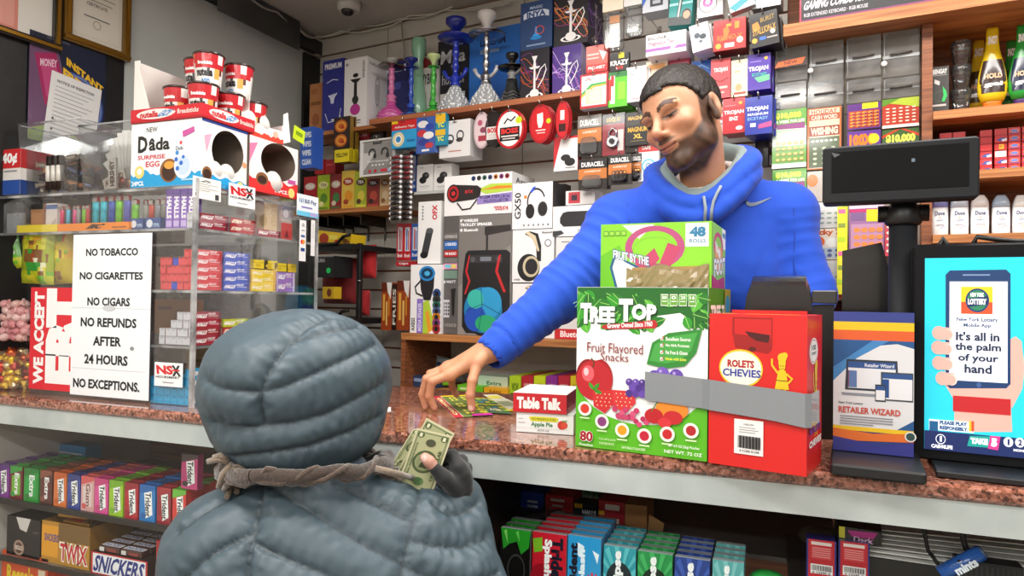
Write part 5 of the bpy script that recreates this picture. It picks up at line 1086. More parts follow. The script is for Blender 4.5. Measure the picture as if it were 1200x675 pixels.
wp('gum_box','pale green flat box behind the fingers in the cabinet','box',(560,441,595,455),[('t','Extra',.3,.4,.8,.7,'#2a6a4a')],'#b8ccb4',-.24,.08,snap=ZI+.014)
wp('gum_box','bright green strip of a flat box in the cabinet','box',(536,452,566,461),[('r',.1,.3,.5,.6,'#d0e8a0')],'#66b81e',-.28,.1,snap=ZI)
wp('gum_box','orange-yellow flat box at the cabinet shelf front','box',(567,455,596,463),[('t','Juicy',.2,.2,.7,.8,'#8a4a10')],'#e8a81c',-.285,.1,snap=ZI)
for i,(c,c2_)in enumerate((('#b0cc22','#3a5a10'),('#b8242e','#f0d0c8'),('#c8d41c','#5a6a10'),('#8a2a8a','#e8c8e8'),('#c0283a','#f0e0d0'),('#e8c81c','#8a5a10'),('#d8303a','#f0e0d0'))):
 wp('gum_box','%s sweet box in the cabinet row, %s from the left'%(['lime','red','yellow-green','purple','crimson','yellow','scarlet'][i],ORD[i]),'box',(597+14.3*i,441,610.5+14.3*i,463),[('t','WOW',.2,.3,.8,.7,c2_),('r',.1,.8,.9,.85,c2_)],c,-.285,.22,snap=ZI,group='sweet boxes in the cabinet row',cols={'T':c})
wp('candy_carton','open yellow carton with cherries lying on the black rack','box',(372,272,411,290),[('e',.2,.5,.14,.35,'#a83a1c'),('r',.35,.2,.6,.5,'#f0e060'),('e',.6,.65,.08,.2,'#c8281c'),('g',[(.72,.2),(1,.5),(.85,.95)],'#8a5a1c')],'#e2be22',-.3,.08,tilt=7)
e=empty('wire_rack','black metal rack with shelves beside the display case','rack');pz=FW.hit(422,285,-.26);put(e,FW,pz.x,-.26,0)
zr=pz.z;b=MB();b.rbox(-.009,-.009,0,.009,.009,zr,.004,'#1a1a1b','plastic','z');b.lathe([(.013,zr-.14),(.013,zr-.132)],'#8a8a8a','metal',12);b.build('post',e)
for zz_ in(zr-.005,zr-.27):
 b=MB();b.box(-.24,-.05,zz_-.02,.008,.2,zz_,'#1c1b1c','plastic');b.tube([(-.24,-.055,zz_),(-.06,-.055,zz_),(-.03,-.055,zz_+.025),(.0,-.055,zz_+.03)],.006,'#151515');b.build('rack_shelf',e)
b=MB();b.rbox(-.24,-.009,0,-.222,.009,zr,.004,'#1a1a1b','plastic','z');b.build('post',e)
wp('receipt_printer','small black device with a green light on the rack','device',(370,300,391,325),[('t','BURN',.05,.12,.5,.3,'#c8c8c8'),('e',.72,.68,.12,None,'#28e070'),('r',0,.0,1,.05,'#8a8a8a')],'#232426',-.33,.1,mat='plastic')
wp('small_box','small yellow box with a brown oval on the lower rack shelf','box',(378,336,391,350),[('e',.6,.5,.2,.35,'#7a3a1c')],'#dcb428',-.33,.04)
def bag(lab,rect,col,y,d,seed):
 X,Z,Wd,H=FW.fit(y,rect);o=pouch(Wd,H,d,col,[],seed,'cloth').build('cloth_bag');put(o,FW,X,y,Z);tag(o,lab,'bag')
bag('bright red cloth hanging behind the rack post, upper',(421,287,441,326),'#c01c22',-.16,.06,3)
bag('red cloth hanging low behind the rack post',(422,340,433,370),'#b01a20',-.16,.05,4)
bag('dark red cloth bag inside the black rack',(380,303,418,356),'#8a1a1e',-.18,.1,5)
P_='pack'
txt=lambda s,y0,y1,c,x0=.1,x1=.9,b=.04:('t',s,x0,y0,x1,y1,c,{'b':b})
hang('earbud_pack','red-edged white pack with black earbuds under the oval packs','pack',(649,160,677,200),[('g',[(0,0),(1,0),(1,.06),(.3,.06),(.0,.95)],'#c8242c'),('e',.5,.62,.2,.1,'#1c1c1e'),('e',.68,.75,.22,.12,'#141416'),('r',.5,.9,.9,.93,'#8a8a8a')],'#ece8e6',-.24,.03,R=[('r',0,0,1,1,'#c0242c')])
for i,(r,y,n)in enumerate((((677,135,705,183),-.24,2),((678,186,711,222),-.26,2),((713,181,740,216),-.27,1),((741,180,752,212),-.24,1))):
 hang('battery_pack','pack of copper-topped batteries, %s'%['highest, beside the padlock pack','lowest, just above the blue shoulder','right of the lowest one','half hidden by the tape roll pack'][i],'pack',r,[('r',0,0,1,.3,'#2a2828' if i else '#8a8680'),txt('DURACELL',.1,.26,'#f2f0ee'),('r',0,.32,1,.66,'#c8783c'),txt('COPPERTOP',.38,.44,'#f0d8c0',.2,.8)],'#2a2423',y,.012,n=n,blister=(.18,.55,.82,.95,.014,None),mat='gloss')
 Xw=FW.fit(y,r)
 t=[o for o in scene.objects if o.name.startswith('battery_pack')][-1]
 for k in range(4 if i else 2):
  b=MB();Wd=Xw[2];Hh=Xw[3];dx=(-.24+.16*k)*Wd if i else(-.14+.28*k)*Wd
  b.lathe([(.0055 if i else .009,-Hh*.92),(.0055 if i else .009,-Hh*.72)],'#1a1818','gloss',12,cx=dx,cy=-.007);b.lathe([(.0055 if i else .009,-Hh*.72),(.0055 if i else .009,-Hh*.58),(.002,-Hh*.575),(.002,-Hh*.56)],'#c88a50','metal',12,cx=dx,cy=-.007)
  c=b.build('battery_cell',t)
hang('padlock_pack','pack holding a silver combination padlock on a red card','pack',(706,133,732,182),[('r',0,0,1,.25,'#2a2626'),('t','LOCK IT',.2,.1,.8,.2,'#e8b030'),('r',0,.25,1,1,'#8a2430'),('r',.7,.4,.95,.9,'#c8c0bc')],'#6a6664',-.25,.012,mat='gloss')
t=scene.objects['padlock_pack']if 'padlock_pack' in scene.objects else None
b=MB();b.lathe([(.017,0),(.019,.002),(.019,.009),(.016,.012)],'#b8b8ba','metal',20);b.lathe([(.008,.0122),(.008,.017)],'#1a1a1a','plastic',14)
b.v=[(x,-z-.001,yy-.085)for x,yy,z in b.v];b.tube([(-.011,-.007,-.07),(-.011,-.007,-.055),(0,-.007,-.045),(.011,-.007,-.055),(.011,-.007,-.07)],.003,'#c8c8ca','metal');b.build('padlock',t)
hang('condom_pack','black pack with gold lettering left of the clerk cheek','pack',(733,131,762,170),[txt('MAGNUM',.12,.24,'#c8a040'),('r',0,.3,1,.42,'#3a3630'),txt('MAGNUM',.45,.6,'#d8a83a'),txt('XL',.66,.8,'#e0b84a',.32,.68),('r',.2,.86,.8,.88,'#8a7440')],'#1b1a1a',-.25,.014,n=2)
hang('tape_pack','red and white pack with a blue-ringed tape roll by the chin','pack',(748,168,772,212),[('r',0,0,1,.22,'#c8302e'),txt('TAPE',.06,.16,'#f0e8e0',.15,.6),('e',.5,.6,.34,None,'#58b8d8'),('e',.5,.6,.26,None,'#f2f0ec'),('e',.5,.6,.15,None,'#3aa0c8'),('e',.5,.6,.1,None,'#c8c4c0')],'#e4e8ea',-.24,.014)
hang('tape_pack','small red and white tape pack, upper of two beside the purple box','pack',(687,53,712,84),[('r',.05,.3,.6,.36,'#f0c8c0'),('r',.05,.45,.6,.5,'#f0c8c0'),('g',[(.6,.2),(.95,.3),(.8,.6)],'#f6f2f0'),('r',0,.72,1,1,'#c82c30'),txt('PIC-MET',.78,.9,'#f6e8e4')],'#e0685c',-.26,.02,R=[('r',0,0,1,1,'#b83030')])
hang('tape_pack','white tape pack with a rainbow stripe and red edges','pack',(680,86,712,126),[('r',.0,0,1,.05,'#c8242c'),('r',0,0,.05,1,'#c8242c'),('r',.95,0,1,1,'#c8242c'),('r',0,.93,1,1,'#b81c24'),('g',[(.05,.55),(.4,.3),(.95,.28),(.95,.34),(.45,.36),(.05,.62)],'#3aa858'),('g',[(.05,.62),(.45,.36),(.95,.34),(.95,.38),(.5,.41),(.05,.68)],'#e8b83a'),('r',.2,.45,.8,.88,'#d8c8b0'),('r',.35,.5,.75,.84,'#cfcbc4'),('l',[(.2,.2),(.3,.12),(.4,.2)],.03,'#c83a4a')],'#f0ecea',-.27,.035,R=[('r',0,0,1,1,'#b01c24')])
hang('glue_pack','black and white glue pack above the lime green one','pack',(715,62,737,83),[('r',.45,0,.75,.3,'#d8c81c'),txt('KRAZY',.4,.68,'#f0f0ee',.02,.98),txt('GLUE',.72,.9,'#d83a2e',.3,.7)],'#1c1a1a',-.26,.014)
hang('glue_pack','lime green glue pack with a red and white tube','pack',(713,84,735,125),[('r',0,0,1,.15,'#2a7a3a'),('r',.1,.1,.35,.9,'#e9e6e4'),('r',.14,.1,.3,.4,'#c82430'),('r',.0,.2,.15,.8,'#c8302e'),('r',.5,.3,.9,.8,'#8ae02a')],'#5cc01e',-.27,.02,n=3,gap=.01)
hang('white_card','plain white card pack beside the lime glue pack','pack',(734,78,757,119),[('r',.12,.2,.4,.23,'#a8a8a8'),('r',.3,.9,.7,.92,'#c86a6a'),('l',[(.2,.12),(.4,.08),(.5,.14)],.03,'#7aa8a0')],'#f2f0f0',-.27,.02,n=3)
hang('small_pack','orange and white pack peeking above the dark hair','pack',(757,71,782,112),[('r',.1,.1,.9,.25,'#e8a860'),('r',.2,.4,.8,.6,'#e8c8a0')],'#f0e4cc',-.24,.02)
hang('small_pack','dark pink pack just above the head','pack',(783,68,808,110),[('r',.1,.12,.9,.2,'#e08a9a')],'#c04a60',-.23,.02)
hang('small_pack','bright blue pack right above the head','pack',(811,71,833,114),[('l',[(.1,.2),(.5,.12),(.9,.25)],.06,'#8ac0f0')],'#2468c8',-.23,.02)
hang('condom_pack','coral red pack hanging left of the cream one','pack',(833,69,856,115),[txt('TROJAN',.22,.36,'#f6e4e0',.15,.85),('l',[(.1,.5),(.5,.58),(.9,.5)],.06,'#8a2a2a'),('r',.15,.7,.85,.76,'#f0b8b0'),('r',.15,.84,.7,.88,'#f0b8b0')],'#d8484e',-.26,.03,R=[('r',0,0,1,1,'#a82a30')])
hang('condom_pack','cream pack with gold print between red and purple packs','pack',(857,70,876,113),[('r',.2,.3,.5,.33,'#b8a060'),('e',.45,.75,.2,.1,'#c8a070'),('r',.1,.88,.9,.94,'#a83a2a')],'#f2e4b8',-.26,.03,R=[('r',0,0,1,1,'#d8c080')])
hang('condom_pack','purple pack with white capitals above the royal blue pack','pack',(876,63,903,105),[txt('TROJAN',.34,.5,'#f4f0fa',.05,.9),('t','ECSTASY',.2,.53,.85,.62,'#2ac0a0'),('g',[(.3,.66),(.95,.6),(.95,.76),(.5,.8)],'#6ad08a'),('r',.1,.2,.6,.22,'#a890e0'),('e',.8,.14,.08,None,'#d8a83a')],'#4a2a9e',-.26,.035,n=2,R=[('r',0,0,1,1,'#38207e')])
hang('small_pack','white and red pack half hidden by the ear','pack',(836,118,848,156),[('r',.3,.3,.9,.4,'#c83a4a'),('r',.3,.5,.9,.6,'#c83a4a'),('r',.3,.7,.9,.74,'#888')],'#e8dcdc',-.25,.02)
hang('condom_pack','crimson pack with white capitals right of the ear','pack',(847,115,873,156),[txt('TROJAN',.34,.48,'#f6eaea',.05,.95),txt('ENZ',.53,.64,'#f6eaea',.3,.7),('e',.75,.86,.16,.06,'#f0e0e0'),('e',.8,.15,.08,None,'#d8a83a'),('r',.1,.2,.6,.22,'#e88a8a')],'#c2222c',-.26,.03,n=2)
hang('condom_pack','royal blue pack at the far right of the hanging rows','pack',(873,113,905,157),[txt('TROJAN',.26,.4,'#f0f2fa',.05,.85),txt('MAGNUM',.43,.5,'#d8dcf4',.1,.85),('t','ECSTASY',.1,.54,.85,.62,'#8ab8f0'),('g',[(.5,.75),(.98,.68),(.98,.82),(.5,.86)],'#c84a8a'),('r',.2,.7,.4,.8,'#e0e4f4')],'#22349c',-.27,.035,n=3,R=[('r',0,0,1,1,'#1a287a')])
hang('small_pack','dark brown pack hanging below the royal blue pack','pack',(885,160,900,194),[('r',.2,.2,.8,.5,'#3a302c')],'#1f1a18',-.18,.03)
for i,(r,c)in enumerate((((706,-12,730,58),'#f0e0c8'),((731,-12,752,40),'#e8e4e0'))):
 X,Z,Wd,H=FW.fit(-.27,r);e=empty('blister_pack',['clear blister pack with a white insert under an orange header','nearly empty clear blister pack right of the first'][i],'pack');put(e,FW,X,-.27,Z+H)
 b=MB();b.box(-Wd/2,0,-H*.35,Wd/2,.03,0,c,'card');b.build('header_card',e)
 b=MB();b.rbox(-Wd*.45,0,-H,Wd*.45,.03,-H*.355,.012,'#fff','cellophane');b.build('clear_shell',e)
 if i==0:
  b=MB();b.box(-Wd*.2,.01,-H*.93,Wd*.28,.013,-H*.55,'#f6f4f2','paper');b.box(-Wd*.2,.009,-H*.54,Wd*.28,.0125,-H*.42,'#e8a06a','paper');b.build('insert_card',e)
 hook((r[0]+r[2])/2,r[1]+8,-.275)
hang('gadget_box','white and blue box with a grey remote printed on it','box',(753,-10,783,13),[('r',.3,.35,.8,.75,'#3a3c44'),('r',.4,.45,.7,.62,'#b8bcc4'),('g',[(0,0),(.3,0),(0,.7)],'#3a6ac8')],'#d0d4dc',-.27,.06)
hang('vape_box','teal box with a silver vape pen, hanging askew','box',(786,-10,813,29),[('g',[(0,.35),(1,.3),(1,.36),(0,.42)],'#a8e8e0'),('r',.0,.75,1,1,'#1c2426'),('l',[(.5,.08),(.42,.8)],.16,'#3a4446'),('l',[(.48,.12),(.42,.75)],.07,'#c8d0d0'),('e',.78,.68,.2,.16,'#1a2224'),('e',.78,.7,.15,.12,'#e0a080'),('g',[(.6,0),(1,0),(1,.2),(.7,.2)],'#8ac04a')],'#12908c',-.29,.05,tilt=5)
hang('gadget_pack','clear square pack with a round purple and white gadget','pack',(817,-8,847,19),[('e',.42,.45,.36,None,'#2c2a2c'),('e',.42,.42,.32,None,'#e4e0e2'),('e',.42,.38,.2,None,'#c83a9a'),('e',.42,.36,.1,None,'#f0e0ec')],'#a8a4a6',-.28,.03,mat='gloss')
hang('gadget_pack','white and pale blue pack hanging at a slant near the ceiling','pack',(849,-20,878,12),[('g',[(0,.8),(1,.5),(1,.7),(.2,1)],'#3aa8b8'),('g',[(.3,.4),(.8,.3),(.7,.6)],'#e8a080')],'#e8ecec',-.28,.03,tilt=-12)
hang('gadget_pack','stack of clear flat packs at the top beside the gaming kit','pack',(881,-20,915,8),[('r',.1,.6,.9,.9,'#8fa0a4')],'#b4c0c4',-.26,.06,mat='gloss')
wp('pregnancy_test_box','white and purple box reading Pregnancy Test','box',(757,38,804,63),[('r',.05,.12,.5,.26,'#6a6468'),('t','COMPLETE',.08,.14,.46,.24,'#eee'),('t','Pregnancy Test',.06,.34,.72,.58,'#a86a8a',{'s':.15}),('r',0,.66,.62,.8,'#a868b8'),('r',.06,.6,.5,.62,'#999'),('g',[(.6,.85),(.95,.35),(1,.4),(.7,.95)],'#f8f6f8'),('g',[(.78,.66),(1,.66),(1,.8),(.7,.8)],'#a868b8')],'#eee9ec',-.29,.1)
hang('playing_cards','white pack of playing cards hanging askew','pack',(807,28,829,60),[('l',[(.12,.1),(.88,.1),(.88,.92),(.12,.92),(.12,.1)],.03,'#8a9098'),('e',.35,.42,.16,.1,'#4a5560'),('e',.65,.5,.18,.1,'#39424c'),('e',.5,.66,.1,.06,'#6a7480')],'#eef0f2',-.3,.02,n=3,tilt=-9)
gl='#e8a83a'
hang('supplement_box','deep red box with orange running figure and gold seals','box',(836,22,874,58),[('g',[(.3,.3),(.45,.22),(.5,.4),(.42,.65),(.2,.7),(.32,.5)],'#e87a2a'),txt('RHINO-X',.5,.68,'#e8702a',.12,.9),('e',.16,.85,.09,None,gl),('e',.82,.72,.1,None,'#f0e0c8'),('r',.35,.78,.65,.92,'#e8e0dc'),('r',.66,.12,.8,.34,'#e0902a'),('r',.4,.16,.56,.24,gl)],'#b02422',-.29,.06,R=[('r',0,0,1,1,'#7a1414')],cols={'B':'#6a1010'})
hang('supplement_box','black box with gold lettering and an orange horse figure','box',(877,14,910,54),[('g',[(.1,.3),(.3,.25),(.38,.45),(.2,.55),(.1,.48)],'#e8842a'),('t','STALLION-X',.1,.42,.92,.62,'#c89a3a',{'k':-.1}),('t','BURST',.4,.14,.9,.28,'#a8863a',{'k':-.1}),('e',.14,.8,.1,None,gl),('e',.8,.62,.09,None,'#f0e8e0'),('r',.32,.72,.55,.82,'#3a6ac0'),('r',.58,.76,.95,.8,'#b8b0a8')],'#191616',-.29,.06,n=2,tilt=-5)
wp('small_box','row of small dark red box behind the white playing cards','box',(826,42,838,64),[('r',.1,.3,.9,.5,'#8a3038')],'#5a1820',-.16,.04)
ZGB=FW.hit(960,22.5,-.3).z-.031
def tick(lab,r,base,F,y=-.225,cat='lottery ticket'):
 return pkg('lottery_ticket',lab,cat,FW,y,r,.002,base,F,mat='gloss')
grid=lambda x0,y0,x1,y1,nx,ny,c,rx=.03,ry=.02:[('e',x0+(x1-x0)*(i+.5)/nx,y0+(y1-y0)*(j+.5)/ny,rx,ry,c)for i in range(nx)for j in range(ny)]
t10=[('r',0,0,1,1,'#5a9a2a'),('r',0,.3,1,.62,'#c8dcc0'),('t','$10,000',.1,.05,.85,.17,'#e8f02a',{'b':.07}),('t','A WEEK FOR LIFE',.1,.18,.95,.23,'#e8f0d0',{'b':.05}),('g',[(.1,.25),(.95,.24),(.95,.34),(.15,.33)],'#8a2a7a'),('r',.15,.36,.8,.37,'#9ab88a')]+[('l',[(.1+.16*i,.42),(.18+.16*i,.48)],.03,'#f0f4ec')for i in range(5)]+grid(.08,.53,.95,.9,5,4,'#b89a2a',.07,.03)+grid(.08,.53,.95,.9,5,4,'#e8d478',.045,.018)+[('r',0,.92,1,1,'#dfe4dc')]
tick('green $10,000 A WEEK FOR LIFE ticket with gold coins, uppermost on the left',(905,128,945,197),'#5a9a2a',t10)
tick('second green $10,000 ticket, below the coin-covered one',(905,198,945,263),'#4a8a2a',t10[:1]+t10[2:5])
hol=[('r',0,0,1,1,'#b8642a'),('r',.06,.02,.94,.98,'#d8c8a8'),('r',.06,.1,.94,.2,'#a84a2a'),('t','HOLIDAY',.12,.03,.88,.1,'#b83a1c'),('t','CASH WORD',.12,.12,.88,.19,'#e8e0c8'),('r',.06,.3,.94,.46,'#8a2a1c'),('t','WISHING',.1,.32,.9,.44,'#e8dcb8',{'b':.05}),('r',.06,.48,.94,.97,'#4a5a3a')]+grid(.1,.5,.9,.58,6,1,'#dfe0c8',.05,.018)+grid(.1,.62,.9,.95,3,4,'#c8d0a8',.06,.02)
tick('brown and green holiday ticket beside the green $10,000 one',(946,126,986,198),'#a85a2a',hol)
g100=lambda:[('r',0,0,1,1,'#5a2a7a'),('r',.45,.0,.92,.22,'#e8d020'),('r',.04,.28,.96,.94,'#a83a2a')]+grid(.06,.3,.96,.92,5,5,'#e88a3a',.075,.045)+grid(.1,.33,.99,.95,5,5,'#5a2a6a',.03,.02)
tick('purple ticket with rows of orange prize spots and a yellow tab',(993,121,1032,151),'#5a2a7a',g100())
tick('purple ticket reading 100X just above the pole display',(993,153,1032,182),'#5a2a8a',[('t','100X',.06,.12,.78,.62,'#f07a1c',{'b':.07}),('e',.8,.35,.16,.2,'#e8d020'),('r',0,.7,1,.8,'#e8b020')])
tick('red and green ticket with rows of pale spots',(1034,115,1077,149),'#b03a28',[('g',[(0,0),(1,0),(1,.35),(0,.1)],'#a8b83a'),('g',[(0,.25),(.0,0),(.5,0)],'#5a8a2a'),('r',0,.9,1,1,'#dfe0d0')]+grid(.06,.28,.95,.85,5,5,'#f0e0c8',.055,.022))
tick('dark green $10,000 ticket just above the pole display',(1034,151,1077,184),'#3a5a2a',[('g',[(0,.3),(.5,0),(1,.3),(1,.2),(.6,0),(.4,0),(0,.2)],'#c83a1c'),('t','$10,000',.1,.18,.9,.52,'#e8e85a',{'b':.06}),('t','WILD',.3,.6,.7,.8,'#e8c03a')])
wt=lambda c:[('r',.05,.05,.95,.2,c),('r',.06,.3,.95,.92,'#d0d0c8')]+grid(.1,.34,.95,.9,4,3,'#8a9a90',.08,.04)+[('e',.12,.45,.08,.06,'#c8402a'),('e',.12,.7,.08,.06,'#c8402a')]
tick('grey ticket edge with an orange circle beside the clerk sleeve',(946,200,987,236),'#b8aca0',[('e',.15,.3,.16,.2,'#e87a3a'),('r',.5,.3,.95,.5,'#a89c90')])
tick('white ticket with rows of grey-green prize spots',(946,237,987,267),'#dcdcd6',wt('#e8e8e0'))
tick('orange and white ticket with blue numbers, behind the sleeve',(948,268,988,304),'#e8dccb',[('t','Lucky 7',.0,.02,.95,.25,'#c85a2a',{'b':.05}),('e',.25,.42,.22,.18,'#e06a2a'),('e',.7,.45,.2,.15,'#f0f0ea'),('r',.05,.62,.95,.95,'#b8c4d0')]+grid(.05,.64,.95,.94,4,2,'#4a5a8a',.07,.06))
tick('lowest white and orange ticket by the black stand',(948,305,988,350),'#dcd8d0',wt('#d8d8d0')+[('r',0,.85,1,1,'#c8502a')])
tick('long yellow strip of tickets with pink marks',(981,242,993,345),'#e8e42a',[('r',.1,.03+.16*i,.8,.08+.16*i,['#e86a9a','#8a9a3a','#b8d820'][i%3])for i in range(6)],y=-.24)
tick('pink and purple ticket with orange spots below the pole display',(995,240,1036,310),'#9a6a9a',[('r',0,0,1,.06,'#e8c8e0'),('r',0,.07,1,.12,'#c02a6a'),('r',.5,.08,.98,.28,'#e8d820'),('r',.05,.12,.45,.26,'#7a5a8a'),('r',.05,.32,.96,.98,'#b88aa8')]+grid(.12,.36,.98,.96,4,5,'#f08a4a',.1,.04),y=-.23)
tick('red and white striped ticket behind the display pole',(1037,250,1060,300),'#c8485a',grid(.05,.1,.95,.95,2,6,'#f0dcd0',.2,.04))
for i,r in enumerate(((908,43,947,95),(948,41,989,95),(908,96,945,127),(946,94,989,125),(991,34,1033,90),(1034,30,1078,89),(991,92,1033,120),(1034,90,1078,114))):
 X,Z,Wd,H=FW.fit(-.225,r);e=empty('ticket_dispenser','smoky clear ticket dispenser, %s'%['top left of the left pair','top right of the left pair','second row, far left','second row, beside the far left one','top left of the right pair','top right by the wooden post','second row, above the purple ticket','second row, above the red and green ticket'][i],'ticket dispenser','clear lottery ticket dispensers');H=min(H,ZGB-Z-.0015);put(e,FW,X,-.225,Z)
 b=MB();b.box(-Wd/2+.001,0,.001,Wd/2-.001,.045,H-.001,'#fff','smoke');b.build('tray',e)
 b=MB();b.box(-Wd/2+.001,-.0025,H*.4,Wd/2-.001,-.0005,H*.47,'#9a948c','acrylic_edge');b.box(-Wd/2+.004,-.003,H*.08,-Wd/2+.006,-.0005,H*.9,'#e0dcd4','acrylic_edge');b.build('front_ridge',e)
 b=MB();b.tube([(-Wd*.3,-.006,H*.48),(Wd*.3,-.006,H*.5)],.003,'#4a443e','plastic');b.build('roller',e)
 if i in(1,5):
  b=MB();b.lathe([(.007,0),(.007,.003),(.003,.005)],'#e8e4dc','plastic',12);b.v=[(x-Wd*.45,-z-.003,y+H*.3)for x,y,z in b.v];b.build('knob',e)
tick('orange and black ticket corner sticking out of the left dispenser',(908,68,946,78),'#3a2a24',[('g',[(.1,.3),(.95,.05),(.85,.8),(0,.95)],'#d8642a'),('t','NEW',.3,.3,.7,.7,'#3a1c10',{'k':-.2})],y=-.238)
a=FW.fit(-.175,(908,34,1081,352));a=(a[0],a[1],a[2],ZGB-a[1]-.002);b=MB();b.box(-a[2]/2,0,0,a[2]/2,.17,a[3],'#93887b','plastic');b.face('F',-a[2]/2,0,0,a[2]/2,.17,a[3],[('r',.475,0,.49,1,'#5a5048'),('r',0,.27,1,.275,'#5a5048')],'plastic');o=b.build('ticket_rack');put(o,FW,a[0],-.175,a[1]);tag(o,'brownish grey rack holding the lottery tickets and their clear dispensers','rack')
ye=-.3
ZG=FW.hit(960,22.5,ye).z
xg=FW.hit(918,30,ye).x;xp=FW.hit(1085,200,-.2).x;XE=1.75
e=empty('wood_shelving','orange-brown wooden wall shelving with an upright and open bays at the right','shelving');put(e,FW,0,0,0)
b=MB();b.box(xg,ye,ZG-.03,XE,-.001,ZG,'#a66','wood');b.build('top_board',e)
b=MB();b.box(xp-.011,-.24,0,xp+.011,-.001,ZG-.0305,'#a66','dark_wood');b.build('upright',e)
Zp=FW.hit(1140,126,-.26).z;Zq=FW.hit(1190,196,-.26).z;Zr=FW.hit(1140,274,-.26).z
for z in(Zp,Zq,Zr):
 b=MB();b.box(xp+.0115,-.26,z-.02,XE,-.001,z,'#a66','wood');b.build('shelf_board',e)
b=MB();b.box(xp+.0115,-.02,Zr,XE,-.003,ZG-.031,'#4a1c10','dark_wood');b.build('back_board',e)
X,Z,Wd,H=FW.fit(-.28,(938,-30,1130,20));X0_=FW.hit(937,10,-.29).x;X1_=FW.hit(1130,0,-.29).x;W_=X1_-X0_
o=carton(W_,.15,.12,'#17151b',[('t','GAMING COMBO KIT',.03,.55,.43,.74,'#d0ccd8',{'b':.04,'s':.1}),('t','RGB EXTENDED KEYBOARD · RGB MOUSE',.03,.81,.44,.89,'#c8c4cc'),('r',0,.95,1,1,'#8a2a6a'),('r',0,0,.012,1,'#d82a4a'),('r',.46,.56,.5,.74,'#8a8690'),('r',.52,.58,.58,.62,'#9a96a0'),('r',.52,.66,.58,.69,'#8a8690'),('e',.63,.64,.02,None,'#c8c4cc'),('r',.67,.58,.74,.62,'#9a96a0'),('t','LED LIGHT',.77,.56,.9,.7,'#a8a4b0')]).build('gaming_kit_box')
put(o,FW,(X0_+X1_)/2,-.29,ZG+.001);tag(o,'long black carton reading GAMING COMBO KIT on the top wooden board','box')
def wl(name,lab,cat,r,col,F,y=-.2,d=.06,snap=None,**k):return wp(name,lab,cat,r,F,col,y,d,snap=snap,**k)
wl('ointment_box','dark grey ointment box with a green figure and rings','box',(1091,78,1112,124),'#3a3634',[txt('BENGAY',.05,.15,'#e8e4e0'),('r',.1,.17,.9,.18,'#aaa'),('o',.5,.6,.42,None,.06,'#4a5a4a'),('o',.5,.6,.32,None,.08,'#4a6a4a'),('g',[(.65,.4),(.85,.5),(.9,.6),(.75,.72),(.6,.7),(.7,.58)],'#28c05a'),('g',[(.2,.25),(.5,.3),(.47,.38),(.18,.33)],'#d8d4d0'),('r',.05,.76,.85,.8,'#c8c4c0'),('r',.4,.93,.9,.95,'#999')],snap=Zp+.001)
X,Z,Wd,H=FW.fit(-.18,(1115,42,1141,123));H+=Z-Zp
e=empty('stacked_cups','stack of clear plastic cups with bands of reflections','cups');put(e,FW,X,-.15,Zp+.001)
for k in range(3):
 z0=k*H*.3;b=MB();b.lathe([(Wd*.33,z0+.002),(Wd*.42,z0+H*.2),(Wd*.5,z0+H*.3),(Wd*.5,z0+H*.36),(Wd*.36,z0+H*.38)],'#fff','cellophane',24);b.lathe([(Wd*.44,z0+H*.24),(Wd*.46,z0+H*.27)],'#fff','frosted',24,caps=False);b.build('clear_cup',e)
def squeeze(lab,r,c,cap,base,y=-.16,snap=None):
 X,Z,Wd,H=FW.fit(y,r);H+=Z-snap;R=Wd/2
 e=empty('squeeze_bottle',lab,'bottle');put(e,FW,X,y,snap)
 pr=[(.62,.0),(.62,.1),(.55,.11),(.75,.15),(.97,.24),(1.0,.34),(.92,.46),(.72,.6),(.5,.74),(.42,.86),(.42,.97),(.38,1.)]
 b=MB();b.lathe([(R*a,H*z)for a,z in pr[3:]],c,'gloss',28,sy=.6);b.build('bottle_body',e)
 b=MB();b.lathe([(R*.62,0),(R*.64,H*.02),(R*.62,H*.13),(R*.7,H*.15)],cap,'plastic',28,sy=.6);b.build('cap',e)
 b=MB();vs=[];n=14;rows=[(z,np.interp(z,[q[1]for q in pr],[q[0]for q in pr]))for z in(.24,.3,.38,.46,.54,.62)]
 for z,rr in rows:
  for i in range(n+1):
   q=-PI/2+(i/n-.5)*2.2*(1 if z>.3 else .8);vs.append((R*rr*1.01*math.cos(q),R*.6*rr*1.03*math.sin(q),H*z))
 b.add(vs,[(j*(n+1)+i,j*(n+1)+i+1,(j+1)*(n+1)+i+1,(j+1)*(n+1)+i)for j in range(5)for i in range(n)],base,'gloss',True)
 for wd_,z,cc,sz in(('gel',.3,'#f4f4f4',.06),('HOLD',.4,'#e8b890',.06),('SNOT',.8,'#f6f2f2',.1)):
  v,p=text_poly(wd_,.05);vs=[]
  for x,yy in v:
   zz=z+yy*sz;rr=np.interp(zz,[q[1]for q in pr],[q[0]for q in pr]);q=-PI/2+(x-.5)*(1.3 if z<.7 else 1.6)
   vs.append((R*rr*1.03*math.cos(q),R*.6*rr*1.08*math.sin(q),H*zz))
  b.add(vs,p,cc,'gloss')
 b.build('label',e)
 return e
squeeze('yellow squeeze bottle of hair gel with an orange base',(1145,33,1181,122),'#ecc81c','#e8781c','#3a2a28',snap=Zp+.001)
squeeze('second yellow squeeze bottle mostly hidden behind the first',(1131,48,1163,119),'#e0b81a','#c8981a','#4a3a1c',y=-.08,snap=Zp+.001)
squeeze('green squeeze bottle of hair gel with a purple base',(1181,30,1216,119),'#1c9a3a','#4a2a6a','#1a2440',snap=Zp+.001)
squeeze('second green squeeze bottle behind the front green one',(1171,48,1199,116),'#188a34','#1a7a30','#14502a',y=-.08,snap=Zp+.001)
cx=[(1101,1115.5),(1116.5,1131.5),(1134,1147.5),(1148.5,1163),(1165.5,1180.5),(1181.5,1196),(1197.5,1212)]
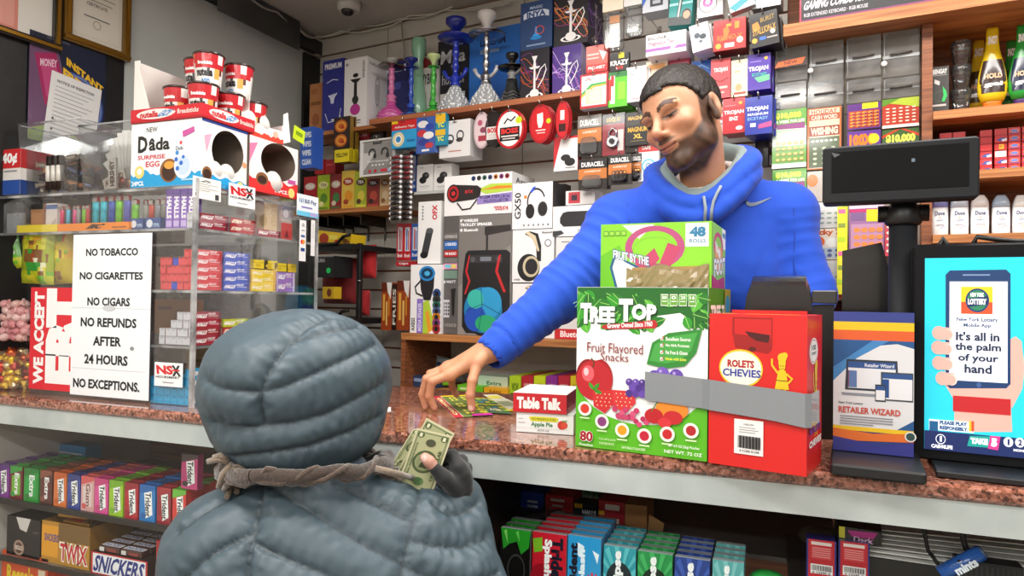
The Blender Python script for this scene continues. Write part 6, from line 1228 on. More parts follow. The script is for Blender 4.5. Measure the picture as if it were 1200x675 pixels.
X0c=[FW.fit(-.2,(a,150,c,160))for a,c in cx]
rowh=(Zp-.02-.022-Zq)/6
protos={}
for ci,(X,_,Wd,_)in enumerate(X0c):
 for r in range(6 if ci>3 else 6 if ci in(0,1,2,3)else 5):
  if(ci,r)in((2,5),(4,99)):continue
  kind=0 if ci<4 else(1 if ci==4 else 2)
  if ci==4 and r==2:kind=4
  if ci==4 and r==3:kind=3
  if ci==3 and r<3:kind=1
  if(ci==4 and r==5):kind=0
  if kind not in protos:
   F=[[('r',0,.9,1,1,'#a81c20')],[('g',[(.1,.75),(.5,.3),(.9,.35),(.6,.85)],'#2a4aa0'),('g',[(.5,.6),(.95,.4),(.95,.8),(.6,.85)],'#e8e4e8')],[('e',.5,.5,.42,.32,'#e86a4a'),('e',.5,.5,.3,.2,'#5a7ac8'),('r',.1,.8,.9,.9,'#2a4aa0')],[('r',.35,.15,.75,.85,'#f0b01c'),('r',.4,.3,.6,.6,'#d8781c')],[('r',.05,.05,.95,.9,'#e8e0d8'),('r',.2,.4,.8,.45,'#b8a8a0')]][kind]
   protos[kind]=[carton(.0365,.08,rowh*.94,'#c8242a',F).build('medicine_box'),True]
  p=protos[kind];o=p[0]if p[1]else dup(p[0]);p[1]=False
  put(o,FW,X,-.2+random.uniform(-.003,.003),Zq+.001+r*rowh);o.scale.x=Wd/.0375
  tag(o,'small red medicine box, %s column from the post, %s row up'%(ORD[ci],ORD[r]),'box','small red medicine boxes stacked on the shelf')
for i,(a,c,cp,sh)in enumerate(((1091,1112,'#8a8fd0',0),(1114,1136,'#c8d4e4',0),(1138,1160,'#ece8e6',.1),(1163,1185,'#a8bcd0',.2),(1187,1207,'#f0f0ea',.5))):
 X,Z,Wd,H=FW.fit(-.21,(a,232,c,273));H+=Z-Zr
 e=empty('deodorant_stick',['white deodorant with a lilac cap, nearest the post','white deodorant with an icy blue cap, second from the post','all-white deodorant in the middle','white deodorant with a domed grey-blue cap','white deodorant with a tapered top and yellow-green mark'][i],'deodorant','deodorants on the lowest shelf');put(e,FW,X,-.21,Zr+.001)
 b=MB();R=Wd/2
 n=24;rings=[[(R*k_*math.copysign(abs(math.cos(q))**.5,math.cos(q)),.015+.015*k_*math.copysign(abs(math.sin(q))**.7,math.sin(q)),z)for q in[2*PI*t/n for t in range(n)]]for z,k_ in((0,.92),(H*.05,1),(H*.74,1))]
 b.loft(rings,'#f2f0f0','gloss');b.draw((-R,-.0008,H*.72),(1,0,0),(0,0,-1),2*R,H*.7,[('t','Dove',.22,.1,.78,.26,'#3a4a7a',{'s':.15}),('e',.5,.34,.06,.03,'#c8b070'),('r',.3,.42,.7,.45,'#7a8ab0'),('r',.25,.6,.75,.63,'#9a9aa0'),('l',[(.5,.75),(.7,.68),(.8,.72)],.04,['#8a8fd0','#b08ac8','#c8b8a0','#c890a8','#d8c820'][i])],'gloss',lift=.0006);b.build('stick_body',e)
 b=MB();rings=[[(R*k_*math.copysign(abs(math.cos(q))**.5,math.cos(q)),.015+.015*k_*math.copysign(abs(math.sin(q))**.7,math.sin(q)),z)for q in[2*PI*t/n for t in range(n)]]for z,k_ in((H*.742,.99),(H*(.9-.1*sh),.97-.1*sh),(H*.97,.85-.2*sh),(H*(1+.08*(sh>0)),.5))]
 b.loft(rings,cp,'gloss');b.build('cap',e)
def stand(l,r,z=CT+.001):
 """frame, width of a box front whose lower corners are seen at pixels l and r on a level surface"""
 a=on_z(l[0],l[1],z);c=on_z(r[0],r[1],z);d=c-a
 f=Frame(a.x,a.y,math.degrees(math.atan2(d.y,d.x)));return f,d.length
def top_z(fr,px,py,y=0):return fr.hit(px,py,y).z
leaf=lambda cx,cy,L,W,a,c,v:[('g',[(cx+L*t*math.cos(a)-s*W*math.sin(PI*min(1,t))**.8*math.sin(a),cy+(L*t*math.sin(a)+s*W*math.sin(PI*min(1,t))**.8*math.cos(a))*.8)for s,ts in((1,[0,.2,.45,.7,.9,1]),(-1,[.9,.7,.45,.2]))for t in ts],c),('l',[(cx,cy),(cx+L*.9*math.cos(a),cy+L*.72*math.sin(a))],.004,v)]
rr=random.Random(4)
fr,Wt=stand((674.5,522),(828.5,541));Ht=top_z(fr,675.5,337)-CT
F=[('r',0,0,1,1,'#f4f6f6'),('g',[(0,.55)]+[(.5-.5*math.cos(PI*t/12),.55+.28*math.sin(PI*t/12))for t in range(0,13)]+[(1,.5),(1,1),(0,1)],'#5cba1e'),('g',[(0,0),(1,0),(1,.19),(.9,.2),(.8,.15),(.64,.17),(.5,.24),(.36,.25),(.24,.27),(.16,.2),(.06,.21),(0,.16)],'#1a6a20')]
for i in range(46):
 cx=rr.uniform(.0,1);cy=rr.uniform(.02,.22)*(1-.25*abs(cx-.45));F+=[o_ for o_ in leaf(cx,cy,rr.uniform(.1,.16),rr.uniform(.025,.045),rr.uniform(.2,2.9),['#1f7a22','#2f9a2a','#58b83a','#176a1e','#3aa030'][i%5],'#a8e070')if True]
F=[('r',0,0,1,.001,'#fff')]+F
for k in range(2,len(F)):
 if F[k][0]=='g' and len(F[k][1])<15:F[k]=('g',[(min(max(x,.002),.998),max(y,.002))for x,y in F[k][1]],F[k][2])
F+=[('g',[(.0,0),(1,0),(1,.1),(.75,.16),(.5,.12),(.25,.18),(0,.14)],'#1d6a20')][:0]
for dx,dy,c in((.006,.008,'#0d3c14'),(0,0,'#ffffff')):
 F+=[('t','T',.03+dx,.1+dy,.12+dx,.23+dy,c,{'b':.06}),('t','REE',.11+dx,.12+dy,.31+dx,.22+dy,c,{'b':.06}),('t','T',.34+dx,.07+dy,.45+dx,.21+dy,c,{'b':.06}),('t','OP',.44+dx,.1+dy,.63+dx,.2+dy,c,{'b':.06})]
F+=[('g',[(.22,.235),(.62,.195),(.64,.225),(.62,.245),(.24,.26),(.2,.25)],'#c0222c'),('t','Grower Owned Since 1960',.25,.212,.6,.245,'#fff',{'b':.03,'k':-.06})]
F+=[('r',.66+.067*i,.04,.715+.067*i,.11,'#f0f4e8')for i in range(4)]+[('r',.663+.067*i,.045,.712+.067*i,.105,'#6aa83a')for i in range(4)]+[('t',['80','0','20','16'][i],.67+.067*i,.05,.705+.067*i,.07,'#fff')for i in range(4)]+[('r',.67+.067*i,.08,.705+.067*i,.085,'#fff')for i in range(4)]
F+=[('t','Fruit Flavored',.09,.345,.53,.405,'#8e2a32',{'b':.0}),('t','Snacks',.2,.405,.42,.455,'#8e2a32',{'b':.0}),('g',[(.56,.46),(.6,.33),(.72,.27),(.96,.24),(.92,.38),(.84,.46),(.7,.48)],'#2f8a34'),('g',[(.58,.44),(.62,.34),(.74,.29),(.93,.26),(.88,.37),(.8,.43),(.7,.45)],'#48a848')]
F+=[o_ for i,s_ in enumerate(('Excellent Source','No High Fructose','Fat Free & Gluten','Made with Juice'))for o_ in(('r',.66,.295+.04*i,.682,.315+.04*i,'#f4f4ee'),('l',[(.664,.305+.04*i),(.67,.313+.04*i),(.688,.29+.04*i)],.006,'#c0222c'),('t',s_,.7,.293+.04*i,.88-.01*i,.315+.04*i,'#f4f8ee' if i<3 else '#e8f04a',{'b':.03}))]
F+=[('e',.1,.57,.1,.12,'#8a0f16'),('e',.2,.57,.1,.12,'#a8141c'),('e',.15,.58,.145,.125,'#c0202a'),('e',.1,.54,.05,.05,'#e8606a'),('e',.085,.53,.02,.025,'#f8c8cc'),('l',[(.14,.5),(.15,.47),(.125,.445)],.012,'#5a3a1c'),('g',[(.14,.645),(.3,.63),(.33,.7),(.24,.78),(.15,.74)],'#d02a30'),('g',[(.3,.63),(.47,.63),(.48,.7),(.4,.77),(.31,.73)],'#d8343a')]
F+=[('e',.17+.035*i+.01*(j%2),.66+.024*j,.005,None,'#f8d8a0')for i in range(4)for j in range(4)]+[('e',.33+.035*i+.01*(j%2),.65+.024*j,.005,None,'#f8d8a0')for i in range(4)for j in range(4)]
for cx,cy in((.15,.64),(.47,.64)):F+=leaf(cx,cy,.07,.015,-.9,'#3f9a2a','#2a7a1c')+leaf(cx,cy,.07,.015,-2.2,'#4aa832','#2a7a1c')+leaf(cx,cy,.07,.015,.3,'#3f9a2a','#2a7a1c')
F+=[('e',.43+.05*i+(.025 if j%2 else 0),.575+.034*j,.028,None,['#5a3a9a','#6a4aae','#4c2f88'][(i+j)%3])for j in range(3)for i in range(3)]+[('e',.425+.05*i,.568,.008,None,'#b8a0e0')for i in range(3)]+[('e',.62,.53,.045,None,'#6a4ab0'),('e',.68,.51,.048,None,'#7a5ac0'),('e',.78,.52,.05,None,'#6a4ab0'),('e',.58,.535,.03,None,'#8a6ad0'),('e',.665,.497,.012,None,'#b8a0e0'),('e',.765,.505,.012,None,'#b8a0e0')]
F+=[('e',.32+.028*i,.745+.02*((i*2)%3),.022,None,['#c83a6a','#b02a5a','#d85a80'][i%3])for i in range(7)]+[('e',.46+.026*i,.79+.018*(i%3),.02,None,['#d84a78','#b82a5a'][i%2])for i in range(5)]+[('e',.35+.03*i,.79,.02,None,'#c8446c')for i in range(3)]
F+=[('e',.75,.72,.12,.06,'#e88a2a'),('e',.62,.765,.07,.045,'#c01c26'),('e',.76,.765,.07,.04,'#c8242c'),('e',.7,.8,.05,.03,'#d8323a'),('l',[(.6,.74),(.66,.66),(.7,.64)],.008,'#4a7a2a')]
for cx,cy,c in((.08,.76,'#d83a2a'),(.22,.83,'#8a3a7a'),(.38,.87,'#e8a01c'),(.55,.89,'#c81c3a'),(.72,.865,'#c8202a'),(.89,.83,'#b8202a')):F+=[('e',cx,cy,.055,None,'#f0f4e8'),('e',cx,cy,.036,None,c),('r',cx-.04,cy+.053,cx+.04,cy+.062,'#d8f0b8')]
F+=[('t','80',.04,.895,.15,.965,'#ffffff',{'b':.12}),('t','80',.042,.898,.148,.962,'#a81c24',{'b':.04}),('t','Pouches',.04,.975,.15,.99,'#f4f4f0'),('t','*7.2% APPLE JUICE',.19,.93,.33,.945,'#d8f0b8'),('t','CONCENTRATE',.2,.955,.32,.97,'#d8f0b8'),('t','NATURALLY FLAVORED',.38,.965,.56,.98,'#e8f8d0'),('t','80 - 0.9 OZ (26g) Pouches',.73,.92,.95,.94,'#f4f8ee'),('t','NET WT. 72 OZ',.7,.955,.97,.975,'#f4f8ee')]
Rr=[('r',0,0,1,1,'#4a8a22')]+[o_ for i in range(12)for o_ in leaf(rr.uniform(.1,.8),rr.uniform(.02,.9),.25,.04,rr.uniform(.2,2.9),['#2a6a1c','#3a7a22','#5a8a2a'][i%3],'#8ac04a')]+[('t','TREE TOP',.05,.1,.95,.2,'#f4f0e8',{'b':.05}),('r',.7,0,1,.35,'#a8a03a'),('e',.85,.1,.12,.06,'#3a9ad0')]
Rr=[(o_[0],[(min(max(x,0),1),min(max(y,0),1))for x,y in o_[1]],*o_[2:])if o_[0]in 'gl' else o_ for o_ in Rr]
o=carton(Wt,.17,Ht,'#5cba1e',F,Rr,T=[('r',0,.48,1,.52,'#c8c0a8')],cols={'T':'#a8b890'}).build('fruit_snack_box');put(o,fr,Wt/2,0,CT+.001);tag(o,'green and white carton reading Fruit Flavored Snacks with leaves and fruit pictures','box')
frT,WtT=fr,Wt
fr,Wr=stand((830,542),(945,559));Hr=top_z(fr,830,368)-CT;Dr=.115
stk_pts=lambda cx,cy,s,c='#e8c41c',k='#3a2a14':[('e',cx,cy-.1*s,.045*s,.03*s,c),('e',cx+.025*s,cy-.115*s,.03*s,.02*s,c),('r',cx-.035*s,cy-.085*s,cx+.035*s,cy-.055*s,c),('e',cx,cy-.045*s,.032*s,.028*s,c),('g',[(cx-.035*s,cy-.02*s),(cx+.035*s,cy-.02*s),(cx+.07*s,cy+.1*s),(cx-.07*s,cy+.1*s)],c),('l',[(cx-.04*s,cy),(cx-.1*s,cy-.05*s),(cx-.1*s,cy-.09*s)],.02*s,c),('l',[(cx+.04*s,cy),(cx+.1*s,cy+.03*s),(cx+.06*s,cy+.06*s)],.02*s,c),('l',[(cx-.03*s,cy+.1*s),(cx-.03*s,cy+.15*s),(cx-.06*s,cy+.155*s)],.014*s,c),('l',[(cx+.03*s,cy+.1*s),(cx+.03*s,cy+.15*s),(cx+.06*s,cy+.155*s)],.014*s,c),('e',cx-.012*s,cy-.048*s,.005*s,.004*s,k),('e',cx+.012*s,cy-.048*s,.005*s,.004*s,k),('l',[(cx-.014*s,cy-.033*s),(cx,cy-.028*s),(cx+.014*s,cy-.033*s)],.004*s,k),('l',[(cx-.055*s,cy+.045*s),(cx+.055*s,cy+.045*s)],.006*s,k)]
F=[('r',.25,.02,.265,.14,'#8a0f10'),('g',[(.255,.02),(.66,.02),(.66,.22),(.62,.25),(.28,.22),(.255,.14)],'#a01416'),('g',[(.27,.03),(.65,.03),(.65,.15),(.27,.13)],'#d01e1e'),('g',[(.38,.11),(.64,.13),(.62,.18),(.5,.17),(.42,.14)],'#4a0c0c'),('e',.46,.225,.04,.015,'#5a0c0e'),('e',.34,.355,.23,.125,'#e8c82a'),('e',.34,.355,.215,.112,'#f2efe2'),('t','ROLETS',.2,.3,.48,.35,'#b01a20',{'b':.05}),('t','CHEVIES',.15,.36,.55,.41,'#2a3a9a',{'b':.03})]+stk_pts(.76,.37,1.0)+[('t','HOT',.12,.56,.34,.64,'#e8c41c',{'b':.07}),('t','SMOKED',.45,.585,.8,.63,'#e8c41c',{'b':.05}),('r',.28,.685,.58,.91,'#f2f0ee'),('t','100244',.38,.71,.48,.722,'#333'),('r',.33,.735,.5,.74,'#999'),('r',.33,.75,.53,.755,'#999'),('r',.33,.765,.5,.77,'#999')]+[('r',.32+.011*i,.79,.326+.011*i+.003*(i%3),.87,'#222')for i in range(21)]+[('t','0 71505 01104',.34,.88,.54,.895,'#333'),('r',.33,.655,.38,.665,'#7a1014')]
Rr=[('e',.4,.23,.28,.085,'#f0ece8'),('e',.4,.23,.25,.075,'#b8322e'),('e',.4,.23,.24,.07,'#f0ece8'),('t','100',.26,.19,.54,.225,'#3a3a3a',{'b':.03}),('t','COUNT',.24,.235,.56,.255,'#3a3a3a')]+[(o_[0],o_[1],o_[2],*(o_[3:]))for o_ in stk_pts(.55,.52,1.7)]+[('t','ROLETS',.12,.71,.85,.755,'#3a2a9a',{'b':.05}),('t','CHEVIES',.1,.795,.9,.84,'#f2efe8',{'b':.05})]
o=carton(Wr,Dr,Hr,'#da1f1c',F,Rr,T=[('r',.05,.1,.95,.45,'#c81a18'),('r',.1,.75,.25,.9,'#e8c41c'),('r',.35,.8,.9,.9,'#e8c41c')],cols={'R':'#d01c1a','T':'#cf2420'});o.box(-Wr/2+.02,.05,Hr,Wr/2-.01,.052,Hr+.006,'#b81a18')
o=o.build('sausage_box');put(o,fr,Wr/2,0,CT+.001);tag(o,'tall red carton showing a 100 COUNT mark, a yellow chef and barcode label','box')
b=MB();T0=frT;a0=T0.w(T0.hit(757,450,0).x,-.0012,T0.hit(757,435,0).z);pts=[]
def strip(f,pairs,off):
 off=.006
 out=[]
 for px,t,q in pairs:
  x=f.hit(px,(t+q)/2,0).x;out.append((f.w(x,-off,f.hit(px,t,0).z),f.w(x,-off,f.hit(px,q,0).z)))
 return out
ps=strip(frT,((757,435,468),(790,439,473),(824,443.5,478)),.0012)+strip(fr,((833,444.5,480),(870,450,486),(910,455.5,493),(944.5,461,501)),.004)
fs2=Frame(*fr.w(Wr,0,0).xy,math.degrees(fr.a)+90)
x2=fs2.hit(955,480,0).x;zt_,zb_=ps[-1][0].z,ps[-1][1].z;ps+=[(fs2.w(.003,-.006,zt_),fs2.w(.003,-.006,zb_)),(fs2.w(x2,-.006,zt_),fs2.w(x2+.003,-.006,zb_))]
vs=[tuple(p)for pr in ps for p in pr];b.add(vs,[(2*i,2*i+1,2*i+3,2*i+2)for i in range(len(ps)-1)],'#8a8f94','gloss')
o=b.build('packing_tape');tag(o,'wide strip of grey packing tape across the green and red cartons','tape')
f3=Frame(*fr.w(0,0,0).xy,-4);yF=f3.loc(frT.w(0,.17,0)).y+.09
f3=Frame(0,0,-4);yF=max(f3.loc(frT.w(Wt,.17,0)).y,f3.loc(frT.w(0,.17,0)).y)+.012
xa_=f3.hit(704,300,yF).x;xb2=f3.hit(834,300,yF).x;zt3=f3.hit(770,261,yF).z;zb3=f3.hit(704,345,yF).z;W3=xb2-xa_;H3=zt3-zb3;D3=.19
ring=lambda cx,cy,rx,ry,t,c,a0=0,a1=360:('o',cx,cy,rx,ry,t,c,a0,a1)
F=[('r',0,0,1,1,'#8ad42a'),('g',[(.2,.02),(.36,.22),(.5,.02)],'#eef4ea'),('g',[(0,.45),(.18,.3),(.3,.75),(.2,1),(0,1)],'#6abf1c'),ring(.5,.34,.27,.3,.24,'#b84a80'),ring(.5,.4,.2,.2,.01,'#7a2a58'),('g',[(.3,.62),(.5,.35),(.55,.5),(.42,.72)],'#c0406a'),('g',[(.62,.28),(.74,.35),(.62,.68),(.55,.55)],'#c0406a'),('g',[(0,.93),(.12,.98),(.1,1),(0,1)],'#b83a6a'),('g',[(.14,.36),(.22,.5),(.38,.62),(.48,.6),(.52,.72),(.3,.95),(.15,.95),(.09,.62)],'#1c5a88'),('g',[(.155,.42),(.23,.54),(.38,.66),(.46,.64),(.48,.7),(.3,.92),(.17,.92),(.115,.62)],'#f2f4f6'),('t','FRUIT BY THE',.115,.41,.455,.55,'#1c5a88',{'b':.09,'k':.34}),('t','FRUIT BY THE',.12,.42,.45,.54,'#f4f8fa',{'b':.03,'k':.34}),('r',.775,.02,.975,.34,'#f2f6f6'),('t','48',.81,.07,.95,.21,'#2a7fae',{'b':.06}),('t','ROLLS',.81,.235,.95,.29,'#2a7fae',{'b':.02}),('g',[(.3,.62),(.98,.6),(.97,1),(.3,1)],'#a88650')]+[('r',.03+.055*i,.1,.075+.055*i,.17,'#4a8a2a')for i in range(4)]+[('r',.035+.055*i,.11,.07+.055*i,.16,'#a0e04a')for i in range(4)]
Rr=[('r',0,0,1,1,'#8fd22e'),('r',.72,.0,1,.3,'#eef2f0'),('t','48',.74,.05,.98,.14,'#2a7fae',{'b':.05}),ring(.45,.3,.35,.2,.3,'#c8486a'),('g',[(.2,.3),(.7,.3),(.8,.5),(.5,.7),(.2,.6)],'#e8a83a'),('t','THE',.2,.3,.6,.42,'#f4f8fa',{'b':.09,'k':.3}),('t','FOOT',.12,.44,.98,.72,'#28303a',{'b':.09,'k':-.1}),('t','FOOT',.14,.45,.96,.71,'#f6f8f8',{'b':.05,'k':-.1}),('g',[(0,.72),(.4,.78),(.9,.7),(1,1),(0,1)],'#b83a5a')]
o=carton(W3,D3,H3,'#8ad42a',F,Rr,cols={'T':'#b8b49a'}).build('fruit_roll_box');put(o,f3,(xa_+xb2)/2,yF,zb3);o0=o;tag(o,'lime green carton reading 48 ROLLS standing behind the green one','box')
o=carton(W3*.96,D3,zb3-CT-.003,'#a8865c').build('kraft_carton');put(o,f3,(xa_+xb2)/2,yF,CT+.001);tag(o,'plain kraft carton propping up the lime green carton, hidden behind it','box')
b=MB();n,m_=22,6;r2=random.Random(9);vs=[]
for j in range(m_+1):
 for i in range(n+1):vs.append(((.25+.73*i/n-.5)*W3,-.002-r2.uniform(0,.004),H3*(.38*j/m_*(1-.12*math.sin(i*.5))+.0)))
b.add(vs,[(j*(n+1)+i,j*(n+1)+i+1,(j+1)*(n+1)+i+1,(j+1)*(n+1)+i)for j in range(m_)for i in range(n)],'#94805c','gloss')
o=b.build('brown_tape',o0)
fr,Wp=stand((605,505.5),(672,510));hp=top_z(fr,605,483)-CT
o=carton(Wp,.13,hp,'#eceeee',[('r',0,0,1,.05,'#cfd2d4'),('g',[(.22,.22),(.3,.18),(.68,.18),(.74,.24),(.72,.42),(.26,.42)],'#d8d42a'),('t','NO PRESERVATIVES',.27,.25,.69,.36,'#5a7a2a'),('t','Apple Pie',.26,.46,.64,.74,'#2f7a3e',{'b':.03}),('e',.8,.55,.075,None,'#c8302a'),('e',.84,.55,.06,None,'#d84a34'),('l',[(.81,.42),(.83,.3)],.015,'#4a7a2a'),('g',[(.82,.34),(.9,.28),(.86,.4)],'#4a9a3a'),('r',.03,.3,.12,.33,'#aaa'),('r',.03,.5,.16,.53,'#aaa'),('t','NET WT. 4 OZ',.38,.82,.58,.92,'#777'),('r',0,.76,.9,.775,'#c8ccd0')],[('g',[(.2,0),(1,0),(1,1),(.35,1)],'#2f8a3e')]).build('pie_box');put(o,fr,Wp/2,0,CT+.001);tag(o,'white snack box reading Apple Pie, under the red-fronted one','box')
z2=CT+.0018+hp;h2_=top_z(fr,603,459.5)-z2;xL=fr.hit(601.5,470,-.004).x;xR=fr.hit(664,475,-.004).x;W2=xR-xL
o=carton(W2,.135,h2_,'#c8202c',[('t','Table Talk',.07,.2,.9,.82,'#f6f2f2',{'b':.06}),('r',.07,.2,.12,.2,'#fff')],[('r',0,0,1,1,'#b41c28'),('r',0,0,1,.06,'#d86a70')],[('r',0,0,1,1,'#e8e6e6'),('g',[(.25,.3),(.5,.2),(.8,.3),(.75,.6),(.4,.7),(.2,.55)],'#4a3a3c'),('g',[(.5,.35),(.75,.35),(.7,.55),(.5,.55)],'#8a7a7a'),('r',.45,.78,.95,.9,'#5a4a4c')],cols={'T':'#e8e6e6'}).build('pie_box');put(o,fr,(xL+xR)/2,-.004,z2);tag(o,'red-fronted snack box with white letters on top of the pie box','box')
def flat(name,lab,cat,px,base,ops,z=CT+.0012,th=.0006,mat='paper',grp=None):
 P=[on_z(x,y,z)for x,y in px];o0_=P[0].copy();P=[p-o0_ for p in P]
 b=MB();b.add([tuple(p)for p in P]+[tuple(p-Vector((0,0,th)))for p in P],[(3,2,1,0),(4,5,6,7)]+[(i,(i+1)%4,(i+1)%4+4,i+4)for i in range(4)],base,mat)
 U=(P[1]-P[0]);V=(P[3]-P[0]);b.draw(P[0],U.normalized(),V.normalized(),U.length,V.length,ops,mat)
 o=b.build(name);o.location=o0_;return tag(o,lab,cat,grp)
sc=[('r',0,0,.22,1,'#b8283a'),('t','CASHWORD',.05,.1,.17,.9,'#f0e0a0',{'r':90,'b':.05}),('r',.24,.0,1,1,'#6a7a3a'),('r',.24,0,1,.06,'#e8c81c')]+[('r',.28+.12*i,.12+.1*j,.36+.12*i,.18+.1*j,'#e8dc5a')for i in range(6)for j in range(8)if(i*j+i)%3]
flat('scratch_ticket','scratch ticket with a crimson border under the clerk hand','lottery ticket',((507,464.5),(545,463),(572,484),(533,489.5)),'#e8e0d0',sc+[('g',[(.5,.92),(1,.92),(1,1),(.45,1)],'#b82a8a')])
flat('scratch_ticket','scratch ticket with yellow stripes on the right of the crimson one','lottery ticket',((545,465.5),(576,467),(604,480.5),(568,484.5)),'#e8d42a',[('r',.06,.05,.94,.95,'#4a6a4a')]+[('r',.1+.22*i,.1+.16*j,.26+.22*i,.2+.16*j,['#c8c04a','#8ab04a','#5a8a9a'][(i+j)%3])for i in range(4)for j in range(5)]+[('r',0,.45,1,.5,'#e8d42a'),('t','WIN',.3,.7,.7,.85,'#f0e8c8')],z=CT+.0022)
flat('scratch_ticket','pale yellow-edged ticket lying farthest back beside the striped one','lottery ticket',((566,462.5),(582,462),(611,475),(596,480)),'#d8d4b8',[('r',.1,.1,.9,.3,'#d8c84a'),('r',.1,.5,.9,.8,'#a8b08a')],z=CT+.0034)
flat('paper_slip','small white paper corner by the hood edge on the granite','paper',((448,478),(458,477),(458,482),(450,483)),'#e8e4e0',[])
flat('glass_sheet','thin clear plastic mat lying on the granite by the tickets','mat',((545,470),(668,476),(655,508),(560,486)),'#ffffff',[],z=CT+.0005,th=.0002,mat='acrylic')if False else None
fb,Wb=stand((973,557),(1092,571));fb=Frame(fb.o.x,fb.o.y,-6)
e=empty('pole_display','black customer pole display with a blank dark window','display');PY=.2;px_=fb.hit(1058,320,PY).x;put(e,fb,px_,PY,CT+.001)
b=MB();x0_=fb.hit(972,545,0).x-px_;x1_=fb.hit(1087,550,0).x-px_;b.rbox(x0_,-PY+.003,0,x1_,.05,.017,.006,'#1d1e20','plastic','z');b.build('base_plate',e)
zN=fb.hit(1060,262,PY).z-CT;zN2=fb.hit(1060,240,PY).z-CT
b=MB();b.lathe([(.024,.018),(.0225,.1),(.021,zN)],'#222427','black',28);b.build('pole',e)
b=MB();b.lathe([(.024,zN-.004),(.0275,zN),(.0275,zN2-.012),(.02,zN2)],'#1b1d1f','plastic',24);b.tube([(-.037,0,zN+.016),(.037,0,zN+.016)],.014,'#151618','plastic',14);b.build('neck_joint',e)
yH=PY-.04;hx0=fb.hit(964,205,yH).x-px_;hx1=fb.hit(1147,200,yH).x-px_;hz1=fb.hit(1056,168,yH).z-CT;hz0=fb.hit(1056,237,yH).z-CT
yH=.05;b=MB();b.rbox(hx0,yH-.1,hz0,hx1,yH-.06,hz1,.006,'#2b2d30','black','y',3);b.box(hx0+.004,yH-.06,hz0+.01,hx1-.004,yH-.045,hz1-.01,'#232427','plastic');b.build('display_head',e)
b=MB();b.box(hx0+.014,yH-.1012,hz0+.018,hx1-.014,yH-.1002,hz1-.01,'#07080a','black');b.face('F',hx0+.014,yH-.1012,hz0+.018,hx1-.014,yH-.1,hz1-.01,[('g',[(.0,.0),(.07,.06),(.02,.13)],'#6a6c6e'),('r',.6,.28,.625,.36,'#7a8a9a')],'black');b.build('window',e)
fw,Ww=stand((976,527),(1071,530),CT+.0185);zt4=fw.hit(1000,366,0).z;Hw=zt4-CT-.0185
fw=Frame(*fw.w(0,0,0).xy,-6);W4=fw.hit(1070,440,0).x-fw.hit(975.5,440,0).x
F=[('r',0,0,1,.07,'#323f8c'),('r',0,.07,1,.13,'#ecc51e'),('r',0,.13,1,.2,'#e0602a'),('r',0,.2,1,.82,'#1d5590'),('g',[(0,.5),(.25,.35),(.5,.24),(.8,.22),(1,.25),(1,.75),(.8,.82),(0,.82)],'#dfe2e6'),('g',[(0,.5),(.3,.33),(.7,.2),(.5,.2),(0,.4)],'#3f86c4'),('r',0,.82,1,.85,'#ecc51e'),('g',[(0,.84),(.5,.86),(1,.84),(1,.9),(0,.93)],'#e0702a'),('g',[(0,.9),(.6,.94),(1,.9),(1,1),(0,1)],'#31358a'),('g',[(.17,.34),(.8,.34),(.82,.56),(.15,.56)],'#26303e'),('r',.19,.355,.78,.545,'#e4e8ee'),('r',.19,.355,.78,.4,'#27508f'),('t','Retailer Wizard',.4,.365,.76,.39,'#e8ecf4'),('g',[(.1,.58),(.62,.58),(.6,.6),(.12,.6)],'#8a929c'),('r',.19,.42,.3,.54,'#8a3a3a'),('r',.2,.42,.3,.54,'#5a7ab0'),('r',.6,.42,.99,.62,'#3a4248'),('r',.62,.43,.98,.61,'#e8ebf0'),('r',.62,.43,.98,.465,'#27508f'),('r',.62,.47,.7,.6,'#1c4a8c'),('r',.53,.51,.66,.63,'#2a3440'),('r',.54,.52,.65,.62,'#e8ebf0'),('r',.54,.52,.65,.55,'#27508f'),('t','New York Lottery',.07,.645,.38,.665,'#444'),('t','RETAILER WIZARD',.07,.68,.84,.725,'#c84a3a',{'b':.03})]+[('r',.09,.745+.018*i,.75-.08*i*(i==3),.752+.018*i,'#8a8f96')for i in range(4)]+[('e',.96,.86,.07,None,'#e8e8e8'),('e',.96,.86,.055,None,'#2a4a4a')]
o=carton(W4,.03,Hw,'#2a3a80',F,[('r',0,0,1,.2,'#2a3474')],mat='card').build('brochure_box');put(o,fw,W4/2,0,CT+.0192);tag(o,'blue and white brochure box showing laptops and phones in front of the pole','box')
fk=Frame(0,0,-6);yk=1.52;b=MB();q=lambda px,py:fk.hit(px,py,yk)
a=q(987,294);c=q(1033,284);d=q(1046,330)
b.prism([(a.x,CT+.001),(d.x+.03,CT+.001),(d.x+.03,d.z-.03),(d.x,d.z),(c.x,c.z),(a.x,a.z)],yk,yk+.05,'#121315','gloss');b.prism([(a.x+.012,CT+.05),(c.x-.002,CT+.05),(c.x-.004,c.z-.04),(a.x+.012,a.z-.04)],yk-.003,yk-.0005,'#0b0b0d','gloss')
o=b.build('terminal_screen');put(o,fk,0,0,0);tag(o,'black slanting terminal screen seen from behind, left of the pole','screen')
yk=1.40;fk=Frame(0,0,-3);X,Z,Wd,H=fk.fit(yk,(875,322,950,362));Ht_=Z+H-CT
e=empty('receipt_printer','glossy black dome-topped printer behind the red carton','printer');put(e,fk,X,yk,CT+.001)
rings=[]
for t in range(10):
 q=t/9;y=.0+.14*q;h=Ht_*(.93+.07*math.sin(PI*min(1,q*1.1)));w=Wd/2*(.88+.12*math.sin(PI*(.5+.5*q)))
 rings.append([(-w*1.08,y,0),(w*1.08,y,0),(w*1.06,y,h*.84),(w,y,h*.93),(w*.86,y,h),(-w*.86,y,h),(-w,y,h*.93),(-w*1.06,y,h*.84)])
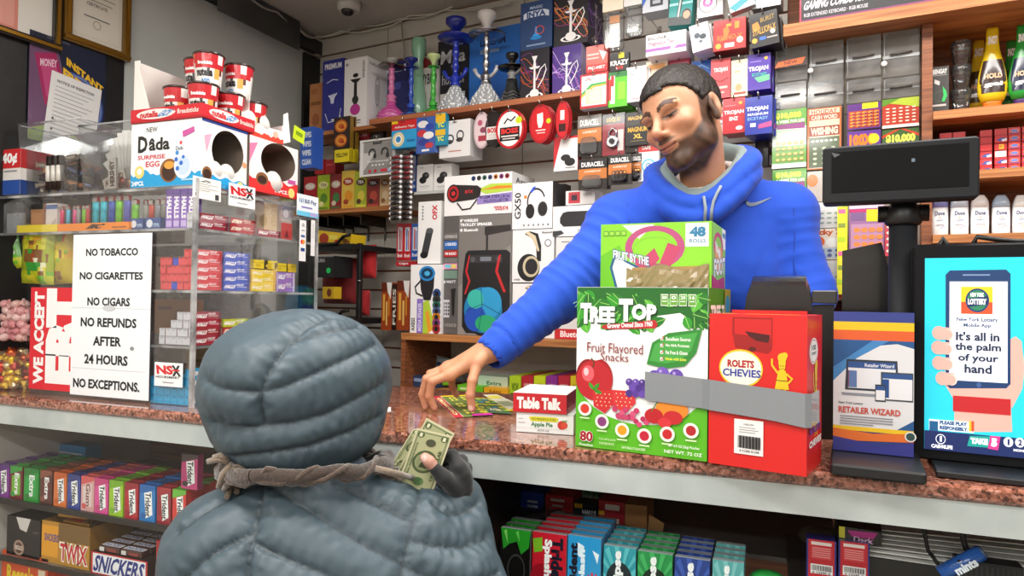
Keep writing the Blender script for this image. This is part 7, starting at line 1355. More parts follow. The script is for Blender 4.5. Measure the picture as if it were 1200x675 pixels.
b=MB();b.loft(rings,'#1a1b1d','gloss',smooth=False,flip=True);b.build('printer_body',e)
b=MB();b.rbox(Wd/2+.002,-.01,Ht_*.82,Wd/2+.045,.13,Ht_*.9,.004,'#3a3936','plastic','z');b.box(Wd/2+.004,0,0,Wd/2+.04,.12,Ht_*.815,'#1c1c1c','plastic');b.build('paper_cover',e)
fm=Frame(*on_z(1094,552,CT).xy,-7);ym=.035
mx0=fm.hit(1070,400,ym).x;mx1=fm.hit(1300,400,ym).x;mz1=fm.hit(1100,286,ym).z;mz0=fm.hit(1100,540,ym).z
e=empty('lottery_monitor','black flat monitor showing a cartoon hand with a phone on cyan','monitor');put(e,fm,0,0,CT+.001);off=-CT-.001
b=MB();b.rbox(mx0,ym,mz0+off,mx1,ym+.035,mz1+off,.006,'#141518','black','y',3);b.build('bezel',e)
sx0=fm.hit(1083.5,400,ym).x;sx1=mx1-(sx0-mx0);sz1=fm.hit(1100,302.5,ym).z;sz0=fm.hit(1100,527,ym).z
RS=(1083.5,302.5,None,527)
def sp(px,py):
 p=fm.hit(px,py,ym);return((p.x-sx0)/(sx1-sx0),(sz1-p.z)/(sz1-sz0))
def sr(x0,y0,x1,y1,c,k='r',*a):
 p=sp(x0,(y0+y1)/2);q_=sp(x1,(y0+y1)/2);t=sp((x0+x1)/2,y0);u=sp((x0+x1)/2,y1)
 return(k,)+a+(p[0],t[1],q_[0],u[1],c)
def se(cx,cy,r,c):
 p=sp(cx,cy);q_=sp(cx+r,cy);u=sp(cx,cy+r);return('e',p[0],p[1],q_[0]-p[0],u[1]-p[1],c)
sg=lambda pts,c:('g',[sp(*p)for p in pts],c)
st=lambda s,x0,y0,x1,y1,c,bd=.02:('t',s)+sr(x0,y0,x1,y1,c)[1:]+({'b':bd},)
skn,skd='#d9a79a','#c8948a'
ops=[('r',0,0,1,1,'#27c8dc'),sg([(1119,440),(1183,440),(1186,506),(1118,506)],skn),sg([(1107,420),(1185,420),(1187,462),(1150,475),(1119,470),(1108,452)],skn),sg([(1183,398),(1190,394),(1197,400),(1200,430),(1198,455),(1186,478),(1180,470)],skn),sg([(1108,322),(1113,317),(1179,316),(1184,321),(1184,450),(1179,455),(1113,455),(1108,450)],'#1b3a66'),sr(1112.5,330,1180.5,447,'#f0f3f8'),sr(1128,321.5,1160,323,'#7a90b0'),se(1147,451,3,'#3a5a8a'),sr(1126,336,1163,368,'#ecc02a'),sr(1126,354,1163,368,'#d8502e'),se(1145,352,14,'#1c3a6a'),se(1145,352,12,'#2f7a5a'),sg([(1133,350),(1157,347),(1157,357),(1133,360)],'#16305a'),st('LOTTERY',1134,350,1156,357,'#f4f4f4',.06),st('NEW YORK',1137,343,1153,348,'#f4f4f4',.05),st('New York Lottery',1121,372,1169,378,'#27406a'),st('Mobile App',1129,379,1161,384.5,'#27406a'),st("It's all in",1120,389,1171,399.5,'#1f2c48',.03),st('the palm',1119,402,1173,413.5,'#1f2c48',.03),st('of your',1122.5,415,1170,426,'#1f2c48',.03),st('hand',1130,427,1162,437.5,'#1f2c48',.03),sr(1116.5,465.5,1184,484,'#b4242a')]
for i,(x,y)in enumerate(((1094,390),(1093,407),(1094,425),(1098,443))):ops+=[se(x+6,y,8,skn),sg([(x+4,y-7),(x+20,y-6),(x+20,y+8),(x+4,y+8)],skn),se(x+17,y+2,6.5,'#ecd0c8'),se(x+16,y+2,6,skn)]
ops+=[sr(1088.5,492.5,1141,505,'#dfe8ec'),sr(1089,493,1099,504.5,'#1c5a88'),st('PLEASE PLAY',1101,493.5,1133,498,'#1c4a80',.06),st('RESPONSIBLY.',1101,499.5,1134,504,'#1c4a80',.06),sr(1135,493,1138,505,'#e8b030'),sr(1138,493,1141,505,'#d84a2e'),('r',0,sp(1130,507.5)[1],1,1,'#1a2a5e'),se(1102,514,6,'#e8ecf4'),se(1102,514,5,'#1a2a5e'),st('1',1101,510.5,1103.5,517,'#f0f4f8',.05),st('CASH4LIFE',1091,520.5,1116,525,'#f0f4f8',.06),sg([(1136,510),(1160,511),(1157,524),(1133,522)],'#1a9a92'),sg([(1160,510),(1172,511),(1169,527),(1157,525)],'#d83a8a'),st('TAKE',1137,513,1157,520,'#fff',.08),st('5',1161,513,1168,523,'#fff',.08),se(1181,517.5,5.8,'#e8ecf4'),st('1',1180,514,1182.5,521,'#1a2a5e',.05),se(1194.5,518,5.8,'#e8ecf4'),st('2',1192.5,514.5,1197,521.5,'#1a2a5e',.05),se(1208,519,5.8,'#e8ecf4'),st('MONEY',1187,526,1205,529,'#f0f4f8',.05)]
b=MB();b.box(sx0,ym-.0012,sz0+off,sx1,ym-.0004,sz1+off,'#27c8dc','screen');b.draw((sx0,ym-.0012,sz1+off),(1,0,0),(0,0,-1),sx1-sx0,sz1-sz0,ops,'screen',lift=.0002);b.build('screen',e)
b=MB();f0=fm.hit(1095,562,-.02).x;b.rbox(f0,-.045,0,f0+.2,.12,.009,.003,'#17191c','plastic','z');b.build('foot',e)
b=MB();b.rbox(f0+.06,.075,.0095,f0+.13,.095,.16,.006,'#17191c','plastic','z');b.build('stand_neck',e)
cab_([fm.w(mx0+.02,ym+.05,mz1-.01),fm.w(mx0+.045,ym+.06,mz1+.014),fm.w(mx0+.07,ym+.06,mz1-.004),fm.w(mx0+.09,ym+.05,mz1+.014),fm.w(mx1,ym+.05,mz1+.02)],.004,'#16171a','black cable looping over the top of the lottery monitor')
def gum(word,w,h,col,c2,acc,wt='#ffffff',th=.0165):
 F=[('g',[(0,0),(1,0),(1,.1),(0,.25)],c2),('g',[(.3,.22),(.78,.15),(.86,.8),(.42,.92)]if word=='Trident' else[(.15,.3),(.85,.2),(.85,.85),(.15,.9)],wt),('t',word,.38,.2,.74,.86,acc,{'r':-90,'b':.03}),('e',.25,.85,.18,.08,c2)]
 return carton(w,th,h,col,F,T=[('r',0,.8,1,1,c2)],cols={'T':c2,'R':col},mat='gloss').build('gum_pack')
cols13=[(-3,11,528,567,'Trident','#8a3a98','#5a2a7a','#1c1c28','purple','#fff'),(12,26.5,537,573,'Extra','#7a2430','#3a9a3a','#ffffff','maroon','#7ab83a'),(28,45.5,540,577,'Extra','#2a9a3a','#1c7a2c','#ffffff','green','#2aa84a'),(47,61.5,545,582,'Extra','#5a3028','#8a4a38','#ffffff','brown','#6a2a28'),(63,78,546,586,'Trident','#e0783a','#c85a20','#1c1c28','orange','#fff'),(79,94,548,589,'Trident','#3a4a9a','#28327a','#1c1c28','navy','#fff'),(95,110.5,549,592,'Gum','#e0a8a8','#d85a5a','#8a5a5a','pale pink','#e8d0cc'),(111,127,551,595,'Trident','#e0509a','#c83a7a','#1c1c28','hot pink','#fff'),(128,144.5,553,598,'Trident','#a0cc2a','#7ab020','#1c1c28','lime','#fff'),(146,162,556,600,'Trident','#b82230','#98182a','#1c1c28','red','#fff'),(163.5,182,558,604,'Trident','#2a80c8','#1a64b0','#1c1c28','blue','#fff'),(184,200.5,561,607,'Trident','#98242e','#a82a34','#1c1c28','dark red','#fff'),(202,218,564,609,'Trident','#d83a34','#6ab83a','#1c1c28','red and green','#fff')]
YG=1.192;ND=8
for i,(x0,x1,y0,y1,wd_,c,c2,ac,nm,wt_)in enumerate(cols13):
 X,Z,Wd,H=FC.fit(YG,(x0,y0,x1,y1));H=.083
 for k in range(ND):
  o=gum(wd_,Wd*.97,H,c,c2,ac,wt_)if k==0 else dup(o)
  put(o,FC,X,YG+k*.0178,S1+.001+(.002 if k%3==1 else 0))
  tag(o,('%s gum pack, front of its row on the upper showcase shelf'%nm)if k==0 else('%s gum pack in the upper showcase row, %s behind the front'%(nm,ORD[k-1])),'gum pack','gum packs on the upper showcase shelf')
X,Z,Wd,H=FC.fit(YG-.004,(209,522,228,563));o=gum('Trident',Wd,H,'#c83a7a','#3a2028','#1c1c28');put(o,FC,X,YG+.005,S1+.087);tag(o,'pink and black gum pack standing on top of the red and green row','gum pack')
for i,(x0,x1,y0,c,nm)in enumerate(((40,62,525,'#3a9a3a','green'),(66,100,528,'#2a7ab0','blue'),(0,34,520,'#8a6a9a','lilac'))):
 X,Z,Wd,H=FC.fit(YG+.17,(x0,y0,x1,y0+12));o=carton(Wd,.05,.1,c,[('r',.1,.2,.9,.4,'#d8d8d8')]).build('gum_box');put(o,FC,X,YG+.17,S1+.001);tag(o,'%s box standing behind the gum rows'%nm,'box')
def bx(name,lab,r,col,F,y=1.2,d=.1,snap=None,**k):return pkg(name,lab,k.pop('cat','box'),FC,y,r,d,col,F,snap=snap,**k)
z=S2+.001
bx('candy_box','white box with red lettering at the left edge of the middle showcase shelf',(-12,590,17,628),'#d8d4d0',[('t','NATURAL',.3,.55,.95,.72,'#c8302a'),('r',.5,.2,.9,.3,'#aaa')],1.27,snap=z)
bx('candy_box','black open-topped candy box with a round brown badge',(8,607,47,645),'#221c1a',[('g',[(.28,.0),(.72,.0),(.6,.35),(.4,.3)],'#d8d0cc'),('e',.38,.78,.16,None,'#a88a7a'),('e',.38,.78,.11,None,'#5a3a30'),('t','ROLO',.28,.72,.5,.84,'#e8d8c8',{'b':.05}),('r',.8,.3,.95,.35,'#5a5450')],1.195,.12,snap=z,cols={'T':'#15100e'},R=[('r',.2,.2,.8,.3,'#4a4440')])
X,Z,Wd,H=FC.fit(1.195,(49,614,105,655));H+=Z-z
e=empty('candy_box','gold open box with red and white letters filled with gold-wrapped bars','box');e.location=(X,1.195,z)
b=MB();t=.002
b.box(-Wd/2,0,0,Wd/2,.12,t,'#b8842a');b.box(-Wd/2,0,t,Wd/2,t,H,'#c0882a');b.box(-Wd/2,.118,t,Wd/2,.12,H*1.2,'#a8742a');b.box(-Wd/2,t,t,-Wd/2+t,.118,H,'#b07a2a');b.box(Wd/2-t,t,t,Wd/2,.118,H,'#9a6c2a')
b.face('F',-Wd/2,0,0,Wd/2,.1,H,[('r',0,.1,.35,.85,'#e8a020'),('t','SNICKERS',.06,.3,.36,.48,'#2a3a8a',{'b':.03}),('r',.36,0,1,.42,'#7a5a2a'),('t','TWIX',.38,.44,.98,.92,'#fbf4ea',{'b':.1}),('t','TWIX',.4,.47,.96,.89,'#c8242a',{'b':.03})],'card');b.build('box_tray',e)
pr=None
for i in range(10):
 if pr is None:
  b=MB();b.rbox(-.045,-.009,0,.045,.009,.012,.004,'#b8863a','foil','x',3);b.box(-.0455,-.0092,.0119,.03,.0092,.0122,'#c89a4a','foil');b.draw((-.035,.007,.0124),(1,0,0),(0,-1,0),.06,.014,[('t','TWIX',.1,.05,.9,.95,'#c03028',{'b':.06})]);pr=b.build('candy_bar');o=pr
 else:o=dup(pr)
 o.location=(X+.012+random.uniform(-.006,.01),1.215+.02*(i%5),z+H*.93+.013*(i//5)+.002*(i%3));o.rotation_euler=(random.uniform(-.1,.1),0,random.uniform(-.15,.15));tag(o,'gold wrapped chocolate bar heaped in the gold box','chocolate bar','gold wrapped bars in the gold box')
X,Z,Wd,H=FC.fit(1.19,(107,639,173,674))
o=carton(Wd,.13,.052,'#3a2420',[('r',0,0,1,1,'#c8282c'),('r',.03,.06,.97,.94,'#f2f2f6'),('t','SNICKERS',.06,.12,.94,.88,'#1c2a80',{'b':.035,'s':.08})],cols={'T':'#2a1a18'}).build('candy_box');put(o,FC,X,1.19,z-.0);o.location.z=z
tag(o,'box with a red-edged white front and navy letters on the middle showcase shelf','box')
for i in range(10):
 if i==0:
  b=MB();b.rbox(-.032,-.012,0,.032,.012,.015,.004,'#4a2a24','gloss','x',3);b.draw((-.03,.01,.0154),(1,0,0),(0,-1,0),.06,.02,[('r',0,.1,1,.9,'#e8e4e8'),('t','SNICKERS',.06,.2,.94,.8,'#1c2a80',{'b':.03})]);b.draw((-.03,-.0125,.014),(1,0,0),(0,0,-1),.06,.012,[('r',0,.1,.25,.9,'#d8d4d4'),('r',.4,.2,.9,.8,'#8a3a34')]);q0_=b.build('candy_bar');o=q0_
 else:o=dup(q0_)
 o.location=(X-.036+.07*(i%2),1.205+.026*(i//2),S2+.001+.0525+.0005*i);tag(o,'brown and white wrapped bar laid on the white-fronted box','chocolate bar','brown wrapped bars on the white-fronted box')
bx('candy_box','red box with white letters beside the jacket',(183,636,214,676),'#c8202a',[('t','Kit',.15,.45,.8,.85,'#f4f0f0',{'b':.06}),('r',0,.0,1,.15,'#a8181f')],1.195,.1,snap=z)
for i in range(7):
 if i==0:
  b=MB();b.rbox(-.04,-.012,0,.04,.012,.012,.004,'#241a18','foil','x',3);b.draw((-.035,.01,.0124),(1,0,0),(0,-1,0),.07,.02,[('t','ROLO',.2,.2,.8,.8,'#8a7a70',{'b':.05})]);q1_=b.build('candy_bar');o=q1_
 else:o=dup(q1_)
 o.location=(FC.hit(38,600,1.3).x+random.uniform(-.01,.01)+.03*(i%2),1.335+.02*(i//2),z+.014*(i%2));tag(o,'dark wrapped bar heaped behind the black candy box','chocolate bar','dark wrapped bars behind the black box')
z=S3+.001
o=bx('candy_box',"orange box with yellow script at the bottom left of the photo",(2,650,56,690),'#e0501c',[('t',"Reese's",.12,.2,.7,.5,'#f0d020',{'b':.04}),('r',.8,.2,.95,.6,'#f0e0c0'),('t','2 cups',.2,.65,.6,.9,'#f0d020')],1.195,.12,snap=z,tilt=0)
bx('candy_box','dark red box right of the orange box on the bottom shelf',(60,664,92,690),'#a82420',[('r',.1,.2,.9,.4,'#d8503a')],1.22,.1,snap=z)
def blister(w,h,F,edge):
 mb=carton(w,.007,h,edge,F,mat='gloss',cols={'T':'#b8bcc0','R':'#a8acb0'});return mb.build('gum_pack')
rad=lambda c,n=14:[('g',[(.5,.55),(.5+.75*math.cos(2*PI*i/n),.55+.6*math.sin(2*PI*i/n)),(.5+.75*math.cos(2*PI*(i+.45)/n),.55+.6*math.sin(2*PI*(i+.45)/n))],c)for i in range(n)]
clampf=lambda F:[(o_[0],[(min(max(x,0),1),min(max(y,0),1))for x,y in o_[1]],*o_[2:])if o_[0]=='g' else o_ for o_ in F]
hx=.125
RB=[(585,621,621,'#14100f',[('g',[(0,0),(1,0),(.95,.28),(.7,.4),(.55,.2),(.3,.25),(.1,.35)],'#2a9a2a'),('g',[(.1,.05),(.2,.02),(.25,.25)],'#8ae06a'),('g',[(.5,.05),(.6,.02),(.65,.2)],'#6ad05a'),('o',.55,.65,.3,.25,.15,'#3a3a3a')],'black pack with green glassy shapes',6),(622.5,663.5,626,'#c81f30',[('g',[(0,.12),(.28,.08),(.3,.3),(.05,.34)],'#7ab82a'),('e',.25,.75,.3,.25,'#a01424'),('t','Trident',.55,.06,.9,.95,'#1d1c2a',{'r':-90,'b':.05}),('t','Splash',.3,.1,.58,.7,'#ffffff',{'r':-90,'b':.05})],'red strawberry gum pack',10),(664,704,630,'#2a96d0',[('g',[(.3,.1),(.5,.15),(.45,.35),(.3,.3)],'#dff0f8'),('g',[(.75,.2),(.95,.25),(.9,.4)],'#e8f4fa'),('t','Trident',.05,.12,.3,.95,'#1d1c2a',{'r':90,'b':.05}),('t','Splash',.34,.2,.58,.85,'#e8f8ff',{'r':90,'b':.05})]+[('g',[(.78,.72),(.78+.22*math.cos(i*PI/5),.72+.18*math.sin(i*PI/5)),(.78+.22*math.cos((i+.5)*PI/5),.72+.18*math.sin((i+.5)*PI/5))],'#d8304a')for i in range(10)],'sky blue gum pack with a peppermint swirl',10),(706,745,642,'#2a9aa8',rad('#58bcc4')+[('e',.5,.55,.42,.32,'#12262c'),('t','eclipse',.3,.06,.62,.8,'#f4f8f8',{'r':90,'b':.05})],'teal sunburst gum pack',9),(746,788,649,'#1f9048',rad('#3fb060')+[('e',.5,.55,.42,.32,'#0f2a1a'),('t','eclipse',.3,.06,.62,.8,'#f4f8f8',{'r':90,'b':.05})],'green sunburst gum pack',9),(789.5,832,656,'#24408a',rad('#3a5ab0')+[('e',.5,.55,.42,.32,'#0e1838'),('t','eclipse',.3,.06,.62,.8,'#f4f8f8',{'r':90,'b':.05})],'navy sunburst gum pack',9),(834,872,659,'#5aa8a8',rad('#7ac0c0')+[('e',.5,.55,.42,.32,'#2a5a5c'),('t','eclipse',.3,.06,.62,.8,'#f4f8f8',{'r':90,'b':.05})],'pale teal sunburst gum pack',8)]
zg=None
for i,(x0,x1,y0,c,F,nm,n)in enumerate(RB):
 X,Z,Wd,H=FC.fit(1.175,(x0,y0,x1,y0+60));zt_=Z+H
 F=[o_ for o_ in clampf(F)]
 for k in range(n):
  o=blister(Wd*.97,.11,F,c)if k==0 else dup(o)
  put(o,FC,X,1.175+k*.0135,zt_-.11-.0022*(k%2),lean=-3)
  tag(o,('%s, front of its row'%nm)if k==0 else('%s, %s behind the front one'%(nm,ORD[k-1])),'gum pack','gum packs in the right showcase bay')
 if i==0:zlow=zt_-.11
zlow=FC.fit(1.175,(834,659,872,719));zl=zlow[1]+zlow[3]-.112
b=MB();b.box(SD+.013,1.15,zl-.013,FC.hit(940,660,1.2).x,1.345,zl-.005,'#4a4644','plastic');b.build('shelf',cab)
zi=ZR+.001
for(r,c,F,y,d,lb)in(((548,562,568,574),'#c82a2c',[('r',.1,.3,.9,.5,'#f0d0c8')],1.5,.06,'small bright red box deep on the inner showcase shelf'),((570,563,605,592),'#26357e',[('g',[(.25,.1),(.75,.05),(.7,.3),(.22,.36)],'#d03a30'),('t','candy',.3,.12,.68,.28,'#f4e8e0'),('l',[(.25,.4),(.35,.6),(.4,.8)],.02,'#e8e8e8'),('r',.8,.4,.9,.5,'#e8e8e8')],1.44,.09,'navy carton with a red label on the inner showcase shelf'),((610,577,637,598),'#2244a8',[('r',.3,.4,.75,.52,'#d8dcec'),('r',.3,.62,.75,.76,'#d8dcec')],1.43,.1,'cobalt blue box with two white labels'),((639,581,671.5,602),'#c8242c',[('r',.2,.15,.7,.28,'#e8d8d4'),('r',.25,.42,.65,.52,'#e8d8d4'),('r',.3,.7,.7,.85,'#e8d8d4')],1.42,.1,'red box with white labels beside the cobalt one'),((673,591,700,606),'#141a2e',[('r',.0,.0,.35,.25,'#e8b020'),('t','HALLS',.35,.3,.95,.6,'#e8ecf4',{'b':.06}),('t','RELIEF',.45,.72,.9,.92,'#c8ccd8')],1.41,.05,'black cough-drop box with a yellow corner'),((701.5,588,732,614),'#b01f2a',[('r',.25,.1,.8,.3,'#e8dcd8'),('r',0,.35,.22,.5,'#e8b020'),('t','HALLS',.25,.58,.8,.76,'#f4ece8',{'b':.06}),('t','RELIEF',.3,.82,.75,.93,'#e8d0cc')],1.385,.1,'red cough-drop box with a white top label'),((732.5,592,758,616),'#b07a48',[],1.38,.09,'plain kraft box at the right end of the inner showcase shelf')):
 bx('candy_box',lb,r,c,F,y,d,snap=zi)
b=MB();b.prism([(0,0),(.03,0),(.036,.035),(.004,.045)],0,.002,'#b88a5a');o=b.build('carton_flap');put(o,FC,FC.hit(759,612,1.375).x,1.372,zi,rz=-20);tag(o,'loose kraft carton flap leaning by the plain kraft box','cardboard')
for i,px in enumerate((682,687,692,698)):
 b=MB();b.lathe([(.007,0),(.007,.03),(.004,.034),(.004,.042)],'#c8c8b8','plastic',12,cols=['#e8e8e0','#8aa890','#5a8a5a']);o=b.build('small_bottle');put(o,FC,FC.hit(px,590,1.5).x,1.5,zi);tag(o,'little white and green bottle behind the black cough-drop box','bottle','little bottles on the inner showcase shelf')
b=MB();rnd=random.Random(3);n,m_=14,6;vs=[((i/n-.5)*.2,(j/m_-.5)*.08,.006+rnd.uniform(0,.014))for j in range(m_+1)for i in range(n+1)]
b.add(vs,[(j*(n+1)+i,j*(n+1)+i+1,(j+1)*(n+1)+i+1,(j+1)*(n+1)+i)for j in range(m_)for i in range(n)],'#c8c8c4','cellophane',True);o=b.build('plastic_wrap');put(o,FC,FC.hit(645,612,1.36).x,1.40-.045,zi-.002);o.location.z=FC.hit(645,616,1.33).z;tag(o,'crumpled clear plastic wrap lying above the red and blue gum rows','wrap')
zf=FC.hit(980,690,1.19).z
for i,(x0,x1,y0)in enumerate(((945,980,633),(982.5,1019,635.5))):
 bx('candy_pack','red pack with a white barcode panel, %s of the pair under the rail'%['left','right'][i],(x0,y0,x1,y0+62),'#2a2f7a',[('r',.06,0,.94,1,'#c02430'),('r',.16,.04,.84,.1,'#e8d8d4'),('r',.16,.13,.84,.36,'#d0404a')]+[('r',.2,.15+.04*k,.8,.165+.04*k,'#e09a98')for k in range(5)]+[('r',.14,.46,.88,.64,'#f0ecec')]+[('r',.18+.04*k,.48,.195+.04*k+.01*(k%2),.58,'#222')for k in range(17)]+[('t','0 12345 6',.2,.59,.8,.63,'#333')]+[('e',.15+.14*k,.75+.06*(k%2),.07,.04,'#8a1a2a')for k in range(6)],1.19,.03,cat='pack',mat='gloss')
b=MB();b.box(FC.hit(925,660,1.2).x,1.175,zf-.02,1.72,1.45,zf-.006,'#3a3634','plastic');b.build('shelf',cab)
b=MB();b.box(-.03,0,0,.03,.05,.022,'#1c1418','gloss');b.face('F',-.03,0,0,.03,.05,.022,[('r',0,0,.14,.8,'#d8d03a'),('g',[(.2,.2),(.9,.1),(.8,.6),(.3,.6)],'#b82a88'),('t','Dark',.35,.55,.8,.95,'#d8a8d0')]);o=b.build('candy_pack');p=FC.hit(1008,633,1.2);put(o,FC,p.x,1.2,FC.fit(1.19,(945,634,980,695))[1]+FC.fit(1.19,(945,634,980,695))[3]+.001,rz=-6);tag(o,'black, pink and yellow pack lying on the red barcode pair','pack')
b=MB();b.ball((0,0,.02),(.04,.03,.018),'#3a3028','wrap',12,6);o=b.build('crumpled_bag');p=FC.hit(965,628,1.26);put(o,FC,p.x,1.26,p.z-.022);tag(o,'crumpled dark bag behind the red barcode pair','bag')
for k in range(7):
 b=MB();b.box(-.17,0,0,.2,.24,.0016,'#e4e2de' if k%2 else '#d4d2ce','paper');b.draw((-.17,.24,.0017),(1,0,0),(0,-1,0),.37,.24,[('r',.1,.1+.1*i,.8,.12+.1*i,'#c8c4c0')for i in range(8)],'paper');o=b.build('newspaper');p=FC.hit(1130,650,1.3);put(o,FC,p.x+.004*k,1.2+.006*k,FC.hit(1130,668,1.2).z+.006*k,rz=-3+k);tag(o,'white sheet of folded paper in the stack under the right rail, %s from the bottom'%ORD[k],'paper','stack of white papers under the right rail')
zz=FC.hit(1130,668,1.2).z
b=MB();b.box(-.2,0,0,.2,.22,zz-zf+.003,'#2a2826','plastic');o=b.build('storage_box');put(o,FC,FC.hit(1130,650,1.3).x+.02,1.205,zf-.004);tag(o,'dark storage box carrying the stack of white papers','box')
cab_([FC.w(FC.hit(1085,628,1.17).x,1.185,1.02),FC.w(FC.hit(1095,650,1.17).x,1.19,FC.hit(1095,655,1.17).z),FC.w(FC.hit(1125,672,1.17).x,1.185,FC.hit(1125,672,1.17).z)],.003,'#141414','thin black cable hanging in the right showcase bay')
cab_([FC.w(FC.hit(1130,632,1.17).x,1.185,1.02),FC.w(FC.hit(1142,650,1.17).x,1.19,FC.hit(1142,650,1.17).z),FC.w(FC.hit(1165,662,1.17).x,1.19,FC.hit(1165,662,1.17).z)],.0045,'#181818','thick black cable hanging near the right edge of the showcase')
a=FC.hit(1104,676,1.165);c=FC.hit(1153,651,1.165);b=MB();b.tube([(0,0,0),tuple(c-a)],[.011,.011],'#2a5aa8','gloss',14);b.tube([tuple((c-a)*1.0),tuple((c-a)*1.06)],[.0112,.009],'#3a4a6a','gloss',14);o=b.build('candy_roll');o.location=a+Vector((0,.012,0));tag(o,'blue wrapped roll leaning in the right showcase bay','sweet')
L_=(c-a).length;b=MB();b.draw((0,0,0),tuple((c-a).normalized()),tuple(Vector(((c-a).z,0,-(c-a).x)).normalized()),L_,.018,[('t','mints',.3,-.2,.8,.5,'#e8f0fa',{'b':.05})],'gloss');b.v=[(x,y-.0118,z)for x,y,z in b.v];b.build('lettering',o)
bx('storage_box','black ribbed case at the lower right corner of the showcase',(1122,661,1200,690),'#1b1b1d',[('r',.03+.08*k,.1,.07+.08*k,.9,'#2c2c2e')for k in range(12)],1.168,.03,mat='plastic')
b=MB();b.ball((0,0,.015),(.03,.02,.014),'#2fa84a','wrap',12,6);o=b.build('candy_bag');p=FC.hit(900,670,1.2);put(o,FC,p.x,1.22,zl-.004);o.location.z=p.z-.034;tag(o,'bright green bag at the bottom of the right showcase bay','bag')
from mathutils.bvhtree import BVHTree
A3=lambda*p:np.array(at(*p))
def chain(P,pts,k=.012):
 """smooth union of tapered bones; pts = (point, radius) list"""
 d=None
 for(a,ra),(b,rb)in zip(pts[:-1],pts[1:]):
  c=cone(P,a,b,ra,rb);d=c if d is None else smin(d,c,k)
 return d
def tree(V,Q):return BVHTree.FromPolygons([tuple(v)for v in V],[tuple(int(i)for i in q)for q in Q])
def cast(T,px,py,lift=0.):
 d=ray(px,py).normalized();h=T.ray_cast(CO,d)
 if h[0]is None:return None
 n=h[1]if h[1].dot(d)<0 else-h[1]
 return h[0]+n*lift
def polyd(P,line):
 """distance from points to a polyline"""
 best=np.full(len(P),9.)
 for a,b in zip(line[:-1],line[1:]):
  a=np.array(a);b=np.array(b);ab=b-a;L=max(ab@ab,1e-9);t=np.clip(((P-a)@ab)/L,0,1)
  best=np.minimum(best,np.linalg.norm(P-a-t[:,None]*ab,axis=1))
 return best
def noise3(P,s,seed=0):
 r=np.random.RandomState(seed);out=0
 for i in range(5):
  k=r.normal(size=3);k/=np.linalg.norm(k);out=out+np.sin(P@k*s*(1+.45*i)+r.uniform(0,6)+1.3*np.sin(P@k[::-1]*s*.7))/(1+.4*i)
 return out/2.4
def lc(h):return np.array(lin(h)[:3])
clerk=empty('person','bearded person in a bright blue hoodie behind the counter, reaching down to tickets','person')
Hc_=A3(802,139,1.60)
Rh=np.array(Matrix.Rotation(math.radians(-36),3,'Z')@Matrix.Rotation(math.radians(-14),3,Vector((0,1,0)))@Matrix.Rotation(math.radians(14),3,'X'))
NkS=A3(826,236,1.69)
def skull(q,off=0):return smin(ell(q,(0,.012,.036),(.075+off,.094+off,.088+off)),ell(q,(0,-.022,.03),(.066+off,.068+off,.07+off)),.03)
def head(P):
 q=(P-Hc_)@Rh;x=np.abs(q[...,0]);m=np.stack([x,q[...,1],q[...,2]],-1)
 d=skull(q)
 d=smin(d,ell(q,(0,-.028,-.035),(.058,.066,.078)),.03)
 d=smin(d,ell(m,(.044,-.008,-.066),(.02,.03,.026)),.03)
 d=smin(d,ell(q,(0,-.07,-.1),(.03,.024,.021)),.028)
 d=smin(d,ell(m,(.043,-.066,-.022),(.022,.018,.017)),.022)
 d=smin(d,ell(m,(.028,-.084,.021),(.03,.011,.009)),.014)
 d=smax(d,-ell(m,(.031,-.106,.003),(.019,.017,.012)),.012)
 d=smin(d,ell(m,(.031,-.0755,.002),(.0165,.0135,.0125)),.004)
 d=smin(d,cone(q,(0,-.088,.014),(0,-.114,-.027),.0075,.0105),.012)
 d=smin(d,ell(q,(0,-.113,-.032),(.0105,.011,.009)),.008)
 d=smin(d,ell(m,(.0125,-.101,-.035),(.0075,.01,.0075)),.006)
 d=smin(d,ell(q,(0,-.078,-.056),(.03,.019,.02)),.014)
 sm=q.copy();sm[...,2]-=7*x**2;q0=q;q=sm
 d=smin(d,ell(q,(0,-.092,-.0595),(.022,.008,.0045)),.005)
 d=smin(d,ell(q,(0,-.09,-.069),(.018,.009,.005)),.005)
 d=smax(d,-ell(q,(0,-.108,-.0645),(.026,.01,.0016)),.003)
 q=q0
 e=ell(m,(.079,.014,-.004),(.0085,.019,.031));e=smax(e,-ell(m,(.089,.01,.002),(.007,.011,.018)),.006);e=smin(e,ell(m,(.078,.008,-.03),(.006,.009,.01)),.006)
 d=smin(d,e,.006)
 nk=cone(P,Hc_+Rh@np.array((0,.03,-.045)),NkS,.053,.055)
 return smin(d,nk,.025)
V,Q=surfnet(head,Hc_-.2,Hc_+.17,.0023)
q=(V-Hc_)@Rh;ax=np.abs(q[:,0]);y,z=q[:,1],q[:,2];nz=noise3(q,220,3);n2=noise3(q,60,5)
sk=lc('#c08a6a');C=np.tile(sk,(len(V),1))*(1+.03*n2)[:,None]
def mixc(C,c,w):w=np.clip(w,0,1)[:,None];return C*(1-w)+lc(c)*w
ss=lambda t,a,b:np.clip((t-a)/(b-a),0,1)**2*(3-2*np.clip((t-a)/(b-a),0,1))
C=mixc(C,'#bb6f52',.5*ss(-np.hypot((ax-.04)/.02,(z+.028)/.018),-1.2,0)*(y<-.04))
C=mixc(C,'#b5684e',.5*(np.hypot(ax/.016,(z+.034)/.012)<1)*(y<-.09))
bl=np.interp(y,[-.11,-.085,-.06,-.03,.0,.02],[-.052,-.055,-.05,-.026,.012,.02])
beard=ss(bl-z,-.004,.012)*ss(z,-.145,-.118)*ss(-y,-.022,-.004)
beard=beard*(1-.75*((np.hypot(ax/.027,(z+.0645)/.0125)<1)&(y<-.08)))
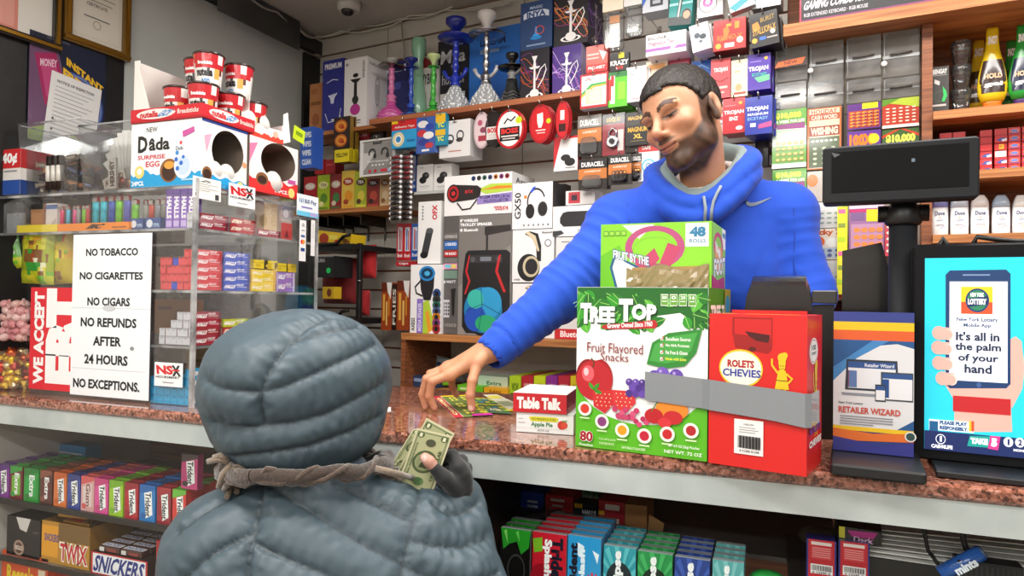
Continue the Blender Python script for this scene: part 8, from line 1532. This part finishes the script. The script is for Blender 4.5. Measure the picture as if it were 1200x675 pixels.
must=ss(-np.hypot(ax/.03,(z+.0485)/.0075),-1.15,-.6)*(y<-.08)
side=ss(.02-np.abs(y+.013),0,.007)*ss(z,-.05,-.03)*ss(-z,-.05,-.03)*(ax>.05)
w=np.maximum(np.maximum(beard*.95,must*.86),side*.9)*np.clip(.93+.07*nz,0,1)
C=mixc(C,'#1b100a',w)
z=z-7*ax**2;lip=(np.hypot(ax/.025,(z+.0645)/.0105)<1)&(y<-.086);C=mixc(C,'#9c5c4c',lip*.75);C=mixc(C,'#4a2018',(np.abs(z+.0645)<.0017)&(ax<.025)&(y<-.083))
z=q[:,2];br=(np.abs(z-.0265+.35*(ax-.03)**2/.03-.004*ss(ax,.01,.03))<.0064)&(ax>.010)&(ax<.053)&(y<-.045);C=mixc(C,'#20130d',br*.92)
eyez=z-.002;C=mixc(C,'#a06a4e',(np.hypot((ax-.031)/.02,eyez/.012)<1)&(y<-.06))
slit=(np.abs(eyez+.0045-3*(ax-.031)**2*4)<.0023)&(np.abs(ax-.031)<.0165)&(y<-.06);C=mixc(C,'#8a7468',slit);C=mixc(C,'#1a0f0a',slit&(np.abs(ax-.033)<.0052));C=mixc(C,'#160c08',(np.abs(eyez+.0015-12*(ax-.031)**2)<.0016)&(np.abs(ax-.031)<.0175)&(y<-.06))
body=sculpt('head',V,Q,C,'skin',clerk)
def hairf(P):
 q=(P-Hc_)@Rh;y=q[...,1];ax=np.abs(q[...,0])
 d=skull(q,.006)
 hl=np.interp(y,[-.1,-.075,-.05,-.03,-.018,.0,.02,.05,.1],[.068,.066,.052,.028,.012,.022,.02,-.03,-.055])-.006*(ax<.03)
 return smax(d,-(q[...,2]-hl)*.8,.006)
V,Q=surfnet(hairf,Hc_-.14,Hc_+.15,.0025);N=vnormals(V,Q);q=(V-Hc_)@Rh
V=V+N*(.0012*noise3(q,260,1)+.0016*np.abs(noise3(q*[1,1,.6],620,2)))[:,None]
sculpt('hair',V,Q,mixc(np.tile(lc('#100b08'),(len(V),1)),'#241a13',.5+.5*noise3(q,260,8)),'hair',clerk)
dg=[[((560,424,1.50),.0125),((553.5,446,1.478),.0105),((551,463,1.474),.0098),((553,478.5,1.478),.0085)],[((527,439,1.50),.0115),((506,447,1.488),.0095),((503,464,1.495),.0085),((509,477.5,1.502),.0075)],[((523,434,1.525),.0115),((500,444,1.518),.0095),((495,462,1.525),.0085),((499,477,1.528),.0075)],[((525,431,1.55),.011),((504,438,1.55),.0088),((498,455,1.56),.008),((496.5,470,1.57),.007)],[((536,432,1.565),.0105),((529,443,1.575),.0085),((530,454,1.585),.0075),((535,463,1.59),.0068)]]
dg=[[(A3(*p),r)for p,r in f]for f in dg];Wr_=A3(577,408,1.535);Fa=A3(600,388,1.56)
def hand(P):
 d=cone(P,Fa,Wr_,.031,.0245)
 pal=None
 for i,f in enumerate(dg):
  c=cone(P,Wr_,f[0][0],.021 if i else .017,.0135 if i else .0135);pal=c if pal is None else smin(pal,c,.014)
 for a,b in((1,2),(2,3),(3,4)):pal=smin(pal,cone(P,dg[a][0][0],dg[b][0][0],.0125,.012),.01)
 pal=smin(pal,cone(P,dg[0][0][0],dg[1][0][0]*.6+Wr_*.4,.013,.014),.012)
 d=smin(d,pal,.018)
 f=None
 for k in dg:
  c=chain(P,k,.004);f=c if f is None else np.minimum(f,c)
 return smin(d,f,.005)
lo=np.min([p for f in dg for p,_ in f]+[Fa,Wr_],0)-.04;hi=np.max([p for f in dg for p,_ in f]+[Fa,Wr_],0)+.04
V,Q=surfnet(hand,lo,hi,.0022);C=np.tile(lc('#cc9270'),(len(V),1))
for f in dg:
 for p,r in f[1:3]:C=mixc(C,'#b8745a',.45*ss(-np.linalg.norm(V-p,axis=1),-.014,-.006))
 C=mixc(C,'#d89a86',.7*ss(-np.linalg.norm(V-f[3][0],axis=1),-.013,-.006))
nl=dg[0][3][0]+np.array([0,-.0085,.001]);C=mixc(C,'#ecc8ba',ss(-np.linalg.norm((V-nl)*[1,1,.8],axis=1),-.0065,-.005))
sculpt('hand',V,Q,C,'skin',clerk)
S0=A3(728,266,1.70);E0=A3(660,342,1.64);W0=A3(590,402,1.55);S1_=A3(917,252,1.74);E1=A3(948,345,1.68);W1=A3(925,430,1.56)
Nk=A3(818,222,1.70);Ch=A3(824,320,1.76);Be=A3(838,470,1.84)
up_=np.array([0,0,1.])
def hood_ring(rx,ry,dz,px=818,py=211,zc=1.675,dip=.06):
 c=A3(px,py,zc);out=[]
 for i in range(25):
  t=2*PI*i/24;s_,c_=math.sin(t),math.cos(t)
  out.append(c+np.array([rx*s_,-ry*c_,dz*(-c_)-dip*max(0,c_)**3+.012*s_]))
 return out
ringA=hood_ring(.118,.1,.045,822,196)
def hoodie(P):
 d=ell(P,Ch,(.205,.135,.2));d=smin(d,ell(P,Be,(.19,.135,.24)),.08)
 d=smin(d,cone(P,S0,S1_,.076,.076),.07);d=smin(d,cone(P,Nk-up_*.03,Ch,.085,.15),.06)
 d=smin(d,cone(P,Nk,S0+up_*.0,.06,.068),.04);d=smin(d,cone(P,Nk,S1_,.06,.068),.04)
 arm=chain(P,[(S0,.078),(E0,.064),(W0,.046)],.03);d=smin(d,arm,.035)
 d=smin(d,cone(P,W0+(W0-E0)*.0,W0+(W0-E0)*.16,.0455,.042),.004)
 arm=chain(P,[(S1_,.075),(E1,.058),(W1,.045)],.03);d=smin(d,arm,.03)
 h=None
 for a,b in zip(ringA[:-1],ringA[1:]):
  c=np.minimum(cone(P,a,b,.024,.024),cone(P,a-[0,0,.03],b-[0,0,.03],.027,.027));h=c if h is None else np.minimum(h,c)
 d=smin(d,h,.014)
 d=smax(d,-cone(P,Nk-up_*.01+np.array([.01,-.035,0]),Nk+up_*.25+np.array([.01,-.035,0]),.062,.08),.008);d=smax(d,-cone(P,Nk+up_*.0,Nk+up_*.25+np.array([-.02,-.02,0]),.07,.09),.01)
 d=smax(d,-cone(P,W0+(W0-E0)*.06,W0+(W0-E0)*.6,.034,.036),.004)
 return d
allp=np.array([S0,E0,W0,S1_,E1,W1,Nk,Ch]);lo=allp.min(0)-.13;hi=allp.max(0)+.12;lo[2]=Be[2]-.1;hi[1]=min(hi[1],2.2)
V,Q=surfnet(hoodie,lo,hi,.0048);N=vnormals(V,Q)
def along(P,a,b):ab=b-a;return((P-a)@ab)/(ab@ab),np.linalg.norm(P-a-(((P-a)@ab)/(ab@ab))[:,None]*ab,axis=1)
disp=.0022*noise3(V,28,4)+.0012*noise3(V,60,6)
for a,b,amp in((S0,E0,.003),(E0,W0,.0048),(S1_,E1,.0015)):
 t,r=along(V,a,b);w_=(ss(t,-.1,.1)*ss(-t,-1.1,-.95))*(r<.1);L=np.linalg.norm(b-a)
 disp=disp+w_*amp*np.maximum(-.3,np.sin(t*L*210+2.2*noise3(V,22,9)+8*(V[:,2]-a[2])))*(.5+.5*noise3(V,14,2))
t,r=along(V,E0,W0);disp=disp-.0035*ss(-np.abs(t-.99),-.03,-.012)*(r<.07)+.002*np.sin(r*0)*0
cw=(np.linalg.norm(V[:,None,:]-np.array([Ch+[-.1,-.1,.1]])[None],axis=2).min(1)<.25)
disp=disp+.004*cw*np.sin((V[:,0]*30-V[:,2]*42))*(.5+.5*noise3(V,10,7))*.8
V=V+N*disp[:,None]
lab=np.arange(len(V))
while True:
 m_=lab[Q].min(1);l2=lab.copy()
 for i in range(4):np.minimum.at(l2,Q[:,i],m_)
 l2=l2[l2]
 if(l2==lab).all():break
 lab=l2
keep_=lab==np.bincount(lab).argmax();Q=Q[keep_[Q].all(1)];u_=np.unique(Q);mp_=-np.ones(len(V),int);mp_[u_]=np.arange(len(u_));V=V[u_];Q=mp_[Q]
V=smooth(V,Q,2,.4);hd=sculpt('hoodie',V,Q,'#134cc6','hoodie',clerk);TB=tree(V,Q)
def stitch(line,name='seam',r=.0011,c='#163a98',parent=None,T=None):
 P=[cast(T or TB,*p,.0004)for p in line];P=[p for p in P if p is not None]
 if len(P)<2:return
 b=MB();b.tube(P,r,c,'hoodie',6);return b.build(name,parent or clerk)
stitch([(741,227),(735,240),(737,260),(742,285)]);stitch([(921,222),(930,245),(931,275),(930,310),(936,340)]);stitch([(591,391),(603,403),(612,418),(612,432)],r=.0014)
b=MB();rg=hood_ring(.092,.074,.042,824,195,dip=.05);n=10
rows=[]
for i,p in enumerate(rg[:-1]):
 t=2*PI*i/24;o_=np.array([math.sin(t),-math.cos(t),0]);rows.append([tuple(p+o_*.016*math.cos(a)+up_*.027*math.sin(a)+up_*.002*math.sin(5*t))for a in[2*PI*k/n for k in range(n)]])
b.loft(rows+[rows[0]],'#7e8f8e','cloth',caps=False);b.build('hood_lining',clerk)
b=MB();rg=hood_ring(.066,.06,.03,826,205,dip=.03);b.tube([tuple(p)for p in rg],.011,'#e6dcd8','cloth',8,caps=False);b.ball(tuple(A3(828,229,1.675)),(.078,.068,.034),'#e6dcd8','cloth',20,10);b.build('shirt_collar',clerk)
for ln in(((818,219),(822,224),(825,232),(827,244),(826,258)),((845,219),(840,227),(836,236),(834,247),(833,258))):
 P=[cast(TB,*p,.004)for p in ln]
 if all(p is not None for p in P):b=MB();b.tube(P,.0036,'#8d9aa4','cloth',8);b.build('drawstring',clerk)
sw=[(873.5,232),(872.6,235.5),(875.5,236),(874.3,240),(880,238),(878,242.3),(886,237),(884.5,241.3),(893,235),(892.5,238),(903.5,231.4),(903.7,231.9)]
P=[cast(TB,*p,.0018)for p in sw];b=MB();b.add(P,[(i,i+1,i+3,i+2)for i in range(0,10,2)],'#7d8b9c','cloth');b.build('chest_emblem',clerk)
b=MB();lg=[A3(800,520,1.85),A3(880,520,1.88)]
for p in lg:b.tube([(p[0],p[1],p[2]),(p[0],p[1]+.02,.55),(p[0],p[1]+.02,.14)],[.1,.075,.055],'#23262e','cloth',16)
b.build('trousers',clerk)
b=MB()
for p in lg:b.ball((p[0],p[1]-.04,.17),(.05,.13,.05),'#1a1a1a','rubber')
b.build('shoes',clerk)
o=MB();o.box(-.7,CY1+.005,0,.35,1.98,.12,'#5a4a3c','dark_wood');o=o.build('platform');tag(o,'low wooden platform the clerk stands on, hidden behind the counter','platform')
cus=empty('person','person seen from behind in a slate blue quilted hooded coat, holding out banknotes','person')
ZH=1.055
def H3(px,py,dz=0):return A3(px,py,ZH+dz)
hc=H3(350,440);hc2=H3(356,492)
RZ=np.array(Matrix.Rotation(math.radians(-2),3,'Z')@Matrix.Rotation(math.radians(14),3,'Y'))
def hoodc(P):
 d=ell(P,hc,(.118,.14,.094),RZ);d=smin(d,ell(P,H3(316,455),(.082,.11,.078)),.04)
 d=smin(d,ell(P,H3(386,452,.01),(.08,.11,.1)),.04);d=smin(d,ell(P,H3(350,503),(.116,.12,.062)),.04)
 return d
V,Q=surfnet(hoodc,hc-[.2,.2,.2],hc+[.2,.2,.17],.0042);TH=tree(V,Q)
sc_=lambda L:[(200+x/2.015,340+y_/2.015)for x,y_ in L]
seams=[sc_(s_)for s_ in([(425,52),(385,58),(330,82),(285,122),(250,165),(225,205),(213,240),(214,275),(222,318)],[(84,212),(110,228),(150,236),(213,240)],[(98,312),(140,322),(185,324),(222,318)],[(213,240),(270,226),(340,196),(420,160),(500,118)],[(222,318),(290,312),(370,290),(450,250),(520,208)],[(150,392),(230,384),(330,366),(430,330),(508,288)],[(425,52),(465,82),(500,120),(520,170),(524,230),(510,290),(485,350)],[(285,122),(360,100),(430,86),(465,82)])]
S3=[]
for s_ in seams:
 dense=[(a[0]+(b_[0]-a[0])*t/5,a[1]+(b_[1]-a[1])*t/5)for a,b_ in zip(s_[:-1],s_[1:])for t in range(5)]+[s_[-1]]
 P=[cast(TH,*p)for p in dense];P=[np.array(p)for p in P if p is not None]
 if len(P)>1:S3.append(P)
def quilt(V,N,S3,amp,w,seed):
 d=np.full(len(V),9.);arc=np.zeros(len(V))
 for s_ in S3:
  L0=0
  for a,b in zip(s_[:-1],s_[1:]):
   ab=b-a;L=np.linalg.norm(ab);t=np.clip(((V-a)@ab)/max(L*L,1e-9),0,1);e=np.linalg.norm(V-a-t[:,None]*ab,axis=1);k=e<d
   d=np.where(k,e,d);arc=np.where(k,L0+t*L,arc);L0+=L
 puff=amp*np.sqrt(1-(1-np.clip(d/w,0,1))**2)**1.0
 near=np.exp(-(d/.022)**2)
 pk=arc*330+2.5*noise3(V,45,seed+5)+30*d;wr=np.exp(-((d-.009)/.012)**2)*.0026*np.sin(pk)*(.55+.45*noise3(V,30,seed+4))+.0035*noise3(V,30,seed+1)+.0016*(1-np.abs(noise3(V,62,seed+2)))*(noise3(V,18,seed)>-.2)+.0008*noise3(V,140,seed)
 return V+N*(puff-amp*.6+wr*(d>.003))[:,None],d
N=vnormals(V,Q);V,dd=quilt(V,N,S3,.011,.03,11)
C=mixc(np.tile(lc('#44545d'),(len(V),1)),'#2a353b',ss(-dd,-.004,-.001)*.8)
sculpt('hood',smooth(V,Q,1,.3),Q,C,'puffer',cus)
SL=A3(270,652,1.0);SR=A3(472,640,1.03);EL=A3(545,735,.99);WL=A3(528,598,1.09);NB=A3(368,585,1.05)
BC=A3(375,770,1.03)
def coat(P):
 d=ell(P,BC,(.215,.15,.235));d=smin(d,cone(P,SL,SR,.083,.08),.06);d=smin(d,cone(P,NB,BC,.085,.15),.07)
 a=chain(P,[(SR,.082),(EL,.07),(WL,.05)],.03);d=smin(d,a,.03)
 a=chain(P,[(SL,.085),(A3(225,800,1.02),.07)],.03);d=smin(d,a,.03)
 d=smin(d,cone(P,WL,WL+(WL-EL)*.08,.05,.043),.01)
 return d
lo=np.array([min(SL[0],BC[0])-.2,BC[1]-.22,BC[2]-.1]);hi=np.array([EL[0]+.13,BC[1]+.26,NB[2]+.12])
V,Q=surfnet(coat,lo,hi,.0048);TC=tree(V,Q)
S3=[]
for s_ in([(308,556),(306,580),(300,615),(293,650),(290,690)],[(490,572),(492,585),(484,615),(474,645),(468,680)],[(308,565),(275,580),(240,600),(208,625)],[(303,622),(265,640),(235,660),(205,690)],[(308,565),(345,588),(385,612),(430,640),(470,660)],[(298,636),(330,652),(370,668),(420,690)],[(390,566),(430,585),(484,612)],[(508,590),(525,603),(548,600),(560,588)],[(478,630),(510,640),(545,640),(576,628)],[(470,662),(510,680),(555,682),(590,668)]):
 dense=[(a[0]+(b_[0]-a[0])*t/5,a[1]+(b_[1]-a[1])*t/5)for a,b_ in zip(s_[:-1],s_[1:])for t in range(5)]+[s_[-1]]
 P=[cast(TC,*p)for p in dense];P=[np.array(p)for p in P if p is not None]
 if len(P)>1:S3.append(P)
N=vnormals(V,Q);V,dd=quilt(V,N,S3,.0125,.034,21)
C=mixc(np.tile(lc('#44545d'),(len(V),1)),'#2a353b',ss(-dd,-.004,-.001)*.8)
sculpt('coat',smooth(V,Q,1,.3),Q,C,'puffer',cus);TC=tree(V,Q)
b=MB();p=BC;b.tube([(p[0]-.09,p[1],p[2]-.05),(p[0]-.09,p[1]+.02,.45),(p[0]-.09,p[1],.08)],[.1,.075,.05],'#22252a','cloth',16);b.tube([(p[0]+.09,p[1],p[2]-.05),(p[0]+.09,p[1]+.02,.45),(p[0]+.09,p[1],.08)],[.1,.075,.05],'#22252a','cloth',16);b.build('trousers',cus)
b=MB()
for s_ in(-.09,.09):b.ball((p[0]+s_,p[1]+.05,.05),(.05,.13,.05),'#1c1c1c','rubber')
b.build('shoes',cus)
b=MB();b.tube([tuple(BC+up_*.0),(BC[0],BC[1],.62)],[.17,.16],'#46555d','puffer',24);b.build('coat_skirt',cus)
cen=A3(362,541,1.05);b=MB();pts=[]
for i in range(41):
 t=2*PI*i/40;pts.append((cen[0]+.122*math.sin(t),cen[1]-.12*math.cos(t),cen[2]-.004+.01*math.cos(t)+.009*math.sin(t)+.003*math.sin(9*t)))
b.tube(pts,[.0105+.0018*math.sin(11*i)for i in range(41)],'#382a21','knit',12,caps=False)
for k in range(2):
 b.tube([(x+.0105*math.cos(i*1.1+PI*k),y_-.004,z_+.0105*math.sin(i*1.1+PI*k))for i,(x,y_,z_)in enumerate(pts)],.0042,'#4a3a2f','knit',6,caps=False)
sf=b.build('scarf',cus)
for i,L in enumerate((((268,541),(255,538),(243,541)),((272,543),(262,555),(256,572)),((276,545),(270,562),(264,578)),((280,547),(276,566),(268,588)),((284,548),(283,566),(277,582)),((266,539),(258,534),(250,536)),((440,549),(462,554),(486,566)),((436,551),(452,560),(470,566)))):
 b=MB();P=[cast(TC,*q_,.007)or Vector(A3(*q_,.96))for q_ in L];P=[p if(p-Vector(A3(*q_,.97))).length<.12 else Vector(A3(*q_,.965))for p,q_ in zip(P,L)]
 b.tube(P,[.0045,.005,.004],'#7a6b5b','knit',7);b.build('fringe',sf)
Pm=A3(531,566,1.075);WG=A3(530,590,1.085)
fg=[]
for i,(a,b_,c,d_)in enumerate((((538,548,1.06),(530,534,1.075),(515,536,1.092),(508,545,1.094)),((543,556,1.06),(541,540,1.078),(524,540,1.097),(513,549,1.1)),((545,564,1.063),(546,549,1.08),(531,547,1.1),(518,556,1.103)),((545,573,1.068),(547,560,1.085),(535,557,1.103),(524,564,1.104)))):
 fg.append([(A3(*a),.0115),(A3(*b_),.0098),(A3(*c),.0088),(A3(*d_),.008)])
th=[(A3(534,572,1.055),.0145),(A3(520,560,1.038),.0115),(A3(509,548,1.034),.0095)]
def glove(P):
 d=cone(P,A3(534,612,1.09),WG,.034,.03);d=smin(d,cone(P,WG,Pm,.029,.027),.012)
 for f in fg:d=smin(d,cone(P,Pm,f[0][0],.022,.0115),.008)
 f_=None
 for k in fg:
  c=chain(P,k,.004);f_=c if f_ is None else np.minimum(f_,c)
 d=smin(d,f_,.005)
 return smin(d,chain(P,th,.006),.008)
V,Q=surfnet(glove,Pm-.07,Pm+.06,.0024);sculpt('glove',V,Q,'#161719','cloth',cus)
t0=A3(509.5,548.5,1.034);t1=A3(503,541,1.033);t2=A3(498,536.5,1.034)
V,Q=surfnet(lambda P:chain(P,[(t0,.0088),(t1,.0086),(t2,.0078)],.004),t2-.03,t0+.03,.0016)
C=mixc(np.tile(lc('#b88878'),(len(V),1)),'#d8b0a4',ss(-np.linalg.norm(V-(t2+np.array([.001,-.0075,.001])),axis=1),-.006,-.0045));sculpt('thumb',V,Q,C,'skin',cus)
def bill(lab,px,zc,back=0):
 P=[at(x,y_,z_)for(x,y_),z_ in zip(px,zc)];O=P[0];U=P[1]-P[0];W_=P[3]-P[0];w,h=U.length,W_.length;Nn=U.cross(W_).normalized()
 b=MB();n=8;vs=[]
 for j in range(n+1):
  for i in range(n+1):vs.append(tuple(O+U*(i/n)+W_*(j/n)))
 b.add(vs,[(j*(n+1)+i,j*(n+1)+i+1,(j+1)*(n+1)+i+1,(j+1)*(n+1)+i)for j in range(n)for i in range(n)],'#c8c4a0','paper')
 g,g2,g3='#4c5a3c','#7c8460','#a8aa82'
 ops=[('r',.05,.03,.95,.97,g2),('r',.1,.055,.9,.945,g3),('o',.5,.46,.33,.17,.22,g),('e',.5,.46,.24,.13,'#8a9068'),('e',.5,.44,.12,.07,'#c4c29c'),('g',[(.38,.55),(.62,.55),(.58,.47),(.42,.47)],'#3c4630')]
 for x_,y_ in((.17,.08),(.83,.08),(.17,.92),(.83,.92)):ops+=[('e',x_,y_,.1,.045,g),('t','1',x_-.04,y_-.028,x_+.04,y_+.028,'#d8d6b4',{'r':90,'b':.05})]
 ops+=[('t','ONE DOLLAR',.78,.25,.88,.72,g,{'r':90,'b':.04}),('t','FEDERAL RESERVE NOTE',.12,.2,.17,.78,g,{'r':90}),('e',.5,.75,.15,.06,'#5c7a4c'),('t','ONE',.42,.7,.58,.8,'#3c5a34',{'r':90,'b':.04}),('e',.5,.17,.14,.055,'#4a4e3c'),('r',.25,.83,.35,.9,g),('r',.65,.83,.75,.9,g)]
 b.draw(O,U.normalized(),W_.normalized(),w,h,ops,'paper');o=b.build('banknote');tag(o,lab,'banknote','banknotes in the gloved hand')
 dz=Nn*(.0007 if Nn.dot(ray(500,540))>0 else-.0007);me=o.data;return o
bill('green banknote in front, held under the bare thumb tip',((489,501.5),(530,511),(503,590),(462,578)),(1.05,1.05,1.04,1.04))
bill('second banknote fanned out behind the front one, its top corner highest',((500,489.5),(533,508),(493,588),(458,566)),(1.062,1.062,1.052,1.052))
bill('third banknote sticking out to the left behind the other two',((484,503),(516,500),(495,585),(456,548)),(1.07,1.07,1.058,1.058))
